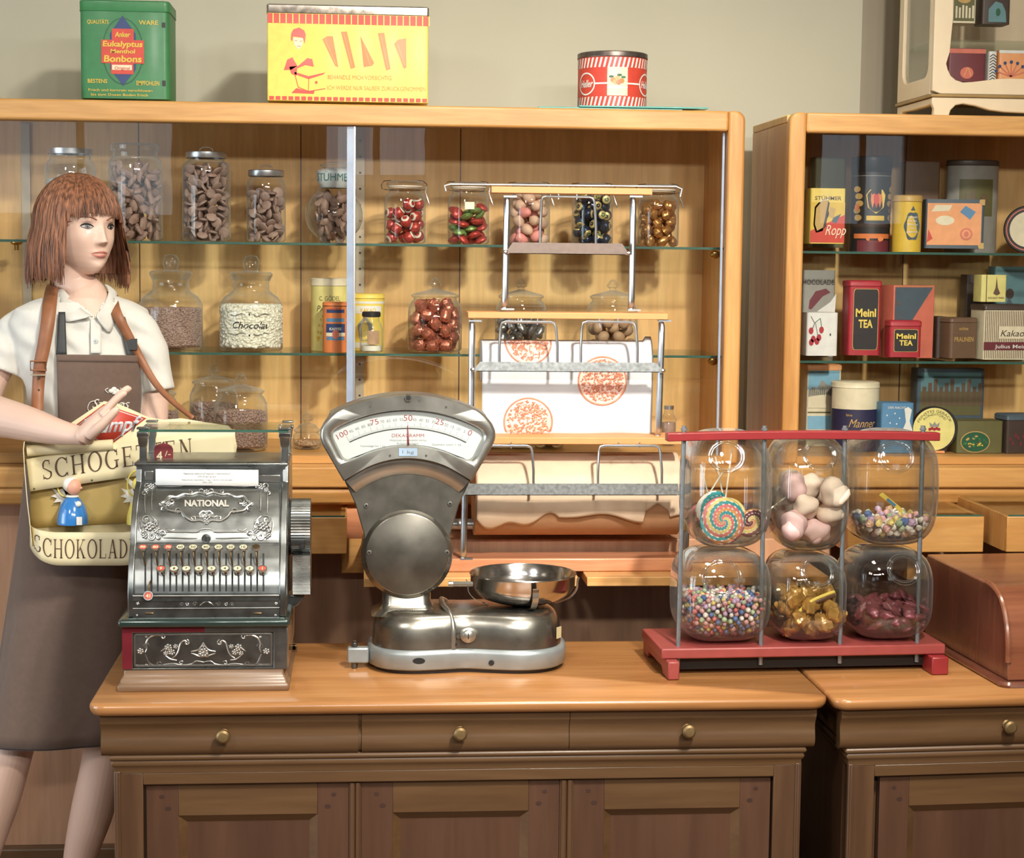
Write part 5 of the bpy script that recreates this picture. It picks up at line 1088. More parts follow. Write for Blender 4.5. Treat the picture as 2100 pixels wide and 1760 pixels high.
for row, xs_, py, dY, red in ((0, [293, 319, 345, 370, 396, 422, 448, 473, 499, 525], 1123, .030, (0, 1, 2)), (1, [330, 357, 382, 408, 434, 461, 487, 512, 538], 1167, .030, (0, 8)), (2, [304], 1222, .018, (0,))):
    for i, x in enumerate(xs_):
        c = G(x, py, yat(py)-dY); m = 'key_red' if i in red else ('bronze' if (row == 0 and i == 9) else 'key_cream')
        tl = radians(62) if row < 2 else radians(12)
        b = MB(m); T = Matrix.Translation(c) @ Matrix.Rotation(-tl if False else -(pi/2-(pi/2-tl)), 4, 'X'); b.T = T
        # key cap faces -Y when upright, tipped back so its face looks up and forward
        b.lathe([(1e-4, -.0016), (.0078, -.0016), (.0078, 0)], m=m, ax='y', n=20); b.lathe([(.0076, -.0022), (.0094, -.0022), (.0097, -.001), (.0094, .0012), (1e-4, .0014)], m='nickel_relief', ax='y', n=20)
        t_ = ['90', '80', '70', '60', '50', '40', '30', '20', '10', ''][i] if row == 0 else (['9', '8', '7', '6', '5', '4', '3', '2', '1'][i] if row == 1 else '41')
        if t_: b.text(t_, .0075, lambda u, v: (u, -.0019, v-.0037), 'ink_black' if m == 'key_cream' else 'key_cream', bold=.02)
        b.T = Matrix()
        xo = 298+25.5*i if row == 0 else (310.75+25.5*(i+1) if row == 1 else 310.75)
        e = SR(xo, py+(38 if row == 0 else 12) if row < 2 else 1190, .001); st_ = c+Vector((0, .003, -.003))
        mid = (st_+e)/2+Vector((0, -.006, -.002 if row < 2 else .01)); b.tube(spline([st_, mid, e], 4), .0017, 'bronze', n=6); b.build('register_key', reg, smooth=.7)
# embossed hood
b = MB('nickel'); b.surf(lambda u, v: SR(279+293*u, 1114-120*v, .0016), 20, 30)
mc = 423.; SH = lambda x, y: SR(x, y, .0034)
fr = [(423, 1016), (408, 1012), (392, 1016), (378, 1015), (362, 1021), (347, 1020), (338, 1030), (330, 1034), (338, 1040), (345, 1048), (360, 1051), (372, 1052), (380, 1062), (394, 1070), (410, 1069), (423, 1074)]
strokes(b, fr, SH, .0026, mc, rr=1)
for pts, r in ((curl(352, 1030, 8, 1, 1.2), .0016), (curl(366, 1050, 7, 3.6, 1.2, -1), .0016), (curl(396, 1065, 7, 4, 1.1), .0014), (curl(412, 1010, 6, 0, 1.1), .0013), (curl(392, 1010, 5, 2, 1), .0012), (curl(334, 1044, 7, 2, 1.1, -1), .0014),
               ([(408, 1056), (416, 1050), (423, 1052)], .0016), ([(400, 1060), (410, 1062), (423, 1058)], .0016), ([(312, 1010), (311, 1030), (312, 1050)], .0012), ([(298, 1006), (297, 1030), (298, 1055)], .0012),
               ([(330, 1093), (352, 1093), (380, 1093), (405, 1093), (410, 1088), (423, 1086)], .0012), ([(335, 1105), (360, 1105), (385, 1106), (404, 1106)], .0012), ([(300, 1000), (325, 998), (350, 999), (375, 998)], .0010),
               (curl(300, 1068, 9, 1, 1.3), .0017), (curl(316, 1080, 10, 3, 1.3, -1), .0018), (curl(296, 1090, 9, 0, 1.2), .0017), (curl(312, 1102, 9, 2, 1.2), .0017), (curl(334, 1096, 8, 4, 1.2, -1), .0015), (curl(326, 1104, 7, 0, 1.2), .0014),
               (curl(302, 1000, 7, 1, 1.2), .0014), (curl(318, 998, 6, 3, 1.2, -1), .0013), (curl(296, 1014, 6, 0, 1.1), .0013), ([(288, 1062), (286, 1078), (290, 1096), (300, 1108)], .0014), ([(340, 1086), (348, 1090), (358, 1088)], .0014), ([(310, 1060), (318, 1068), (316, 1076)], .0014)): strokes(b, pts, SH, r*1.35, mc)
for cx_, cy_, R in ((306, 1082, 10), (322, 1090, 7), (298, 1100, 7), (310, 1000, 7), (300, 1007, 5), (345, 1036, 6), (330, 1036, 4), (320, 1072, 5)): rosette(b, cx_, cy_, R*1.15, SH, .00115, 6, mc)
for cx_, cy_, R in ((423, 1012, 8), (423, 1062, 10), (423, 1073, 7), (412, 1058, 5), (434, 1058, 5), (423, 1052, 5)): rosette(b, cx_, cy_, R, SH, .00096, 7)
def tn(u, v): x = 424+u/.00096; y = 1040-v/.00096; return SR(x, y, .0034)
b.text('NATIONAL', .0125, tn, 'emboss', w=.087, bold=.04)
b.build('embossed_hood', reg, smooth=1.0)
b = MB('nickel_dark'); b.T = Matrix.Translation(SR(423, 1106, .0015)); b.lathe([(1e-4, -.005), (.006, -.005), (.0075, -.003), (.0085, -.004), (.0095, 0)], ax='y', n=24, m='nickel'); b.box(-.0008, .0008, -.0056, -.005, -.0045, .0045, 'slot_black'); b.build('lock', reg, smooth=.6)
# top box with indicator window
Yt = 3.70; b = MB('nickel'); ta, tb = gx(283, Yt), gx(586, Yt); zb_ = gz(990, Yt); zt_ = gz(957, Yt)
b.box(ta, tb, Yt-RY-.002, back, zb_-.001, zt_); loft(b, [(rrect(ta-i, tb+i, Yt-RY-.002-i, back+i, .002, 2), z) for i, z in ((.0, zt_), (.005, zt_+.003), (.005, zt_+.007), (0, zt_+.010))])
b.box(gx(300, Yt), gx(318, Yt), Yt-RY-.0035, Yt-RY-.002, gz(984, Yt), gz(966, Yt), 'nickel_relief'); b.box(gx(532, Yt), gx(575, Yt), Yt-RY-.0035, Yt-RY-.002, gz(988, Yt), gz(974, Yt), 'nickel_relief'); b.build('top_box', reg, bevel=.001)
zc_ = zt_+.0102; zh = gz(888, Yt); bk = back-.004
for xa in (285, 573):
    for ya in (Yt-RY, bk-.018):
        b = MB('nickel'); a = gx(xa+4, Yt); c = gx(xa+22-4, Yt); b.box(a, c, ya, ya+.016, zc_, zh-.012); loft(b, [(rrect(a-i, c+i, ya-i, ya+.016+i, .001, 1), z) for i, z in ((0, zh-.030), (.002, zh-.022), (.003, zh-.010), (.005, zh-.006), (.005, zh+.001))]); b.build('corner_post', reg, bevel=.001)
b = MB('pane'); a, c = gx(304, Yt), gx(576, Yt); b.box(a, c, Yt-RY+.006, Yt-RY+.008, zc_, zh-.004); b.build('glass_front', reg)
b = MB('shelf_glass'); zg = zh+.0015; b.box(gx(288, Yt), gx(592, Yt), Yt-RY+.001, bk, zg, zg+.005); b.box(gx(288, Yt), gx(592, Yt), Yt-RY+.0004, Yt-RY+.001, zg, zg+.005, 'glass_edge'); b.build('glass_top', reg)
for xa in (284, 572):
    for ya in (Yt-RY-.003, bk-.022):
        b = MB('nickel'); a = gx(xa, Yt); b.box(a, a+.024, ya, ya+.024, zg+.0055, zg+.009); strokes(b, [(0, 0)]*0 or curl(xa+(16 if xa < 400 else 2), 876, 6, 0, 1.1), lambda x, y: G(x, y, Yt), .0013) if ya < .2 else None
        b.build('corner_cap', reg, bevel=.001)
fy = Yt-RY+.05; b = MB('flag_red'); F = lambda x, y: (G(x, y, Yt+.05).x, G(x, y, Yt+.05).z)
pts = [F(316, 953), F(355, 953), F(355, 922), F(352, 915), F(345, 911), F(338, 910), F(335, 905), F(332, 910), F(325, 911), F(318, 915), F(316, 922)]
pts = [(x, max(z, zc_+.0003)) for x, z in pts]; b.prism(pts, fy, fy+.0015, 'y')
b.text('4', .019, lambda u, v: (G(327, 944, Yt+.05).x+u, fy-.0004, max(G(327, 944, Yt+.05).z+v, 0)), 'key_cream', w=.012, bold=.02); b.text('/-', .012, lambda u, v: (G(344, 936, Yt+.05).x+u, fy-.0004, G(344, 936, Yt+.05).z+v), 'key_cream', w=.012); b.build('price_flag', reg)
# paper card
mat('ink_grey', (120, 120, 122), .6); mat('ink_dark', (70, 70, 72), .6)
b = MB('card_white'); LB = lambda x, y: G(x, y, 3.672+.012*(997-y)/34); b.add([LB(319, 995), LB(530, 997), LB(530, 964), LB(319, 962)], [(0, 1, 2, 3)])
for t_, y, h, w_, m_k in (('National ellenörző kassza (váltókassza?)', 973.5, 4.2, 96, 'ink_dark'), ('1910-es évek', 979.5, 4.0, 38, 'ink_dark'), ('Kézműves használatú, nagy méretű pénztárgép', 985.5, 3, 104, 'ink_grey'), ('Ohio, USA', 990.5, 3, 20, 'ink_grey')):
    b.text(t_, h*.00096, lambda u, v: LB(425+u/.00096, y-v/.00096)+Vector((0, -.0004, 0)), m_k, w=w_*.00096, bold=.008)
o = b.build('info_card', None, solid=.0002); o.location = RL; tag(o, 'white printed information card leaning on the cash register', 'card')
# ribbed drums on the right flank
b = MB('nickel'); cxY, R = 3.715, .0565; cz_ = gz(1082, 3.70); xa, xb = gx(592, 3.70), gx(637, 3.70); n = 120
rp = [(cxY-RY+(R+(.0012 if i % 2 else 0))*cos(2*pi*i/n), cz_+(R+(.0012 if i % 2 else 0))*sin(2*pi*i/n)) for i in range(n)]
b.prism(rp, xa+.006, xb, 'x', mcap='nickel_dark'); b.lathe([(1e-4, 0), (.058, 0), (.060, .003), (.058, .006), (1e-4, .006)], (xa-.001, cxY-RY, cz_), ax='x', n=48); b.build('ribbed_drum', reg, smooth=.3)
b = MB('nickel'); z0_, z1_ = gz(1219, 3.66), gz(1139, 3.66); rp = []
for i in range(61): v = i/60; rp.append((3.655-RY-.010*sin(pi*v)+(.0011 if i % 2 else 0), z0_+(z1_-z0_)*v))
rp += [(3.75-RY, z1_), (3.75-RY, z0_)]; b.prism(rp, xa+.010, xb+.0005, 'x'); b.build('ribbed_cover', reg, smooth=.3)
b = MB('nickel_dark'); a = G(606, 1120, 3.655); b.box(a.x-.010, a.x+.018, a.y-.004, a.y+.02, a.z+.004, a.z+.012, 'slot_black'); b.box(a.x+.008, a.x+.019, a.y-.004, a.y+.02, a.z-.006, a.z+.004, 'slot_black')
b.build('drum_handle', reg, bevel=.001); b = MB('nickel_dark'); b.prism([(gx(588, 3.7), gz(1218, 3.7)), (gx(625, 3.7), gz(1222, 3.7)), (gx(612, 3.7), gz(1240, 3.7)), (gx(588, 3.7), gz(1252, 3.7))], .15, .20); b.build('crank_socket', reg, bevel=.002)
b = MB('bronze'); a = G(595, 1328, 3.6); b.box(x1+.0005, a.x+.012, a.y, a.y+.012, a.z-.006, a.z+.004); b.box(a.x+.004, a.x+.014, a.y, a.y+.012, a.z-.010, a.z+.004); b.build('latch', reg, bevel=.001)
# ---------------------------------------------------------------- weighing scale
mat('scale_metal', (178, 177, 170), .34, .9, ns=18, na=.10, rn=.10); mat('scale_body', (160, 156, 146), .27, .95, ns=14, na=.16, rn=.10)
mat('scale_dark', (98, 95, 88), .46, .7, ns=22, na=.22, rn=.12); mat('scale_base', (158, 168, 172), .4, .55, ns=24, na=.10, rn=.08)
mat('dial_white', (212, 220, 218), .45, ns=20, na=.02); mat('needle_red', (168, 40, 52), .4); mat('rubber', (40, 40, 42), .6); mat('sticker_blue', (150, 176, 204), .5); mat('sticker_tan', (196, 184, 140), .5); mat('tape_green', (96, 150, 100), .5)
YC = 3.775; q = P(956, 1300, YC); sc = thing('weighing_scale', 'grey metal shop scale with fan-shaped dial and steel pan on the counter', 'weighing scale', (q.x, YC, ZC+.0004)); SC = sc.location
def H(px, py, Y): return P(px, py, Y)-SC
kx = 3.7/3700.
def plan(sx, sy, n=7):
    f = [(-.209, 0), (-.204, -.055), (-.176, -.098), (-.121, -.116), (-.056, -.108), (-.008, -.099), (.044, -.110), (.109, -.122), (.164, -.108), (.199, -.068), (.211, 0)]
    pts = f+[(x, -y) for x, y in f[-2:0:-1]]; return [(p.x*sx, p.y*sy) for p in spline([(x, y, 0) for x, y in pts], 4, True)]
b = MB('rubber'); loft(b, [(plan(.93, .9), 0), (plan(.95, .93), .009)]); b.build('under_plate', sc)  # dark plate for the rubber feet and the shadow under the base
b = MB('scale_base'); loft(b, [(plan(.97, .96), .008), (plan(1.0, 1.0), .012), (plan(1.005, 1.0), .040), (plan(.995, .985), .047), (plan(.965, .94), .050)])
b.T = Matrix.Translation((-.104, -.1165, .030)); b.lathe([(1e-4, 0), (.0065, 0)], m='slot_black', ax='y', n=16, sx=2); b.T = Matrix.Translation((.046, -.1125, .024)); b.disc(.006, (0, -.001, 0), 'slot_black', 16, 'y'); b.T = Matrix(); b.build('base_plate', sc, smooth=1.0)
b = MB('tape_green'); b.box(-.2105, -.200, -.045, -.030, .020, .042); b.build('green_tape', sc)
b = MB('scale_body'); loft(b, [(plan(*s), z) for s, z in (((.955, .93), .0505), ((.95, .925), .07), ((.94, .91), .092), ((.92, .88), .104), ((.89, .83), .114), ((.85, .76), .120), ((.78, .64), .123))]); b.build('body_cover', sc, smooth=1.2)
b = MB('scale_metal'); wy = .094
b.tube(spline([(-.032, -wy, .050), (-.032, -wy, .085), (-.034, -wy*.93, .106), (-.040, -wy*.75, .122), (-.050, -wy*.4, .130), (-.052, 0, .132), (-.050, wy*.4, .130), (-.034, wy*.93, .106), (-.032, wy, .05)], 4), .0055, n=10); b.build('seam_band', sc, smooth=1.2)
b = MB('scale_metal'); c = H(960, 1303, 3.674); b.T = Matrix.Translation(c); b.lathe([(.017, .006), (.016, -.001), (.012, -.003), (.0115, -.008), (.009, -.010), (1e-4, -.0105)], ax='y', n=28); b.box(-.001, .001, -.0112, -.010, -.006, .006, 'slot_black'); b.T = Matrix.Translation(H(940, 1305, 3.68)); b.disc(.005, (0, -.003, 0), 'scale_dark', 12, 'y'); b.T = Matrix.Translation(H(934, 1321, 3.683)); b.disc(.0035, (0, -.006, 0), 'slot_black', 12, 'y'); b.T = Matrix(); b.build('lock_knob', sc, smooth=.7)
b = MB('sticker_tan'); c = H(1144, 1297, 3.700); b.T = Matrix.Translation(c) @ Matrix.Rotation(radians(52), 4, 'Z'); b.box(-.009, .009, -.003, -.0022, -.012, .012); b.build('sticker', sc)
b = MB('scale_base'); c = H(727, 1342, 3.73); b.box(c.x-.015, c.x+.030, c.y-.012, c.y+.012, c.z-.017, c.z+.016); b.build('foot_bracket', sc, bevel=.004, seg=3)
b = MB('nickel_dark'); b.cyl(.0065, (c.x, c.y, 0), .012, n=16, bev=.001); b.cyl(.005, (c.x, c.y, .01), c.z-.017, n=14); b.cyl(.0065, (c.x, c.y, c.z+.0165), .008, n=16, bev=.001); b.cyl(.004, (c.x, c.y, c.z+.024), .005, n=12); b.build('levelling_screw', sc)
# neck and disc housing
cD = H(835, 1137, 3.72); zN0 = .112; RD = .0955
b = MB('scale_body'); loft(b, [(rrect(cD.x-w_, cD.x+w_, -d_, d_, .02, 5), z) for w_, d_, z in ((.074, .066, zN0), (.058, .05, zN0+.010), (.051, .043, zN0+.022), (.050, .042, zN0+.085))]); b.build('neck', sc, smooth=1.1)
yb0, yb1 = -.058, .062
b = MB('scale_body'); b.lathe([(1e-4, yb1), (RD-.004, yb1), (RD, yb1-.004), (RD, yb0+.014), (RD-.003, yb0+.008), (RD-.007, yb0+.006), (RD-.008, yb0+.003), (RD-.011, yb0)], (cD.x, 0, cD.z), ax='y', n=80)
b.lathe([(RD-.011, yb0), (1e-4, yb0-.0005)], (cD.x, 0, cD.z), 'scale_dark', 80, ax='y'); b.build('disc_housing', sc, smooth=.8)
# polar helper on the fan: radius and angle in the photo around the disc centre
def Q(R, deg, y): a = radians(deg); k = (YC+y)/3700; s_ = k; return (cD.x+R*sin(a)*s_*1.0, cD.z+R*cos(a)*s_)
def poly_(b, pts, y0, y1, m=None): b.prism(pts, y0, y1, 'y', m)
yF = -.085
outer = [Q(337, -26+52*i/24, yF) for i in range(25)]+[Q(333, 29, yF), Q(327, 32, yF), Q(318, 34.6, yF), Q(305, 36.4, yF), Q(290, 37.2, yF)]
outR = [Q(200, 40.5, yF)]; mirror = lambda ps: [(2*cD.x-x, z) for x, z in ps]
top_l = mirror([Q(333, 29, yF), Q(327, 32, yF), Q(318, 34.6, yF), Q(305, 36.4, yF), Q(290, 37.2, yF), Q(200, 40.5, yF)])[::-1]
bez_out = top_l+outer+outR
botarc = [Q(203, 38-76*i/24, yF) for i in range(25)]
bez_out = bez_out+botarc
n_ = len(bez_out)
win = lambda y, g=0: [Q(304-g, -29+58*i/24, y) for i in range(25)]+[Q(300-g, 31.2, y), Q(292, 32.2-g*.1, y), Q(246, 33.4-g*.1, y), Q(237, 32.6, y), Q(232+g, 30, y)]+[Q(231+g, 28-56*i/24, y) for i in range(25)]+[Q(232+g, -30, y), Q(237, -32.6, y), Q(246, -33.4+g*.1, y), Q(292, -32.2+g*.1, y), Q(300-g, -31.2, y)]
def resample(pts, n):
    pts = pts+[pts[0]]; L_ = [0]
    for a, c in zip(pts, pts[1:]): L_.append(L_[-1]+sqrt((a[0]-c[0])**2+(a[1]-c[1])**2))
    o = []; j = 0
    for i in range(n):
        t = L_[-1]*i/n
        while L_[j+1] < t: j += 1
        f = (t-L_[j])/(L_[j+1]-L_[j]); o.append((pts[j][0]+(pts[j+1][0]-pts[j][0])*f, pts[j][1]+(pts[j+1][1]-pts[j][1])*f))
    return o
def polar_sort(pts, cen, n):
    """same angular sampling around cen so that rings pair up"""
    pts = pts+[pts[0]]; o = []
    for i in range(n):
        a = 2*pi*i/n; d = (cos(a), sin(a)); best = None
        for p, q_ in zip(pts, pts[1:]):
            ex, ey = q_[0]-p[0], q_[1]-p[1]; px_, py_ = p[0]-cen[0], p[1]-cen[1]; den = d[0]*ey-d[1]*ex
            if abs(den) < 1e-12: continue
            t = (px_*ey-py_*ex)/den; s_ = (px_*d[1]-py_*d[0])/den
            if t > 0 and -1e-9 <= s_ <= 1+1e-9 and (best is None or t > best): best = t
        o.append((cen[0]+d[0]*best, cen[1]+d[1]*best))
    return o
cen = Q(270, 0, yF); NN = 160
PO = polar_sort(bez_out, cen, NN); PI_ = polar_sort(win(yF), cen, NN); sh = lambda ps, f: [(cen[0]+(x-cen[0])*f, cen[1]+(z-cen[1])*f) for x, z in ps]
b = MB('scale_metal')
def ringloft(b, loops, m=None):
    n = len(loops[0][0]); v = [(x, y, z) for o, y in loops for x, z in o]; f = []
    for k in range(len(loops)-1):
        for i in range(n): j = (i+1) % n; f.append((k*n+i, (k+1)*n+i, (k+1)*n+j, k*n+j))
    b.add(v, f, m)
ringloft(b, [(sh(PO, .995), yF+.040), (PO, yF+.034), (PO, yF+.010), (sh(PO, .985), yF+.003), (sh(PO, .96), yF), (sh(PI_, 1.06), yF+.001), (sh(PI_, 1.02), yF+.004), (PI_, yF+.010), (sh(PI_, .985), yF+.022)])
for a, R_ in ((-10, 214), (10, 214), (-14, 322), (14, 321), (4, 326)): x, z = Q(R_, a, yF); b.disc(.0024, (x, yF-.0012, z), 'scale_dark', 10, 'y')
b.build('dial_bezel', sc, smooth=.9)
b = MB('dial_white'); yd_ = yF+.018; W_ = polar_sort(win(yd_), cen, NN); b.add([(x, yd_, z) for x, z in sh(W_, 1.01)], [tuple(range(NN))[::-1]])
yd2 = yd_-.0006; aq = lambda R0, R1, a0, a1, m, n=1: [b.add([(lambda t: (t[0], yd2, t[1]))(Q(r_, a_, yF)) for r_, a_ in ((R0, a0+(a1-a0)*i/n), (R0, a0+(a1-a0)*(i+1)/n), (R1, a0+(a1-a0)*(i+1)/n), (R1, a0+(a1-a0)*i/n))], [(0, 1, 2, 3)], m) for i in range(n)]
aq(264, 266.3, -27, 27, 'ink_dark', 24)
for i in range(101): a_ = 27-.54*i; aq(267, 279 if i % 10 == 0 else (275 if i % 5 == 0 else 270.5), a_-.05, a_+.05, 'ink_grey')
for t_, a_, h, w_, m_ in (('100', -28.2, 12, 24, 'needle_red'), ('75', -14, 12, 17, 'needle_red'), ('50', 0, 13, 18, 'needle_red'), ('25', 13.2, 12, 17, 'needle_red'), ('0', 26.6, 12, 8, 'needle_red')):
    def fn(u, v, a_=a_): R_ = 281+v/.001; aa = a_+degrees_(u/.001/286); x, z = Q(R_, aa, yF); return (x, yd2, z)
    degrees_ = math.degrees; b.text(t_, h*.001, fn, m_, w=w_*.001, bold=-.01)
for i in range(1, 20):
    if i % 5 == 0: continue
    a_ = 27-2.7*i
    def fn(u, v, a_=a_): R_ = 281+v/.001; x, z = Q(R_, a_+math.degrees(u/.001/286), yF); return (x, yd2, z)
    b.text(str(5*i), .0065, fn, 'ink_grey', bold=-.01)
fl_ = lambda px_, R_: (lambda u, v: (lambda t: (t[0], yd2, t[1]))(Q(R_+v/.001, px_+math.degrees(u/.001/R_), yF)))
b.text('DEKAGRAMM', .0075, lambda u, v: (cD.x+.0+u, yd2, Q(247, 0, yF)[1]+v), 'needle_red', w=.066, bold=-.01)
for t_, dx, R_, w_ in (('Hitelesített kereskedelmi mérleg', .0, 239, .075), ('Budapesti mérleggyár', 0, 232.5, .045), ('Feinwaage bis 1 kg', -.072, 234, .05), ('Gyártási szám 1 kg', .080, 238, .060)): b.text(t_, .004, lambda u, v: (cD.x+dx+u, yd2, Q(R_, 0, yF)[1]-abs(dx)*.10+v), 'ink_grey', w=w_, bold=-.01)
b.build('dial', sc)
b = MB('needle_red'); x0_, z0_ = Q(231, .2, yF); x1_, z1_ = Q(272, -.1, yF); b.add([(x0_-.0018, yd2-.003, z0_), (x0_+.0018, yd2-.003, z0_), (x1_+.0006, yd2-.003, z1_), (x1_-.0006, yd2-.003, z1_)], [(0, 1, 2, 3)]); b.build('needle', sc, solid=.0005)
b = MB('sticker_blue'); x_, z_ = Q(218, 0, yF); b.box(x_-.019, x_+.019, yF-.0015, yF-.0005, z_-.008, z_+.008); b.text('1 kg', .007, lambda u, v: (x_+u, yF-.0019, z_-.003+v), 'ink_grey', w=.024); b.build('blue_sticker', sc)
b = MB('pane'); b.add([(x, yF+.0095, z) for x, z in PI_], [tuple(range(NN))[::-1]]); b.build('dial_glass', sc)
b = MB('scale_dark'); x_, z_ = Q(330, 0, yF); b.cyl(.0085, (x_, yF-.004, z_), .012, n=6, ax='y'); b.disc(.005, (x_, yF-.0045, z_), 'slot_black', 16, 'y'); b.build('top_bolt', sc)
# fan shaped body behind and below the dial
side_ = [(200, 40.5), (150, 46), (120, 55), (98, 66), (90, 80)]
fanp = [Q(334, -29+58*i/20, yF) for i in range(21)]+[Q(318, 33, yF), Q(290, 36, yF)]+[Q(r_, a_, yF) for r_, a_ in side_]+[Q(60, 0, yF)]
fanp = fanp[:-1]+mirror([Q(r_, a_, yF) for r_, a_ in side_][::-1])+mirror([Q(318, 33, yF), Q(290, 36, yF)][::-1])
b = MB('scale_dark'); b.prism(fanp, yF+.036, .050, 'y', m='scale_metal', mcap='scale_dark')
for i in range(24): pass
ringp = [Q(206, -40+80*i/30, yF) for i in range(31)]; 
v = []; f = []
for i in range(31):
    a_ = -39.5+79*i/30
    for R_, y_ in ((206, yF+.030), (200, yF+.020), (190, yF+.020), (178, yF+.026), (168, yF+.035)): x, z = Q(R_, a_, yF); v.append((x, y_, z))
for i in range(30):
    for k_ in range(4): f.append((i*5+k_, (i+1)*5+k_, (i+1)*5+k_+1, i*5+k_+1))
b.add(v, f, 'scale_metal')
b.build('fan_body', sc, smooth=.8, bevel=.002)
b = MB('scale_metal')
for px_, py_, Y_ in ((751, 1037, YC+yF+.034), (923, 1033, YC+yF+.034), (757, 1133, YC+yb0), (917, 1133, YC+yb0)):
    c = H(px_, py_, Y_); b.lathe([(.0052, 0), (.0045, -.0018), (1e-4, -.0022)], (c.x, c.y, c.z), ax='y', n=16); b.lathe([(.0028, -.0023), (1e-4, -.0024)], (c.x, c.y, c.z), 'slot_black', 10, ax='y')
b.build('screws', sc)
# pan
c = H(1072, 1233, 3.79); pz = H(1072, 1235, 3.80).z; Rp = .1135
mat('steel_polished', (200, 197, 195), .17, 1., ns=12, na=.04)
b = MB('steel_polished'); b.lathe([(1e-4, 0), (.03, .0005), (.062, .004), (.088, .013), (.104, .026), (.1115, .040), (.1125, .062), (.1145, .064), (.1135, .066), (.1110, .064), (.1095, .042), (.102, .028), (.086, .015), (.06, .006), (1e-4, .003)], (c.x, 0.02, pz), n=96); b.build('pan', sc, smooth=1.0)
b = MB('rubber'); b.lathe([(.012, 0), (.018, -.003), (.015, -.012), (.018, -.018), (.028, -.024), (.030, -.030), (1e-4, -.03)][::-1], (c.x, .02, pz+.001), n=32); b.build('rubber_boot', sc)
b = MB('scale_metal'); a = H(926, 1198, 3.70); a2_ = H(968, 1198, 3.72); b.tube([a, a2_], .0055, n=14); b.cyl(.0065, (a.x-.006, a.y, a.z), .009, ax='x', n=12); b.build('pan_handle', sc)
for an in (radians(-82), radians(5), radians(185), radians(95)):
    b = MB('scale_metal'); R0 = Rp+.002; dx, dy = cos(an), sin(an); pts = [Vector((c.x+dx*(R_), .02+dy*R_, pz+z_)) for R_, z_ in ((.070, -.003), (.100, .008), (R0+.001, .026), (R0+.003, .045), (R0+.006, .052))]
    for p_, q_ in zip(spline(pts, 4), spline(pts, 4)[1:]):
        s_ = Vector((-dy, dx, 0))*.0065; n2 = Vector((dx, dy, 0))*.0015; b.add([p_-s_, p_+s_, q_+s_, q_-s_, p_-s_+n2, p_+s_+n2, q_+s_+n2, q_-s_+n2], [(0, 1, 2, 3), (7, 6, 5, 4), (0, 4, 5, 1), (3, 2, 6, 7), (0, 3, 7, 4), (1, 5, 6, 2)])
    b.build('pan_prong', sc, smooth=.9)
# ---------------------------------------------------------------- red rack with six glass candy jars
mat('rack_red', (150, 34, 38), .4, ns=30, na=.08, coat=.2); mat('rack_red_top', (154, 62, 58), .45, ns=30, na=.08); mat('rod_grey', (140, 146, 152), .4, .7, ns=80, na=.15)
glass('thick_glass', (.985, .985, .975), (.40, .40, .34), refl=2.0, blend=.22, edge_light=.26)
for n_, c_ in (('s_pink', (226, 168, 170)), ('s_white', (232, 226, 218)), ('s_blue', (84, 112, 170)), ('s_yellow', (228, 206, 120)), ('s_lilac', (190, 160, 196)), ('s_mint', (170, 196, 160)), ('s_teal', (52, 156, 164)), ('s_rose', (226, 116, 120)), ('s_orange', (224, 150, 90)), ('s_claret', (118, 56, 64)), ('s_peach', (222, 178, 146)), ('s_brown', (104, 70, 50))): mat(n_, c_, .4, ns=90, na=.08)
mat('marsh_pink', (226, 186, 184), .7, ns=30, na=.06); mat('marsh_white', (228, 204, 184), .7, ns=30, na=.05)
mat('wrap_gold', (190, 140, 64), .26, .3, ns=30, na=.3, bump=.8, coat=.6); mat('stick_white', (232, 224, 204), .5)
p0 = PZ(1370, 1396, ZC); p1 = PZ(1945, 1385, ZC); ra = atan2(p1.y-p0.y, p1.x-p0.x)
rk = thing('candy_rack', 'red wooden rack with metal rods holding six glass candy jars', 'rack', (p0.x, p0.y, ZC+.0004), ra)
RI = (Matrix.Translation(rk.location) @ Matrix.Rotation(ra, 4, 'Z')).inverted()
def K(px, py, yl):
    """rack-local point at local depth yl seen at the photo pixel"""
    Y = p0.y+yl
    for _ in range(3): q_ = RI @ P(px, py, Y); Y += yl-q_.y
    return RI @ P(px, py, Y)
Lr = (p1-p0).length; zf = K(1370, 1352, 0).z; zb0_ = K(1600, 1347, .03).z; zb1_ = K(1600, 1326, .03).z
for s_, xx in ((0, 0), (1, Lr-.036)):
    b = MB('rack_red_top' if s_ == 0 else 'rack_red'); w_ = .024 if s_ == 0 else .036
    b.prism([(0, 0), (.055, 0), (.07, .014), (.20, .014), (.215, 0), (.26, 0), (.26, zb0_-.0004), (.0, zb0_-.0004) if s_ == 0 else (.0, zb0_-.0004)], xx, xx+w_, 'x'); b.build('foot', rk, bevel=.003)
xb0, xb1 = K(1352, 1330, .03).x, K(1937, 1330, .03).x
b = MB('rack_red_top'); b.box(xb0+.004, xb1, .024, .232, zb0_, zb1_); b.build('bottom_board', rk, bevel=.003)
b = MB('dark_gap'); b.box(.024, Lr-.036, .055, .065, .010, .032); b.build('cross_rail', rk)
zt0, zt1 = K(1650, 905, .04).z, K(1650, 888, .04).z
xt0, xt1 = K(1368, 895, .04).x, K(1927, 895, .04).x
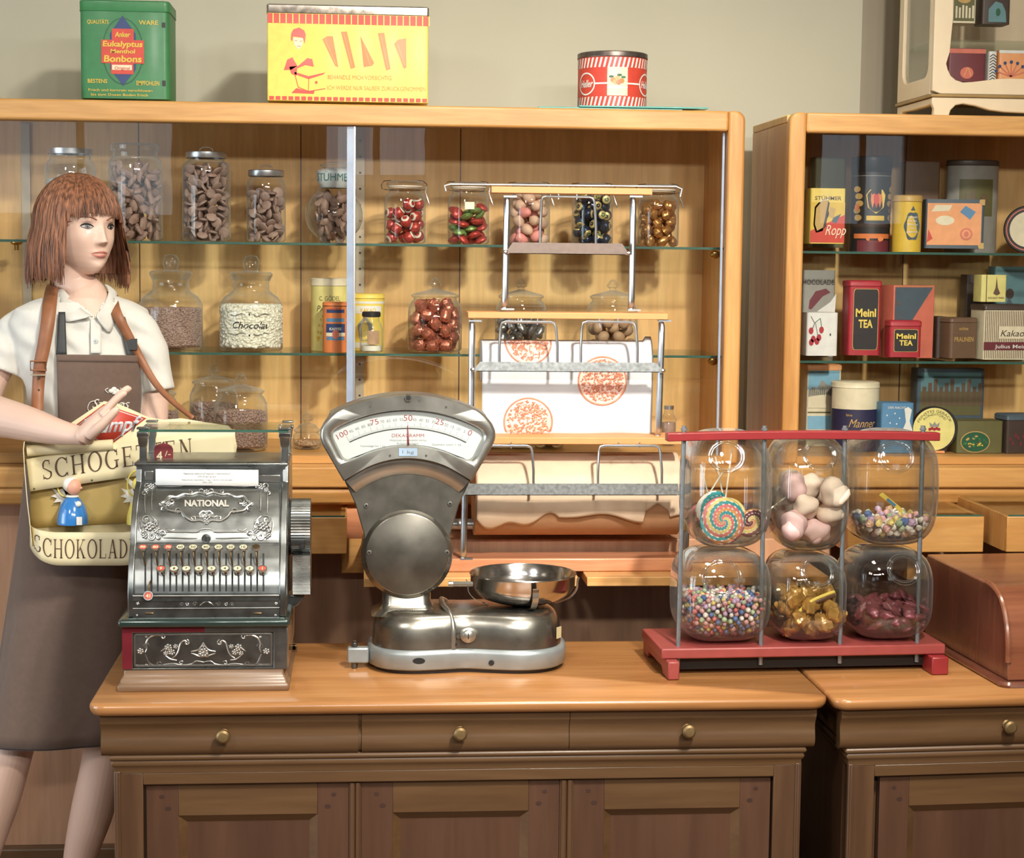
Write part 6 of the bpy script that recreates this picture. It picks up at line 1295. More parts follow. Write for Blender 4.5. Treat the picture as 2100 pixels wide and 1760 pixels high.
for yb_, lab in ((.035, 0),):
    b = MB('rack_red'); n = 16; v = []
    for i in range(n+1):
        x = xt0+(xt1-xt0)*i/n; dz = .004*(1-(2*i/n-1)**2)
        v += [(x, yb_, zt0+dz), (x, yb_+.026, zt0+dz), (x, yb_+.026, zt1+dz), (x, yb_, zt1+dz)]
    f = [(i*4+k_, i*4+(k_+1) % 4, i*4+4+(k_+1) % 4, i*4+4+k_) for i in range(n) for k_ in range(4)]+[(3, 2, 1, 0), (n*4, n*4+1, n*4+2, n*4+3)]
    b.add(v, [t_[::-1] for t_ in f]); b.build('top_bar', rk, bevel=.002)
RX = [(1403, 1390), (1568, 1560), (1733, 1722), (1893, 1880)]
for yy in (.048,):
    for xt_, xb_ in RX:
        a = K(xt_, 876, .048); c = K(xb_, 1350, .048); b = MB('rod_grey'); b.tube([(c.x, yy, zb0_-.02), (a.x, yy, zt1+.014)], .0048, n=12); b.lathe([(1e-4, zt1+.0045), (.007, zt1+.0045), (.007, zt1+.009), (1e-4, zt1+.009)], (a.x, yy, 0), n=6); b.build('rod', rk)
def sgn(v, p): return math.copysign(abs(v)**p, v)
def jar6(label, x0, x1, y0, y1, ring, yd=(.018, .226), e=.55):
    a, c = K(x0, y1, .11), K(x1, y0, .11); w_, h_ = (c.x-a.x)/2, (c.z-a.z)/2; cx_, cz_ = (a.x+c.x)/2, (a.z+c.z)/2
    zlow = zb1_+.0006 if y1 > 1250 else zt0
    if y1 > 1250: cz_ = (zlow+c.z)/2; h_ = (c.z-zlow)/2
    dy = (yd[1]-yd[0])/2; cy_ = (yd[0]+yd[1])/2
    w0 = rk.matrix_basis @ Vector((cx_, cy_, cz_-h_)); r = thing('candy_jar', label, 'jar', w0, ra)
    def f(u, v):
        th = pi*v; ph = 2*pi*u; x = sgn(sin(th), .62)*sgn(cos(ph), e); y = sgn(sin(th), .62)*sgn(sin(ph), e); z = -sgn(cos(th), .62)
        return Vector((w_*x, dy*y, h_+h_*z))
    b = MB('thick_glass'); b.surf(lambda u, v: f(u, v), 64, 40, closeu=True); b.surf(lambda u, v: (lambda t_: Vector((t_.x*.915, t_.y*.93, h_+(t_.z-h_)*.95)))(f(u, v)), 48, 28, closeu=True, flip=True); b.build('glass_body', r, smooth=2)
    # round mouth with a thick rolled rim on the front shoulder
    b = MB('thick_glass'); rx, rz_, R_ = ring; cen_ = Vector((w_*rx, -dy*.93, h_+h_*rz_)); nrm = Vector((rx*.6, -1, rz_*.7)).normalized(); T = Matrix.Translation(cen_) @ nrm.to_track_quat('Z', 'Y').to_matrix().to_4x4(); b.T = T
    for q_, rr_ in ((R_, .0035), (R_*.86, .0022)): b.tube([(q_*cos(2*pi*i/40), q_*sin(2*pi*i/40)*.9, .0) for i in range(40)], rr_, n=8, closed=True)
    b.T = Matrix(); b.build('rolled_rim', r, smooth=2)
    return r, w_, dy, h_
JA = [('upper left rack jar holding rainbow swirl lollipops', 1402, 1577, 881, 1121, (-.25, .62, .036)), ('upper middle rack jar holding pink and white marshmallows', 1577, 1733, 890, 1128, (0, .70, .034)), ('upper right rack jar holding pastel sweets', 1735, 1915, 880, 1116, (-.2, .60, .036)),
      ('lower left rack jar holding tiny multicoloured balls', 1382, 1575, 1122, 1330, (-.2, .50, .040)), ('lower middle rack jar holding gold-wrapped candy', 1575, 1727, 1130, 1330, (0, .66, .034)), ('lower right rack jar holding dark red gummies', 1727, 1903, 1118, 1330, (.1, .62, .034))]
jr = [jar6(*j) for j in JA]
def local_items(r, objs):
    for o in objs: o.location = r.matrix_basis @ Vector(o.location); o.rotation_euler.z += ra
def inbox(w_, dy, h_):
    def f(z): return min(w_, dy)*.9*max(.05, (1-abs((z-h_)/h_)**3.2))**.31
    return f
def packbox(w_, dy, h_, H, r, n, seed):
    rn = random.Random(seed); ps = []
    for k_ in range(n):
        best = None
        for t in range(22):
            x = rn.uniform(-1, 1); y = rn.choice([rn.uniform(-1, 1), -1, rn.uniform(-1, -.6)]); kz = .93
            x *= w_*kz-r; y *= dy*kz-r; z = r+.012
            e_ = (abs(x/(w_*.9))**3.4+abs(y/(dy*.9))**3.4)
            z = max(z, h_-h_*.9*max(0, 1-e_)**.28+r)
            for (X, Y, Z) in ps:
                d2 = (x-X)**2+(y-Y)**2
                if d2 < 4*r*r: z = max(z, Z+sqrt(4*r*r-d2)*.86)
            if z > H or e_ > .97: continue
            if best is None or z < best[2]: best = (x, y, z)
        if best: ps.append(best)
    return ps
# tiny balls
r, w_, dy, h_ = jr[3]; b = MB('s_pink'); rn = random.Random(1); cs = ['s_pink', 's_white', 's_white', 's_blue', 's_yellow', 's_lilac', 's_pink', 's_rose', 's_mint']
ps = packbox(w_, dy, h_, .098, .0060, 1150, 12)
for (x, y, z) in ps: b.ball((x, y, z), rn.uniform(.0046, .0064), rn.choice(cs), 8, 6)
o = b.build('sugar_balls', smooth=2); o.location = r.location; o.rotation_euler.z = ra; tag(o, 'tiny pink white blue and yellow sugar balls in the lower left rack jar', 'candy', kind='stuff')
def items(name, label, group, meshes, r, ps, seed, sc=(1, 1), flat=False):
    rn = random.Random(seed)
    for p in ps:
        o = bpy.data.objects.new(name, rn.choice(meshes).data); COL.objects.link(o); o.location = r.matrix_basis @ Vector(p); k_ = rn.uniform(*sc); o.scale = (k_, k_, k_)
        o.rotation_euler = (rn.uniform(0, 6.3), rn.uniform(0, 6.3), rn.uniform(0, 6.3)) if not flat else (rn.gauss(0, .4), rn.gauss(0, .4), rn.uniform(0, 6.3)); tag(o, label, 'candy', group)
pm = []
for m__ in ('s_white', 's_pink', 's_yellow', 's_mint', 's_lilac', 's_white', 's_blue', 's_peach'):
    b = MB(m__); fz = len(pm); b.ball((0, 0, 0), (.0085, .0075, .0078), nu=12, nv=8, fn=lambda q_: tuple(c_*(1+.12*sin(6*q_[0]+7*q_[1]+fz)) for c_ in q_)); pm.append(proto(b))
r, w_, dy, h_ = jr[2]; items('pastel_sweet', 'small pastel sweet in the upper right rack jar', 'pastel sweets', pm, r, packbox(w_, dy, h_, .085, .0078, 190, 5), 5, (.8, 1.15))
b = MB('t_yellow'); b.prism([(-.03, 0), (.03, 0), (.034, .008), (-.028, .009)], 0, .004, 'y'); b.box(-.012, .012, -.0006, .0, .001, .007, 't_blue'); o = b.build('wrapped_bar', bevel=.001); o.location = r.matrix_basis @ Vector((-.005, -.03, .088)); o.rotation_euler = (.2, .65, ra); tag(o, 'yellow and blue wrapped bar lying on the pastel sweets', 'candy')
mm = []
for m__ in ('marsh_pink', 'marsh_white'):
    for q__ in range(2):
        b = MB(m__); b.ball((0, 0, 0), (.030, .025, .024), nu=22, nv=16, fn=lambda q_: tuple(c_*(1+.10*sin(5*q_[0]+3*q_[2]+q__*2)+.04*cos(6*q_[1])) for c_ in q_)); mm.append(proto(b, smooth=2))
r, w_, dy, h_ = jr[1]; ps = packbox(w_, dy, h_, .150, .0265, 40, 3); items('marshmallow', 'large soft pink or white marshmallow in the upper middle rack jar', 'marshmallows', mm, r, ps, 3, (1.0, 1.15))
gm = []
for q__ in range(3):
    b = MB('s_claret'); b.ball((0, 0, 0), (.022, .012, .009), nu=18, nv=12, fn=lambda q_: tuple(c_*(1+.22*sin(6*q_[0]+q__*2)*cos(5*q_[2])) for c_ in q_)); gm.append(proto(b, smooth=2))
r, w_, dy, h_ = jr[5]; items('gummy', 'wrinkled dark red gummy in the lower right rack jar', 'dark red gummies', gm, r, packbox(w_, dy, h_, .074, .0125, 110, 6), 6, (.85, 1.2), True)
wm = []
for q__ in range(3):
    b = MB('wrap_gold'); b.ball((0, 0, 0), (.030, .022, .016), nu=20, nv=14, fn=lambda q_: tuple(c_*(1+.16*sin(7*q_[0]+q__*2)*cos(6*q_[1]+3*q_[2])) for c_ in q_)); wm.append(proto(b))
r, w_, dy, h_ = jr[4]; items('wrapped_candy', 'gold-wrapped candy piece in the lower middle rack jar', 'gold-wrapped candies', wm, r, packbox(w_, dy, h_, .105, .018, 34, 8), 8, (.8, 1.05))
b = MB('s_brown'); pts = [(-.045, -.075, .035), (-.035, -.082, .062), (-.010, -.084, .085), (.02, -.082, .098), (.042, -.078, .104)]; b.tube(spline(pts, 5), .006, n=10); b.tube(spline([(x, y-.003, z+.007) for x, y, z in pts], 5), .004, 't_yellow', n=8); o = b.build('liquorice_strap', smooth=2); o.location = r.location; o.rotation_euler.z = ra; tag(o, 'dark curved strap with yellow edge across the gold candies', 'candy')
# swirl lollipops
def lolly(label, r, pos, R_, rot, cols, th=.011, stick=.10, tw=1.15):
    t = thing('lollipop', label, 'lollipop'); t.matrix_basis = r.matrix_basis @ Matrix.Translation(pos) @ rot.to_4x4(); t.rotation_mode = 'XYZ'
    b = MB(cols[0]); nr, nt = 20, 84; nb = len(cols)
    def pt(i, j, s_): q_ = i/nr; a = 2*pi*j/nt; fr_ = ((j/nt*nb+q_*tw*nb) % 1); bump_ = .0012*sin(pi*fr_); return (R_*q_*cos(a), -s_*(th/2*sqrt(max(0, 1-q_**4))+bump_*(q_ < .95)), R_*q_*sin(a))
    for s_ in (1, -1):
        o_ = len(b.v); 
        for i in range(nr+1):
            for j in range(nt): b.v.append(pt(i, j, s_))
        for i in range(nr):
            for j in range(nt):
                j2 = (j+1) % nt; q_ = (j/nt*nb+(i/nr)*tw*nb); c_ = cols[int(q_) % nb]; fr_ = q_ % 1
                if fr_ < .14: c_ = 's_white'
                if c_ not in b.mats: b.mats.append(c_)
                f_ = (o_+i*nt+j, o_+i*nt+j2, o_+(i+1)*nt+j2, o_+(i+1)*nt+j); b.f.append(f_ if s_ < 0 else f_[::-1]); b.k.append(b.mats.index(c_))
    b.build('candy_disc', t, smooth=2); b = MB('stick_white'); b.tube([(0, 0, R_-.004), (0, 0, R_+stick)], .0018, n=8); b.build('stick', t)
r, w_, dy, h_ = jr[0]; Rm = lambda a, b_, c_: Matrix.Rotation(a, 3, 'Y') @ Matrix.Rotation(b_, 3, 'X') @ Matrix.Rotation(c_, 3, 'Z')
cl = ['s_teal', 's_yellow', 's_rose', 's_teal', 's_orange', 's_rose']
lolly('large teal pink and yellow swirl lollipop at the front of its rack jar', r, Vector((-.020, -.066, .062)), .050, Rm(.15, -.15, .1), cl)
lolly('swirl lollipop with maroon centre at the right of the rack jar', r, Vector((.052, -.030, .052)), .034, Rm(.9, .1, -.9), ['s_claret', 's_orange', 's_yellow', 's_claret'], stick=.09)
lolly('teal lollipop seen edge-on above the large one', r, Vector((-.030, -.010, .080)), .040, Rm(-.35, .35, .2), ['s_teal', 's_white', 's_rose', 's_teal'], stick=.07)
lolly('yellow and rose lollipop lying behind the large one', r, Vector((.015, .035, .055)), .042, Rm(-.15, -.3, -.2), ['s_yellow', 's_rose', 's_teal', 's_orange'], stick=.09)
lolly('orange lollipop leaning against the left glass wall', r, Vector((-.058, .03, .055)), .036, Rm(.5, .2, .8), ['s_orange', 's_rose', 's_yellow', 's_teal'], stick=.08)
# ---------------------------------------------------------------- mannequin in polo shirt and apron
mat('skin', (224, 186, 166), .55, ns=12, na=.03, coat=.1); mat('lip', (196, 118, 104), .35); mat('eye_white', (168, 162, 156), .5); mat('iris', (48, 48, 50), .4); mat('lash', (44, 34, 32), .6); mat('blush', (214, 160, 140), .5)
mat('shirt', (212, 210, 202), .85, ns=60, na=.03, bump=.1, sheen=.2); mat('apron_brown', (104, 82, 70), .85, ns=80, na=.06, bump=.15, sheen=.2); mat('skirt_brown', (78, 70, 74), .85, ns=80, na=.06, bump=.15, sheen=.3)
mat('strap_leather', (150, 92, 56), .5, ns=40, na=.12, bump=.2); mat('strap_black', (52, 54, 56), .6); mat('button', (190, 200, 200), .3); mat('logo_white', (220, 216, 208), .6)
m, nt, bs = _new('hair'); bs.inputs['Roughness'].default_value = .42; bs.inputs['Specular IOR Level'].default_value = .4
tc = nt.nodes.new('ShaderNodeTexCoord'); mp = nt.nodes.new('ShaderNodeMapping'); mp.inputs['Scale'].default_value = (60, 60, 5); n1 = nt.nodes.new('ShaderNodeTexNoise'); n1.inputs['Scale'].default_value = 2.5; n1.inputs['Detail'].default_value = 3
cr_ = nt.nodes.new('ShaderNodeValToRGB'); cr_.color_ramp.elements[0].position = .35; cr_.color_ramp.elements[1].position = .68; cr_.color_ramp.elements[0].color = lin((92, 56, 40)); cr_.color_ramp.elements[1].color = lin((168, 108, 74))
nt.links.new(tc.outputs['Object'], mp.inputs['Vector']); nt.links.new(mp.outputs['Vector'], n1.inputs['Vector']); nt.links.new(n1.outputs['Fac'], cr_.inputs['Fac']); nt.links.new(cr_.outputs['Color'], bs.inputs['Base Color'])
YM = 4.205; fz = P(170, 1800, YM); man = thing('mannequin', 'female mannequin with auburn bob wearing white polo shirt and brown apron behind the counter', 'mannequin', (fz.x, YM, 0.0)); MN = man.location
def N_(px, py, dy=0.): return P(px, py, YM+dy)-MN
def remesh(b, name, vox, parent, smooth_it=0, mod=None, fn=None):
    o = b.build('tmp'); q_ = o.modifiers.new('r', 'REMESH'); q_.mode = 'VOXEL'; q_.voxel_size = vox; q_.use_smooth_shade = True
    if smooth_it: s_ = o.modifiers.new('s', 'SMOOTH'); s_.iterations = smooth_it; s_.factor = .5
    bpy.context.view_layer.update(); dg = bpy.context.evaluated_depsgraph_get(); me = bpy.data.meshes.new_from_object(o.evaluated_get(dg)); me.name = name
    ml = list(o.data.materials); bpy.data.objects.remove(o); me.materials.clear(); me.materials.append(ml[0])
    me.polygons.foreach_set('material_index', [0]*len(me.polygons))
    if fn:
        co = np.empty(len(me.vertices)*3); me.vertices.foreach_get('co', co); co = co.reshape(-1, 3); co += fn(co); me.vertices.foreach_set('co', co.ravel()); me.update()
    me.shade_smooth(); n = bpy.data.objects.new(name, me); COL.objects.link(n); n.parent = parent; return n
def etube(b, pts, m=None, n=20, yaw=0., cap=True):
    """limb along points [(Vector, r, flat)] with elliptical sections, flat scales the section across the view depth"""
    P_ = [p for p, *_ in pts]; v = []; N = len(pts); f = []
    for i, (p, r, *fl) in enumerate(pts):
        a = P_[max(0, i-1)]; c = P_[min(N-1, i+1)]; t = (c-a).normalized(); s_ = t.cross(Vector((0, 1, 0))).normalized(); d = s_.cross(t).normalized(); k_ = fl[0] if fl else 1
        for j in range(n): an = 2*pi*j/n; v.append(tuple(p+s_*(r*cos(an))+d*(r*k_*sin(an))))
    for i in range(N-1):
        for j in range(n): k_ = (j+1) % n; f.append((i*n+j, i*n+k_, (i+1)*n+k_, (i+1)*n+j))
    if cap: f += [tuple(range(n-1, -1, -1)), tuple(range((N-1)*n, N*n))]
    b.add(v, f, m)
def csp(keys, n=5):
    """catmull through [(px,py,dy,r,flat)]"""
    ks = [(N_(k_[0], k_[1], k_[2]), k_[3], k_[4] if len(k_) > 4 else 1.) for k_ in keys]; o = []
    for i in range(len(ks)-1):
        q4 = [ks[max(0, i-1)], ks[i], ks[i+1], ks[min(len(ks)-1, i+2)]]
        for j in range(n):
            t = j/n; w_ = [.5*(-t+2*t*t-t**3), .5*(2-5*t*t+3*t**3), .5*(t+4*t*t-3*t**3), .5*(-t*t+t**3)]
            p = Vector((0, 0, 0)); r = 0; fl = 0
            for a_, ww in zip(q4, w_): p += a_[0]*ww; r += a_[1]*ww; fl += a_[2]*ww
            o.append((p, r, fl))
    o.append(ks[-1]); return o
# head in its own frame: x to the figure's left, y forward, z up from eye level
HA = radians(42); HC = N_(163, 466, .0)
hf = Vector((sin(HA), -cos(HA), 0)); hx_ = Vector((cos(HA), sin(HA), 0))
def HW(x, y, z): return HC+hx_*x+hf*y+Vector((0, 0, z))
TB = [(.112, .004, .004, .004), (.108, .022, .024, .026), (.098, .040, .044, .050), (.082, .055, .064, .070), (.055, .067, .081, .088), (.028, .0725, .088, .096), (0, .0725, .088, .097), (-.025, .069, .086, .090), (-.045, .064, .084, .076), (-.062, .057, .0815, .058), (-.078, .047, .0785, .040), (-.090, .037, .074, .026), (-.100, .025, .066, .012), (-.106, .010, .052, -.02)]
def tb(z):
    z = max(min(z, .112), -.106)
    for a, c in zip(TB, TB[1:]):
        if c[0] <= z <= a[0]: t = (z-c[0])/(a[0]-c[0]); t = t*t*(3-2*t) if False else t; return [c[i]+(a[i]-c[i])*t for i in (1, 2, 3)]
    return TB[-1][1:]
G2 = lambda x, z, cx, cz, sx, sz: math.exp(-((x-cx)/sx)**2-((z-cz)/sz)**2)
def feat(x, z):
    ax = abs(x); d = 0
    t = max(0, min(1, (.004-z)/.037)); rid = (.004+.017*t) if z > -.033 else .021*math.exp(-((z+.033)/.0055)**2); rid *= 1 if z < .006 else math.exp(-((z-.006)/.012)**2)
    w_ = .0065+.0035*t; d += rid*math.exp(-(x/w_)**2)
    d += .008*G2(ax, z, .0095, -.034, .0055, .0055)                                  # wings of the nose
    d -= .0095*G2(ax, z, .030, .001, .0145, .010); d += .0055*G2(ax, z, .0305, -.0005, .0115, .0065)   # sockets and lids
    d += .0035*G2(ax, z, .030, .017, .020, .006); d += .0045*G2(ax, z, .042, -.030, .018, .018)         # brow and cheekbone
    d += .0058*G2(x, z, 0, -.0560, .016, .0040)+.0066*G2(x, z, 0, -.0650, .0145, .0045)-.0045*G2(x, z, 0, -.0603, .019, .0013)
    d -= .003*G2(x, z, 0, -.0745, .016, .005); d += .0055*G2(x, z, 0, -.088, .014, .011); d -= .0015*G2(x, z, 0, -.048, .0035, .006)
    return d
def face(x, z, e=.0): W_, F_, B_ = tb(z); return HW(x, F_*sqrt(max(0, 1-min(1, abs(x)/W_)**2.1))+feat(x, z)+e, z)
b = MB('skin'); nz, na_ = 110, 120; v = []; f = []
for i in range(nz+1):
    z = .112-.218*i/nz; W_, F_, B_ = tb(z)
    for j in range(na_):
        a = 2*pi*j/na_; x = W_*cos(a); s_ = sin(a)
        y = F_*s_ if s_ > 0 else max(B_, -.02)*s_*1.0 if B_ > 0 else B_*s_
        if s_ > 0: y = F_*sqrt(max(0, 1-min(1, abs(x)/W_)**2.1))+feat(x, z)*min(1, s_*2.5)
        v.append(tuple(HW(x, y, z)))
for i in range(nz):
    for j in range(na_): k_ = (j+1) % na_; f.append((i*na_+j, (i+1)*na_+j, (i+1)*na_+k_, i*na_+k_))
f += [tuple(range(na_)), tuple(range((nz+1)*na_-1, nz*na_-1, -1))]
b.add(v, f)
etube(b, [(HW(0, -.012, -.035), .050, 1.0), (HW(0, -.014, -.085), .047, 1.), (HW(-.003, -.020, -.120), .045, 1.), (N_(172, 600, .01), .047, 1.), (N_(172, 622, .0), .066, 1.0), (N_(172, 645, .0), .092, .86), (N_(172, 690, 0), .11, .7), (N_(176, 800, 0), .105, .75), (N_(186, 900, 0), .095, .75), (N_(186, 1000, 0), .105, .8), (N_(180, 1120, 0), .11, .8)], n=32)
# right arm (at the left of the picture), bent forward over the tray
etube(b, csp([(70, 665, .01, .034), (30, 700, .0, .036), (-14, 765, -.01, .039), (-42, 835, -.02, .041)]))
etube(b, csp([(-46, 838, -.02, .044), (-10, 852, -.12, .045), (60, 870, -.20, .038), (120, 886, -.26, .028), (160, 893, -.29, .0215, 1.1), (174, 893, -.30, .022, 1.25)]))
# left arm
etube(b, csp([(260, 672, .0, .032), (298, 715, -.0, .035), (314, 790, -.0, .035), (314, 870, -.01, .034), (312, 925, -.02, .034)])); etube(b, csp([(312, 925, -.02, .036), (316, 990, -.05, .032), (322, 1070, -.09, .025), (326, 1110, -.10, .024, .9), (328, 1150, -.11, .026, .8)]))
# hand raised from the wrist, seen from the thumb side
def hnd(px, py, dy): return N_(px, py, dy)
etube(b, csp([(170, 899, -.297, .023, 1.15), (180, 886, -.300, .021, 1.6), (196, 866, -.302, .0175, 2.1), (212, 848, -.304, .014, 2.6), (220, 838, -.304, .010, 3.2)]), n=24)
for (x0_, y0_, d0, x1_, y1_, x2_, y2_, x3_, y3_, r) in ((216, 844, -.337, 232, 826, 247, 812, 258, 803, .0086), (217, 842, -.317, 236, 821, 253, 804, 267, 793, .0090), (216, 843, -.297, 234, 823, 250, 807, 262, 798, .0088), (213, 847, -.278, 228, 830, 241, 818, 250, 811, .0080)):
    etube(b, csp([(x0_-8, y0_+8, d0, r), (x1_, y1_, d0-.001, r), (x2_, y2_, d0-.002, r*.93), (x3_-3, y3_+3, d0-.002, r*.85), (x3_, y3_, d0-.002, r*.5)], 4), n=12)
etube(b, csp([(184, 893, -.325, .013), (203, 877, -.345, .0115), (222, 858, -.352, .0098), (236, 843, -.354, .0085), (243, 836, -.354, .005)], 4), n=12)
# left hand gripping the tray from below, out of sight
for i in range(4): etube(b, csp([(312+i*11, 1160, -.11, .011), (310+i*12, 1178, -.13, .009), (310+i*12, 1184, -.16, .0085), (310+i*12, 1182, -.19, .006)], 3), n=10)
etube(b, csp([(310, 1135, -.11, .012), (296, 1146, -.12, .010), (288, 1158, -.125, .007)], 3), n=10)
# legs
etube(b, csp([(150, 1080, .0, .085), (110, 1230, -.01, .082), (60, 1400, -.02, .066), (28, 1520, -.03, .052), (18, 1560, -.035, .050), (-5, 1640, -.02, .051), (-34, 1740, .0, .043), (-58, 1850, .01, .030), (-66, 1895, .01, .030)]), n=28)
etube(b, csp([(210, 1080, .0, .085), (222, 1230, -.01, .080), (222, 1400, -.02, .064), (215, 1520, -.02, .051), (208, 1570, -.02, .048), (190, 1660, .0, .050), (166, 1750, .02, .040), (148, 1850, .04, .029), (142, 1898, .05, .030)]), n=28)
for x, d in ((-66, .01), (142, .05)): etube(b, [(N_(x, 1895, d+.03), .030, 1.), (N_(x+8, 1912, d), .032, 1.), (N_(x+22, 1930, d-.06), .026, 1.), (N_(x+34, 1936, d-.13), .020, 1.), (N_(x+38, 1938, d-.16), .012, 1.)])
remesh(b, 'body', .0026, man, 2)
# painted eyes, brows and lips follow the modelled face
def decal(pts, m_, name, e=.0012, extra=None, par=man, n=1):
    b = MB(m_); dc(b, pts, m_, e)
    return b
def dc(b, pts, m_, e): b.add([face(x, z, e) for x, z in pts]+[face(sum(p[0] for p in pts)/len(pts), sum(p[1] for p in pts)/len(pts), e)], [(i, (i+1) % len(pts), len(pts)) for i in range(len(pts))], m_)
for s_ in (-1, 1):
    b = MB('eye_white'); al = []; up = []
    for i in range(15): t = i/14; al.append((s_*(.0185+.026*t), .0058*sin(pi*t)**.8+.0016*t))
    lo = [(s_*(.0185+.026*t), -.0040*sin(pi*t)**.9+.0016*t) for t in [1-i/14 for i in range(1, 14)]]
    dc(b, al+lo, 'eye_white', .0016); cx_ = s_*.0315+.001
    dc(b, [(cx_+.0058*cos(2*pi*i/20), .0006+.0052*sin(2*pi*i/20)) for i in range(20)], 'iris', .0021); dc(b, [(cx_+.0024*cos(2*pi*i/12), .0006+.0024*sin(2*pi*i/12)) for i in range(12)], 'lash', .0025); dc(b, [(cx_+.0015+.0009*cos(2*pi*i/8), .0022+.0009*sin(2*pi*i/8)) for i in range(8)], 'eye_white', .0029)
    b.build('eye', man, smooth=2)
    b = MB('lash'); b.tube([face(x, z+.0004, .0024) for x, z in al], [.0010+.0016*sin(pi*i/14) for i in range(15)], n=6); b.tube([face(x, z-.0002, .0018) for x, z in lo], .0005, n=5); b.tube([face(x, z+.0052+.0008, .0012) for x, z in al[1:-1]], .00045, 'blush', n=5); b.build('eyelashes', man)
    b = MB('strap_leather'); br = [(s_*(.013+.034*t), .0155+.0065*sin(pi*min(1, t*.75))) for t in [i/12 for i in range(13)]]; b.tube([face(x, z, .0008) for x, z in br], [.0017*(1-.75*abs(i/12-.3)) for i in range(13)], n=6); b.build('eyebrow', man)
b = MB('lip'); L1 = [(-.0225+.045*i/20) for i in range(21)]
up_ = lambda x: -.0603+.0075*max(0, 1-(abs(x)/.0225)**1.6)-.0016*math.exp(-(x/.003)**2); lw_ = lambda x: -.0603-.0095*max(0, 1-(abs(x)/.0225)**1.9); md_ = lambda x: -.0603-.0008*cos(x/.0225*pi)
def lipsurf(f0, f1): b.surf(lambda u, v: face(-.0222+.0444*u, f0(-.0222+.0444*u)*(1-v)+f1(-.0222+.0444*u)*v, .0011), 24, 6)
lipsurf(md_, up_); lipsurf(lw_, md_); b.tube([face(x, md_(x), .0009) for x in L1[1:-1]], .0005, 'blush', n=5); b.build('lips', man, smooth=2)
# hair: a cap with many combed strands
rn = random.Random(11); b = MB('hair')
def hp(phi, s_, k_=1., zend=-.118, flare=1.):
    """phi azimuth from the front, s_ 0 at the crown .. 1 at the strand's end"""
    al = min(1, s_/.62)*pi/2*.98; top = .119; fr = abs(((phi+pi) % (2*pi))-pi)
    rx, ry = .094*k_, (.104 if fr < pi/2 else .106)*k_
    zc0 = .008
    if s_ < .62 or fr < .88: q_ = min(al, pi/2); r_ = sin(q_); z = zc0+(top-zc0)*cos(q_)*k_
    else: t = (s_-.62)/.38; r_ = 1+(.17*sin(t*pi*.62))*flare; z = zc0+(zend-zc0)*t
    return HW(rx*r_*sin(phi), -.008+ry*r_*cos(phi), z)
def strand(phi, k_, zend, r0, smax=1., tw=0, n=14):
    pts = []; ph0 = phi
    for i in range(n+1):
        s_ = smax*i/n; ph = ph0+tw*s_*s_; p = hp(ph, s_, k_, zend); pts.append(p)
    b.tube(pts, [r0*(.35+.65*min(1, i/3))*(1-.75*max(0, (i/n-.72)/.28)**1.5) for i in range(n+1)], n=5, cap=False)
b.surf(lambda u, v: hp(.90+(2*pi-1.80)*u, .02+.96*v, .965, -.112), 60, 26); b.surf(lambda u, v: hp(-.95+1.9*u, .02+.50*v, .965), 40, 14, flip=False)
for i in range(1250):
    phi = rn.uniform(.86, 2*pi-.86); strand(phi, rn.uniform(.975, 1.035), -.118+rn.gauss(0, .007)-(.012 if phi < 1.6 else 0), rn.uniform(.0011, .0024), 1., rn.gauss(0, .10))
for i in range(360):
    phi = rn.uniform(-.95, .95); strand(phi, rn.uniform(.985, 1.03), 0, rn.uniform(.0010, .0020), rn.uniform(.555, .600)-.02*(abs(phi) < .3), rn.gauss(.0, .16), 12)
for i in range(26):
    phi = rn.choice([rn.uniform(.82, 1.1), rn.uniform(-1.1, -.82)]); strand(phi, rn.uniform(.98, 1.02), -.13, .0018, 1., -.1*phi)
b.build('hair', man, smooth=2)
# torso sections: (photo row, centre column, half width, half depth)
TS = [(596, 172, .050, .052), (606, 170, .075, .062), (618, 168, .115, .074), (634, 167, .150, .086), (660, 167, .162, .096), (700, 170, .158, .106), (750, 176, .150, .116), (800, 182, .140, .116), (860, 187, .128, .104), (930, 190, .122, .098), (1000, 188, .130, .104)]
BY = radians(20); TZ = [(N_(cx_, py, 0).z, N_(cx_, py, 0).x, hw_, hd_) for py, cx_, hw_, hd_ in TS]
def tsec(z):
    if z >= TZ[0][0]: return TZ[0][1:]
    for a, c in zip(TZ, TZ[1:]):
        if c[0] <= z <= a[0]: t = (z-c[0])/(a[0]-c[0]); return [c[i]+(a[i]-c[i])*t for i in (1, 2, 3)]
    return TZ[-1][1:]
def front(px, py, off=.006):
    """point on the clothed torso seen at the photo pixel"""
    Y = YM-.1
    for _ in range(4):
        p = P(px, py, Y)-MN; cx_, hw_, hd_ = tsec(p.z); best = None
        u0 = p.x-cx_; a_, c_ = hw_+off, hd_+off; cs, sn = cos(BY), sin(BY)
        # ellipse rotated by BY: solve for smallest y
        A = (sn/a_)**2+(cs/c_)**2; B = 2*u0*sn*cs*(1/a_**2-1/c_**2); C_ = (u0*cs/a_)**2+(u0*sn/c_)**2-1
        D_ = B*B-4*A*C_; y = (-B-sqrt(D_))/(2*A) if D_ > 0 else -B/(2*A); Y = YM+y
    return P(px, py, Y)-MN
b = MB('shirt'); v = []; f = []; n = 48
for z, cx_, hw_, hd_ in TZ:
    for j in range(n): a = 2*pi*j/n; x, y = hw_*cos(a), hd_*sin(a); v.append((cx_+x*cos(BY)-y*sin(BY), x*sin(BY)+y*cos(BY), z))
for i in range(len(TZ)-1):
    for j in range(n): k_ = (j+1) % n; f.append((i*n+j, (i+1)*n+j, (i+1)*n+k_, i*n+k_))
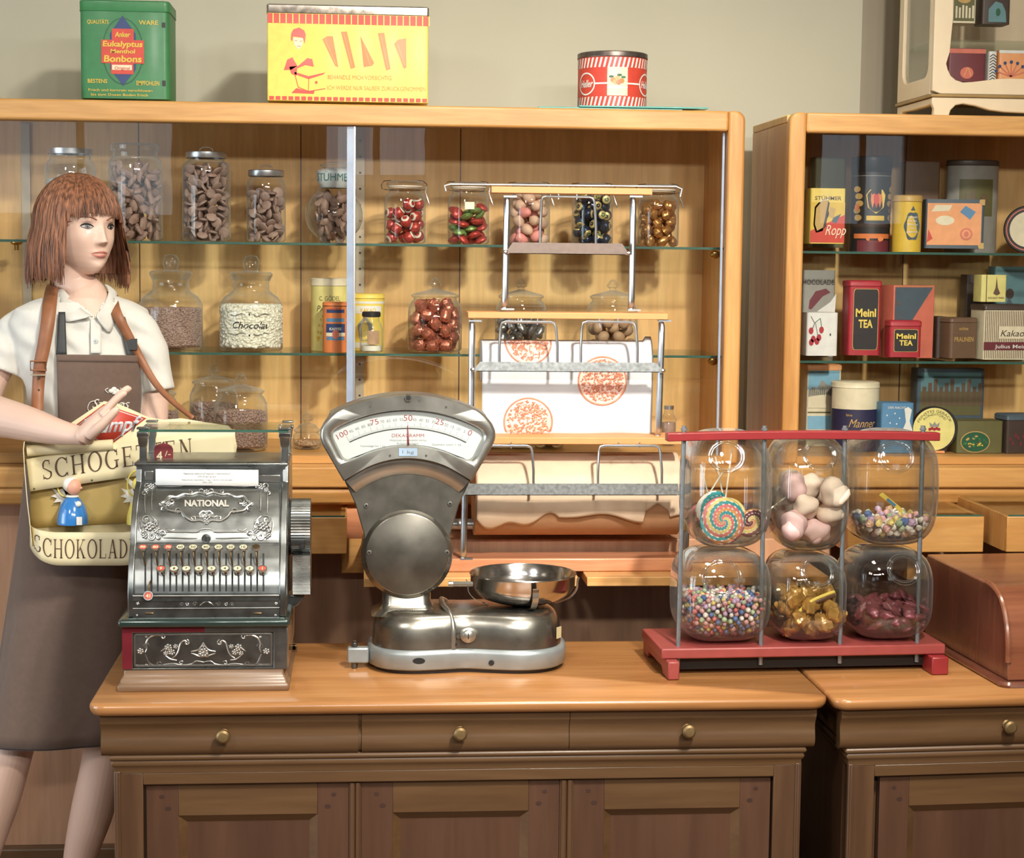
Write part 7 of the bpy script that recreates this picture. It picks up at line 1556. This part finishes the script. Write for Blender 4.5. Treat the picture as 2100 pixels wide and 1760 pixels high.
f += [tuple(range(n)), tuple(range(len(TZ)*n-1, (len(TZ)-1)*n-1, -1))]; b.add(v, f)
etube(b, csp([(95, 656, .015, .042), (50, 672, .0, .048), (24, 706, -.01, .052), (8, 738, -.012, .055), (0, 756, -.014, .057)]), n=24); etube(b, csp([(235, 656, .0, .040), (272, 670, .0, .046), (296, 706, -.0, .049), (310, 762, -.0, .047), (318, 804, -.004, .048)]), n=24)
def folds(co):
    o = np.zeros_like(co); x, y, z = co.T; d = .0022*np.sin(60*x+38*z+4*np.sin(22*z))*(z < TZ[3][0])+.0016*np.sin(95*z+40*x+3*np.sin(30*x)); o[:, 1] = d; o[:, 0] = .5*d; return o
shirt = remesh(b, 'polo_shirt', .0045, man, 6, fn=folds)
def prj(p): q_ = CR.transposed() @ (Vector(p)+MN-CC); return 1050-F_PX*q_.x/q_.z, 880+F_PX*q_.y/q_.z
bm = bmesh.new(); bm.from_mesh(shirt.data); kill = []
for fc in bm.faces:
    c_ = fc.calc_center_median()
    if c_.y > .02: continue
    x_, y_ = prj(c_); t_ = (650-y_)/60
    if t_ > 0 and 193-66*t_ < x_ < 195+36*t_: kill.append(fc)
    elif y_ < 620 and 122 < x_ < 234: kill.append(fc)
bmesh.ops.delete(bm, geom=kill, context='FACES'); bm.to_mesh(shirt.data); bm.free(); shirt.data.update()
# opening of the collar: skin coloured chest is the body; collar flaps and placket lie on the shirt
b = MB('shirt')
def flap(pts, m_='shirt', off=.004, th=.004):
    """pts: (px, py, depth offset from the torso front or absolute None)"""
    q_ = [front(x, y, o_) for x, y, o_ in pts]; c = sum(q_, Vector())/len(q_)+Vector((0, -.003, 0)); b.add(q_+[c], [(i, (i+1) % len(q_), len(q_)) for i in range(len(q_))], m_)
# collar wraps the neck: inner and outer edges as curves
def cpt(px, py, dy): return N_(px, py, dy)
Lin = [cpt(128, 578, .035), cpt(122, 585, .015), cpt(132, 596, -.025), cpt(150, 616, -.060), cpt(172, 638, -.088), cpt(190, 650, -.102)]
Lout = [cpt(118, 590, .040), cpt(112, 604, .010), cpt(118, 628, -.050), cpt(126, 646, -.085), cpt(136, 660, -.104), cpt(178, 652, -.112)]
Rin = [cpt(214, 585, .035), cpt(220, 592, .01), cpt(222, 602, -.02), cpt(215, 620, -.052), cpt(206, 636, -.080), cpt(197, 648, -.098)]
Rout = [cpt(226, 590, .04), cpt(238, 600, .02), cpt(238, 618, -.010), cpt(238, 640, -.05), cpt(226, 682, -.085), cpt(202, 657, -.106)]
for A_, B_ in ((Lin, Lout), (Rin, Rout)):
    A2, B2 = spline(A_, 4), spline(B_, 4); n = len(A2)
    b.surf(lambda u, v: (A2[round(u*(n-1))]*(1-v)+B2[round(u*(n-1))]*v)+Vector((0, -.004*sin(pi*v), .003*sin(pi*v))), n-1, 5)
b.build('collar', man, smooth=1.2, solid=.0035)
b = MB('shirt'); b.surf(lambda u, v: front(186+22*u, 655+70*v, .0105), 4, 14); b.build('placket', man, solid=.002); b = MB('button')
for y in (700,): c = front(196, y, .013); b.lathe([(1e-4, -.002), (.005, -.0018), (.0056, 0), (.005, .001)], c, ax='y', n=16); b.ball(c+Vector((0, -.002, 0)), .0012, 'ink_grey', 6, 4)
b.build('button', man)
# apron: straps, bib, skirt
b = MB('apron_brown'); b.surf(lambda u, v: front(116+4*v+(168-3*v+6*sin(pi*v))*u, 728+2*u+145*v, .013+.002*sin(9*u)*v), 36, 26); b.surf(lambda u, v: front(117+168*u, 727+2*u+14*v, .0155), 30, 3)
b.build('apron_bib', man, smooth=1.2, solid=.0022)
def scroll_txt(u, v): return front(222+u/.00111, 838-v/.00111, .0175)
b = MB('logo_white'); b.text('Szamos', .022, lambda u, v: scroll_txt(u+.004, v+.001), w=.082, shear=.35, bold=.0)
for pts in ([(196, 846), (186, 846), (180, 838), (184, 826), (194, 822)], [(252, 842), (262, 838), (258, 828), (248, 830)], [(222, 806), (216, 800), (222, 796)], [(246, 806), (252, 800), (246, 796)]): b.tube([front(x, y, .0175) for x, y in [(q_.x, q_.y) for q_ in spline([(x, y, 0) for x, y in pts], 4)]], .0009, n=5)
for cx_, cy_ in ((228, 802), (234, 798), (240, 802), (234, 805)): b.ball(front(cx_, cy_, .0165), (.006, .002, .005), nu=10, nv=6)
b.build('embroidered_logo', man)
for (x0_, x1_, x2_, x3_, ya, yb_) in ((120, 134, 115, 137, 640, 728), (242, 256, 262, 284, 650, 732)):
    b = MB('strap_black'); b.surf(lambda u, v: front(x0_+(x2_-x0_)*v+((x1_-x0_)*(1-v)+(x3_-x2_)*v)*u, ya+(yb_-ya)*v, .011), 3, 12); 
    if x0_ > 200: c = front(270, 706, .015); b.box(c.x-.012, c.x+.012, c.y-.004, c.y, c.z-.012, c.z+.012)
    b.build('apron_strap', man, solid=.002)
SKT = [(870, 188, .130, .108), (960, 184, .142, .118), (1080, 178, .152, .126), (1200, 168, .160, .130), (1350, 156, .172, .134), (1505, 140, .190, .140)]
b = MB('skirt_brown'); zs_ = [(N_(c, py, 0).z, N_(c, py, 0).x, w_, d_) for py, c, w_, d_ in SKT]
def sk(u, v, k_=1.):
    t = v*(len(zs_)-1); i = min(int(t), len(zs_)-2); t -= i; z, cx_, w_, d_ = [zs_[i][j]+(zs_[i+1][j]-zs_[i][j])*t for j in range(4)]; a = 2*pi*u
    fo = 1+.030*v*sin(5*a+1)+.02*v*sin(9*a); x, y = w_*fo*cos(a)*k_, d_*fo*sin(a)*k_; return (cx_+x*cos(BY)-y*sin(BY), x*sin(BY)+y*cos(BY), z)
b.surf(sk, 90, 40, closeu=True, flip=True); b.build('skirt', man, smooth=2, solid=.003)
b = MB('apron_brown'); b.surf(lambda u, v: sk(.50+.38*u, .02+.975*v, 1.035), 40, 30, flip=True); b.build('apron_skirt', man, smooth=2, solid=.002)
# ---------------------------------------------------------------- vendor's tray hanging from a leather strap
mat('tray_cream', (226, 212, 168), .6, ns=20, na=.03); mat('tray_cream_shaded', (196, 166, 96), .6, ns=20, na=.05); mat('tray_ink', (92, 66, 44), .6); mat('tray_red', (206, 62, 46), .5)
YT_ = 3.948; tr = thing('vendor_tray', 'cream cardboard vendor tray lettered SCHOGETTEN hanging in front of the mannequin', 'tray', (P(265, 1150, YT_).x, YT_, P(265, 1150, YT_).z)); TL_ = tr.location
def U(px, py, dy): return P(px, py, YT_+dy)-TL_
# path of the front band, px -> depth: rounded corner at the left, receding side
def band_pt(t):   # t 0 at the back left corner .. 1 at the right end
    if t < .22: a = t/.22*pi/2; return (62+24*(1-cos(a)), .11*(1-sin(a)))
    s_ = (t-.22)/.78; return (86+(478-86)*s_, .0+.03*s_)
def bp2(t, v, lift=0):
    px, d = band_pt(t); k_ = (px-62)/416
    s9 = min(1, (px-60)/66); yb_ = 1106+54*sqrt(max(0, 1-(1-s9)**2.2))-12*max(0, (px-250)/220); yt_ = 1072+20*sqrt(max(0, 1-(1-s9)**2.2))-16*max(0, (px-250)/220); return U(px, yb_+(yt_-yb_)*v, d-lift)
b = MB('tray_cream'); b.surf(lambda u, v: bp2(u, v), 60, 5)
class SF:   # small serif stroke alphabet, unit height letters
    def poly(s, o): s.P.append(o)
    def bar(s, x0, x1, y0, y1): s.P.append([(x0, y0), (x1, y0), (x1, y1), (x0, y1)])
    def stem(s, x, w_=.11, top=1, bot=1, y0=0, y1=1):
        s.bar(x, x+w_, y0, y1)
        if bot: s.bar(x-.07, x+w_+.07, y0, y0+.035)
        if top: s.bar(x-.07, x+w_+.07, y1-.035, y1)
    def diag(s, x0, y0, x1, y1, w_): s.P.append([(x0, y0), (x0+w_, y0), (x1+w_, y1), (x1, y1)])
    def arc_(s, cx, cy, rx, ry, tx, ty, a0, a1, n=16):
        for i in range(n):
            a, c = radians(a0+(a1-a0)*i/n), radians(a0+(a1-a0)*(i+1)/n); s.P.append([(cx+rx*cos(a), cy+ry*sin(a)), (cx+rx*cos(c), cy+ry*sin(c)), (cx+(rx-tx)*cos(c), cy+(ry-ty)*sin(c)), (cx+(rx-tx)*cos(a), cy+(ry-ty)*sin(a))])
    def glyph(s, ch):
        s.P = []
        if ch == 'O': s.arc_(.42, .5, .42, .52, .12, .05, 0, 360, 28); w = .84
        elif ch in 'CG':
            s.arc_(.42, .5, .42, .52, .12, .05, 42, 318, 24); s.bar(.70, .74, .66, .98); w = .78
            if ch == 'C': s.bar(.70, .735, .02, .2)
            else: s.bar(.62, .73, .05, .42); s.bar(.54, .81, .40, .435); w = .84
        elif ch == 'S': s.arc_(.29, .75, .25, .27, .09, .05, 50, 200, 12); s.arc_(.29, .25, .27, .27, .09, .05, -145, 20, 12); s.P.append([(.05, .69), (.14, .60), (.55, .36), (.56, .24), (.46, .33), (.06, .60)]); s.bar(.44, .475, .76, 1.0); s.bar(.04, .075, 0, .24); w = .58
        elif ch == 'H': s.stem(.07); s.stem(.60); s.bar(.18, .60, .48, .52); w = .80
        elif ch == 'E': s.stem(.07); s.bar(.18, .56, .965, 1); s.bar(.18, .60, 0, .035); s.bar(.18, .46, .49, .525); s.bar(.54, .57, .80, 1); s.bar(.58, .61, 0, .22); s.bar(.44, .47, .40, .61); w = .66
        elif ch == 'T': s.stem(.27, top=0); s.bar(0, .65, .96, 1); s.bar(0, .03, .76, 1); s.bar(.62, .65, .76, 1); w = .66
        elif ch == 'N': s.stem(.09, .045, 1, 1); s.stem(.62, .045, 1, 0); s.diag(.55, 0, .06, 1, .12); w = .78
        elif ch == 'K': s.stem(.07); s.diag(.18, .38, .58, 1, .05); s.diag(.60, 0, .28, .56, .12); s.bar(.52, .80, 0, .035); s.bar(.48, .74, .965, 1); w = .78
        elif ch == 'L': s.stem(.07); s.bar(.18, .58, 0, .035); s.bar(.555, .585, 0, .24); w = .62
        elif ch == 'A': s.diag(.60, 0, .34, 1, .12); s.diag(.08, 0, .36, 1, .04); s.bar(.20, .60, .30, .335); s.bar(0, .22, 0, .035); s.bar(.50, .82, 0, .035); w = .80
        elif ch == 'D': s.stem(.07); s.arc_(.18, .5, .52, .5, .12, .04, -90, 90, 20); w = .74
        else: w = .3
        return s.P, w
def serif(b, t, fn, m_, h, kx_=1., gap=.14):
    x = 0
    for ch in t:
        ps, w = SF().glyph(ch)
        for p in ps: b.add([fn((x+q_[0])*h*kx_, q_[1]*h) for q_ in p], [tuple(range(len(p)))], m_)
        x += w+gap
    return x*h*kx_
# lettering on the band
def onband(u, v):
    px = 70+u*1.0; t = 0
    for _ in range(1):
        if px < 86: a = math.acos(max(-1, min(1, 1-(px-62)/24))); t = .22*a/(pi/2)
        else: t = .22+(px-86)/(478-86)*.78
    return bp2(t, .22+v, .0012)
serif(b, 'SCHOKOLADEN', lambda u, v: onband(u, v/60), 'tray_ink', 34, .70, .16)
b.build('front_band', tr, smooth=1.2, solid=.0015)
b = MB('tray_cream'); fl_pts = [bp2(i/30, .12) for i in range(31)]; back_ = [U(478, 1060, .106), U(62, 1082, .106)]; b.add([tuple(p) for p in fl_pts+back_], [tuple(range(len(fl_pts)+2))]); b.build('tray_floor', tr, solid=.002)
b = MB('tray_cream_shaded'); b.surf(lambda u, v: U(62+418*u, (1084-24*u)*(1-v)+(1000-60*u)*v, .103-.02*v), 10, 4); b.build('inner_back', tr, solid=.002)  # cream wall coloured golden to carry the shade inside the tray
b = MB('tray_cream')
def strip(u, v, lift=0): return U(54+8*(1-v)+(428-6*(1-v))*u, (1008-62*u)*(1-v)+(942-62*u-6*sin(pi*u))*v, .055+.02*u-.0*v-lift)
b.surf(strip, 40, 4)
def onstrip(u, v): x = (87+u-58)/426; return strip(x, .30+v/66, .0012)
serif(b, 'SCHOGETTEN', onstrip, 'tray_ink', 37, .93, .19)
for u_ in (.02, .30, .62): b.ball(strip(u_, .06, .001), .0016, 'tray_ink', 6, 4)
b.build('header_strip', tr, smooth=1.2, solid=.0015)
b = MB('tray_cream'); a, c = U(56, 925, .05), U(232, 912, .062); b.tube([a, c], .012, n=16); b.build('rolled_edge', tr)
b = MB('tray_cream'); pk = [(50, 908), (100, 888), (145, 868), (190, 838), (213, 823), (240, 827), (305, 856), (335, 861), (372, 858), (420, 866), (468, 873), (480, 886), (486, 915), (482, 946), (280, 978), (60, 1004), (54, 942)]
b.add([U(x, y, .075) for x, y in pk], [tuple(range(len(pk)))])
RB = [(147, 878), (213, 829), (300, 858), (221, 917)]; cn = (220, 871); shr = lambda k_: [(cn[0]+(x-cn[0])*k_, cn[1]+(y-cn[1])*k_) for x, y in RB]
for k_, m_, l_ in ((1.0, 'tray_red', .074), (.93, 'paper_white', .0735), (.89, 'tray_red', .073)): b.add([U(x, y, l_) for x, y in shr(k_)], [(3, 2, 1, 0)], m_)
b.text('Trumpf', .032, lambda u, v: U(222+u/.00107, 886-v/.00107-.06*u/.00107, .0722), 'paper_white', w=.125, shear=.35, bold=.03)
b.text('®', .006, lambda u, v: U(388+u/.00107, 870-v/.00107, .0742), 'tray_ink'); b.build('peaked_sign', tr, solid=.0018)
b = MB('tray_cream'); lp = [(50, 906), (48, 922), (51, 970), (56, 1030), (62, 1080), (66, 1120)]
b.surf(lambda u, v: (lambda p: U(p[0], p[1], .11*u+.02))(((lambda t: (lp[min(int(t), 4)][0]+(lp[min(int(t), 4)+1][0]-lp[min(int(t), 4)][0])*(t-min(int(t), 4)), lp[min(int(t), 4)][1]+(lp[min(int(t), 4)+1][1]-lp[min(int(t), 4)][1])*(t-min(int(t), 4))))(v*5))), 2, 15); b.build('side_wall', tr, smooth=1.2, solid=.002)
# leather strap as part of the tray
def ribbon(b, pts, w_, m_=None):
    q_ = spline(pts, 6); n = len(q_); v = []
    for i, p in enumerate(q_): t = (q_[min(n-1, i+1)]-q_[max(0, i-1)]).normalized(); s_ = t.cross(Vector((0, 1, 0))).normalized()*((w_[0]+(w_[1]-w_[0])*i/(n-1))/2); v += [tuple(p-s_), tuple(p+s_)]
    b.add(v, [(2*i, 2*i+1, 2*i+3, 2*i+2) for i in range(n-1)], m_)
TO = MN-TL_
fw = lambda x, y, o_=.018: front(x, y, o_)+TO
b = MB('strap_leather'); ribbon(b, [N_(112, 580, .05)+TO, N_(106, 596, -.02)+TO, fw(102, 622, .014), fw(98, 660), fw(90, 710), fw(82, 750, .022), fw(78, 800, .03), U(76, 850, .10), U(74, 900, .085)], (.034, .024))
for y in (775, 800, 825): b.ball(fw(80, y, .028)+Vector((0, -.002, 0)), .0015, 'strap_black', 6, 4)
b.build('leather_strap', tr, smooth=1.5, solid=.003)
b = MB('strap_leather'); ribbon(b, [N_(232, 612, .02)+TO, fw(238, 640, .014), fw(262, 686), fw(288, 735, .02), N_(318, 785, -.085)+TO, N_(350, 820, -.12)+TO, U(396, 858, .08)], (.026, .010)); b.build('leather_strap', tr, smooth=1.5, solid=.003)
b = MB('dull_brass'); c = fw(79, 750, .027); 
b.tube([c+Vector((x, -.003, z)) for x, z in ((-.017, -.010), (.017, -.010), (.017, .010), (-.017, .010))], .0022, 'strap_leather', n=6, closed=True); b.box(c.x-.017, c.x+.017, c.y-.004, c.y-.002, c.z-.022, c.z-.019, 'steel_strip'); b.build('buckle', tr)
# ---------------------------------------------------------------- angel figurines in the tray
mat('robe_blue', (44, 124, 206), .15, ns=20, na=.06, coat=.8); mat('robe_yellow', (226, 206, 90), .3, coat=.4); mat('angel_skin', (226, 160, 134), .45); mat('wing_white', (226, 222, 214), .5); mat('halo_yellow', (236, 214, 90), .4)
def angel(label, px, dy, robe, hair_m, gkey):
    base = U(px, 1074, dy)+TL_; k_ = .00107; t = thing('angel_figurine', label, 'figurine', (base.x, base.y, base.z), 0, gkey); bz = lambda py: (1080-py)*k_
    b = MB(robe); b.lathe([(1e-4, 0), (.034, 0), (.0345, .006), (.0325, .022), (.027, .040), (.018, .054), (.011, .060), (1e-4, .062)], n=40); b.build('robe', t, smooth=1.2)
    b = MB('angel_skin'); b.ball((.004, -.004, .082), (.0165, .0165, .0185), nu=24, nv=16); b.ball((.020, -.008, .080), (.0035, .003, .0028), nu=10, nv=6); b.build('head', t)
    b = MB(hair_m); b.ball((-.003, .003, .087), (.0185, .019, .0185), nu=24, nv=16); b.lathe([(.011, .058), (.015, .060), (.013, .064), (.009, .064)], m='wing_white', n=20); b.build('hair', t)
    b = MB('halo_yellow'); b.T = Matrix.Translation((-.014, .010, .088)) @ Matrix.Rotation(radians(12), 4, 'Z') @ Matrix.Rotation(radians(8), 4, 'Y'); b.tube([(.019*cos(2*pi*i/30), 0, .029*sin(2*pi*i/30)) for i in range(30)], .0016, n=8, closed=True); b.T = Matrix(); b.build('halo', t)
    b = MB('wing_white')
    for tip, (mx_, mz_) in (((-.030, .130), (-.036, .100)), ((.006, .128), (.002, .110))): b.prism([(-.016, .060), (-.022, .075), (mx_-.004, mz_), tip, (mx_+.006, mz_-.002), (-.008, .080)], .016, .0185, 'y')
    b.prism([(-.014, .058), (-.020, .040), (-.030, .036), (-.028, .046), (-.044, .044), (-.036, .054), (-.050, .058), (-.038, .064), (-.048, .076), (-.034, .072), (-.022, .076)], .019, .0215, 'y'); b.build('wings', t)
    b = MB('wing_white'); b.ball((.016, -.020, .046), .0068, nu=14, nv=10); b.box(.014, .026, -.0365, -.0355, .002, .020); b.build('muff_and_letter', t)
angel('angel figurine in glossy blue robe with yellow halo standing in the tray', 149, .060, 'robe_blue', 'wing_white', None)
angel('second angel figurine half hidden behind the cash register', 292, .055, 'robe_yellow', 'halo_yellow', None)
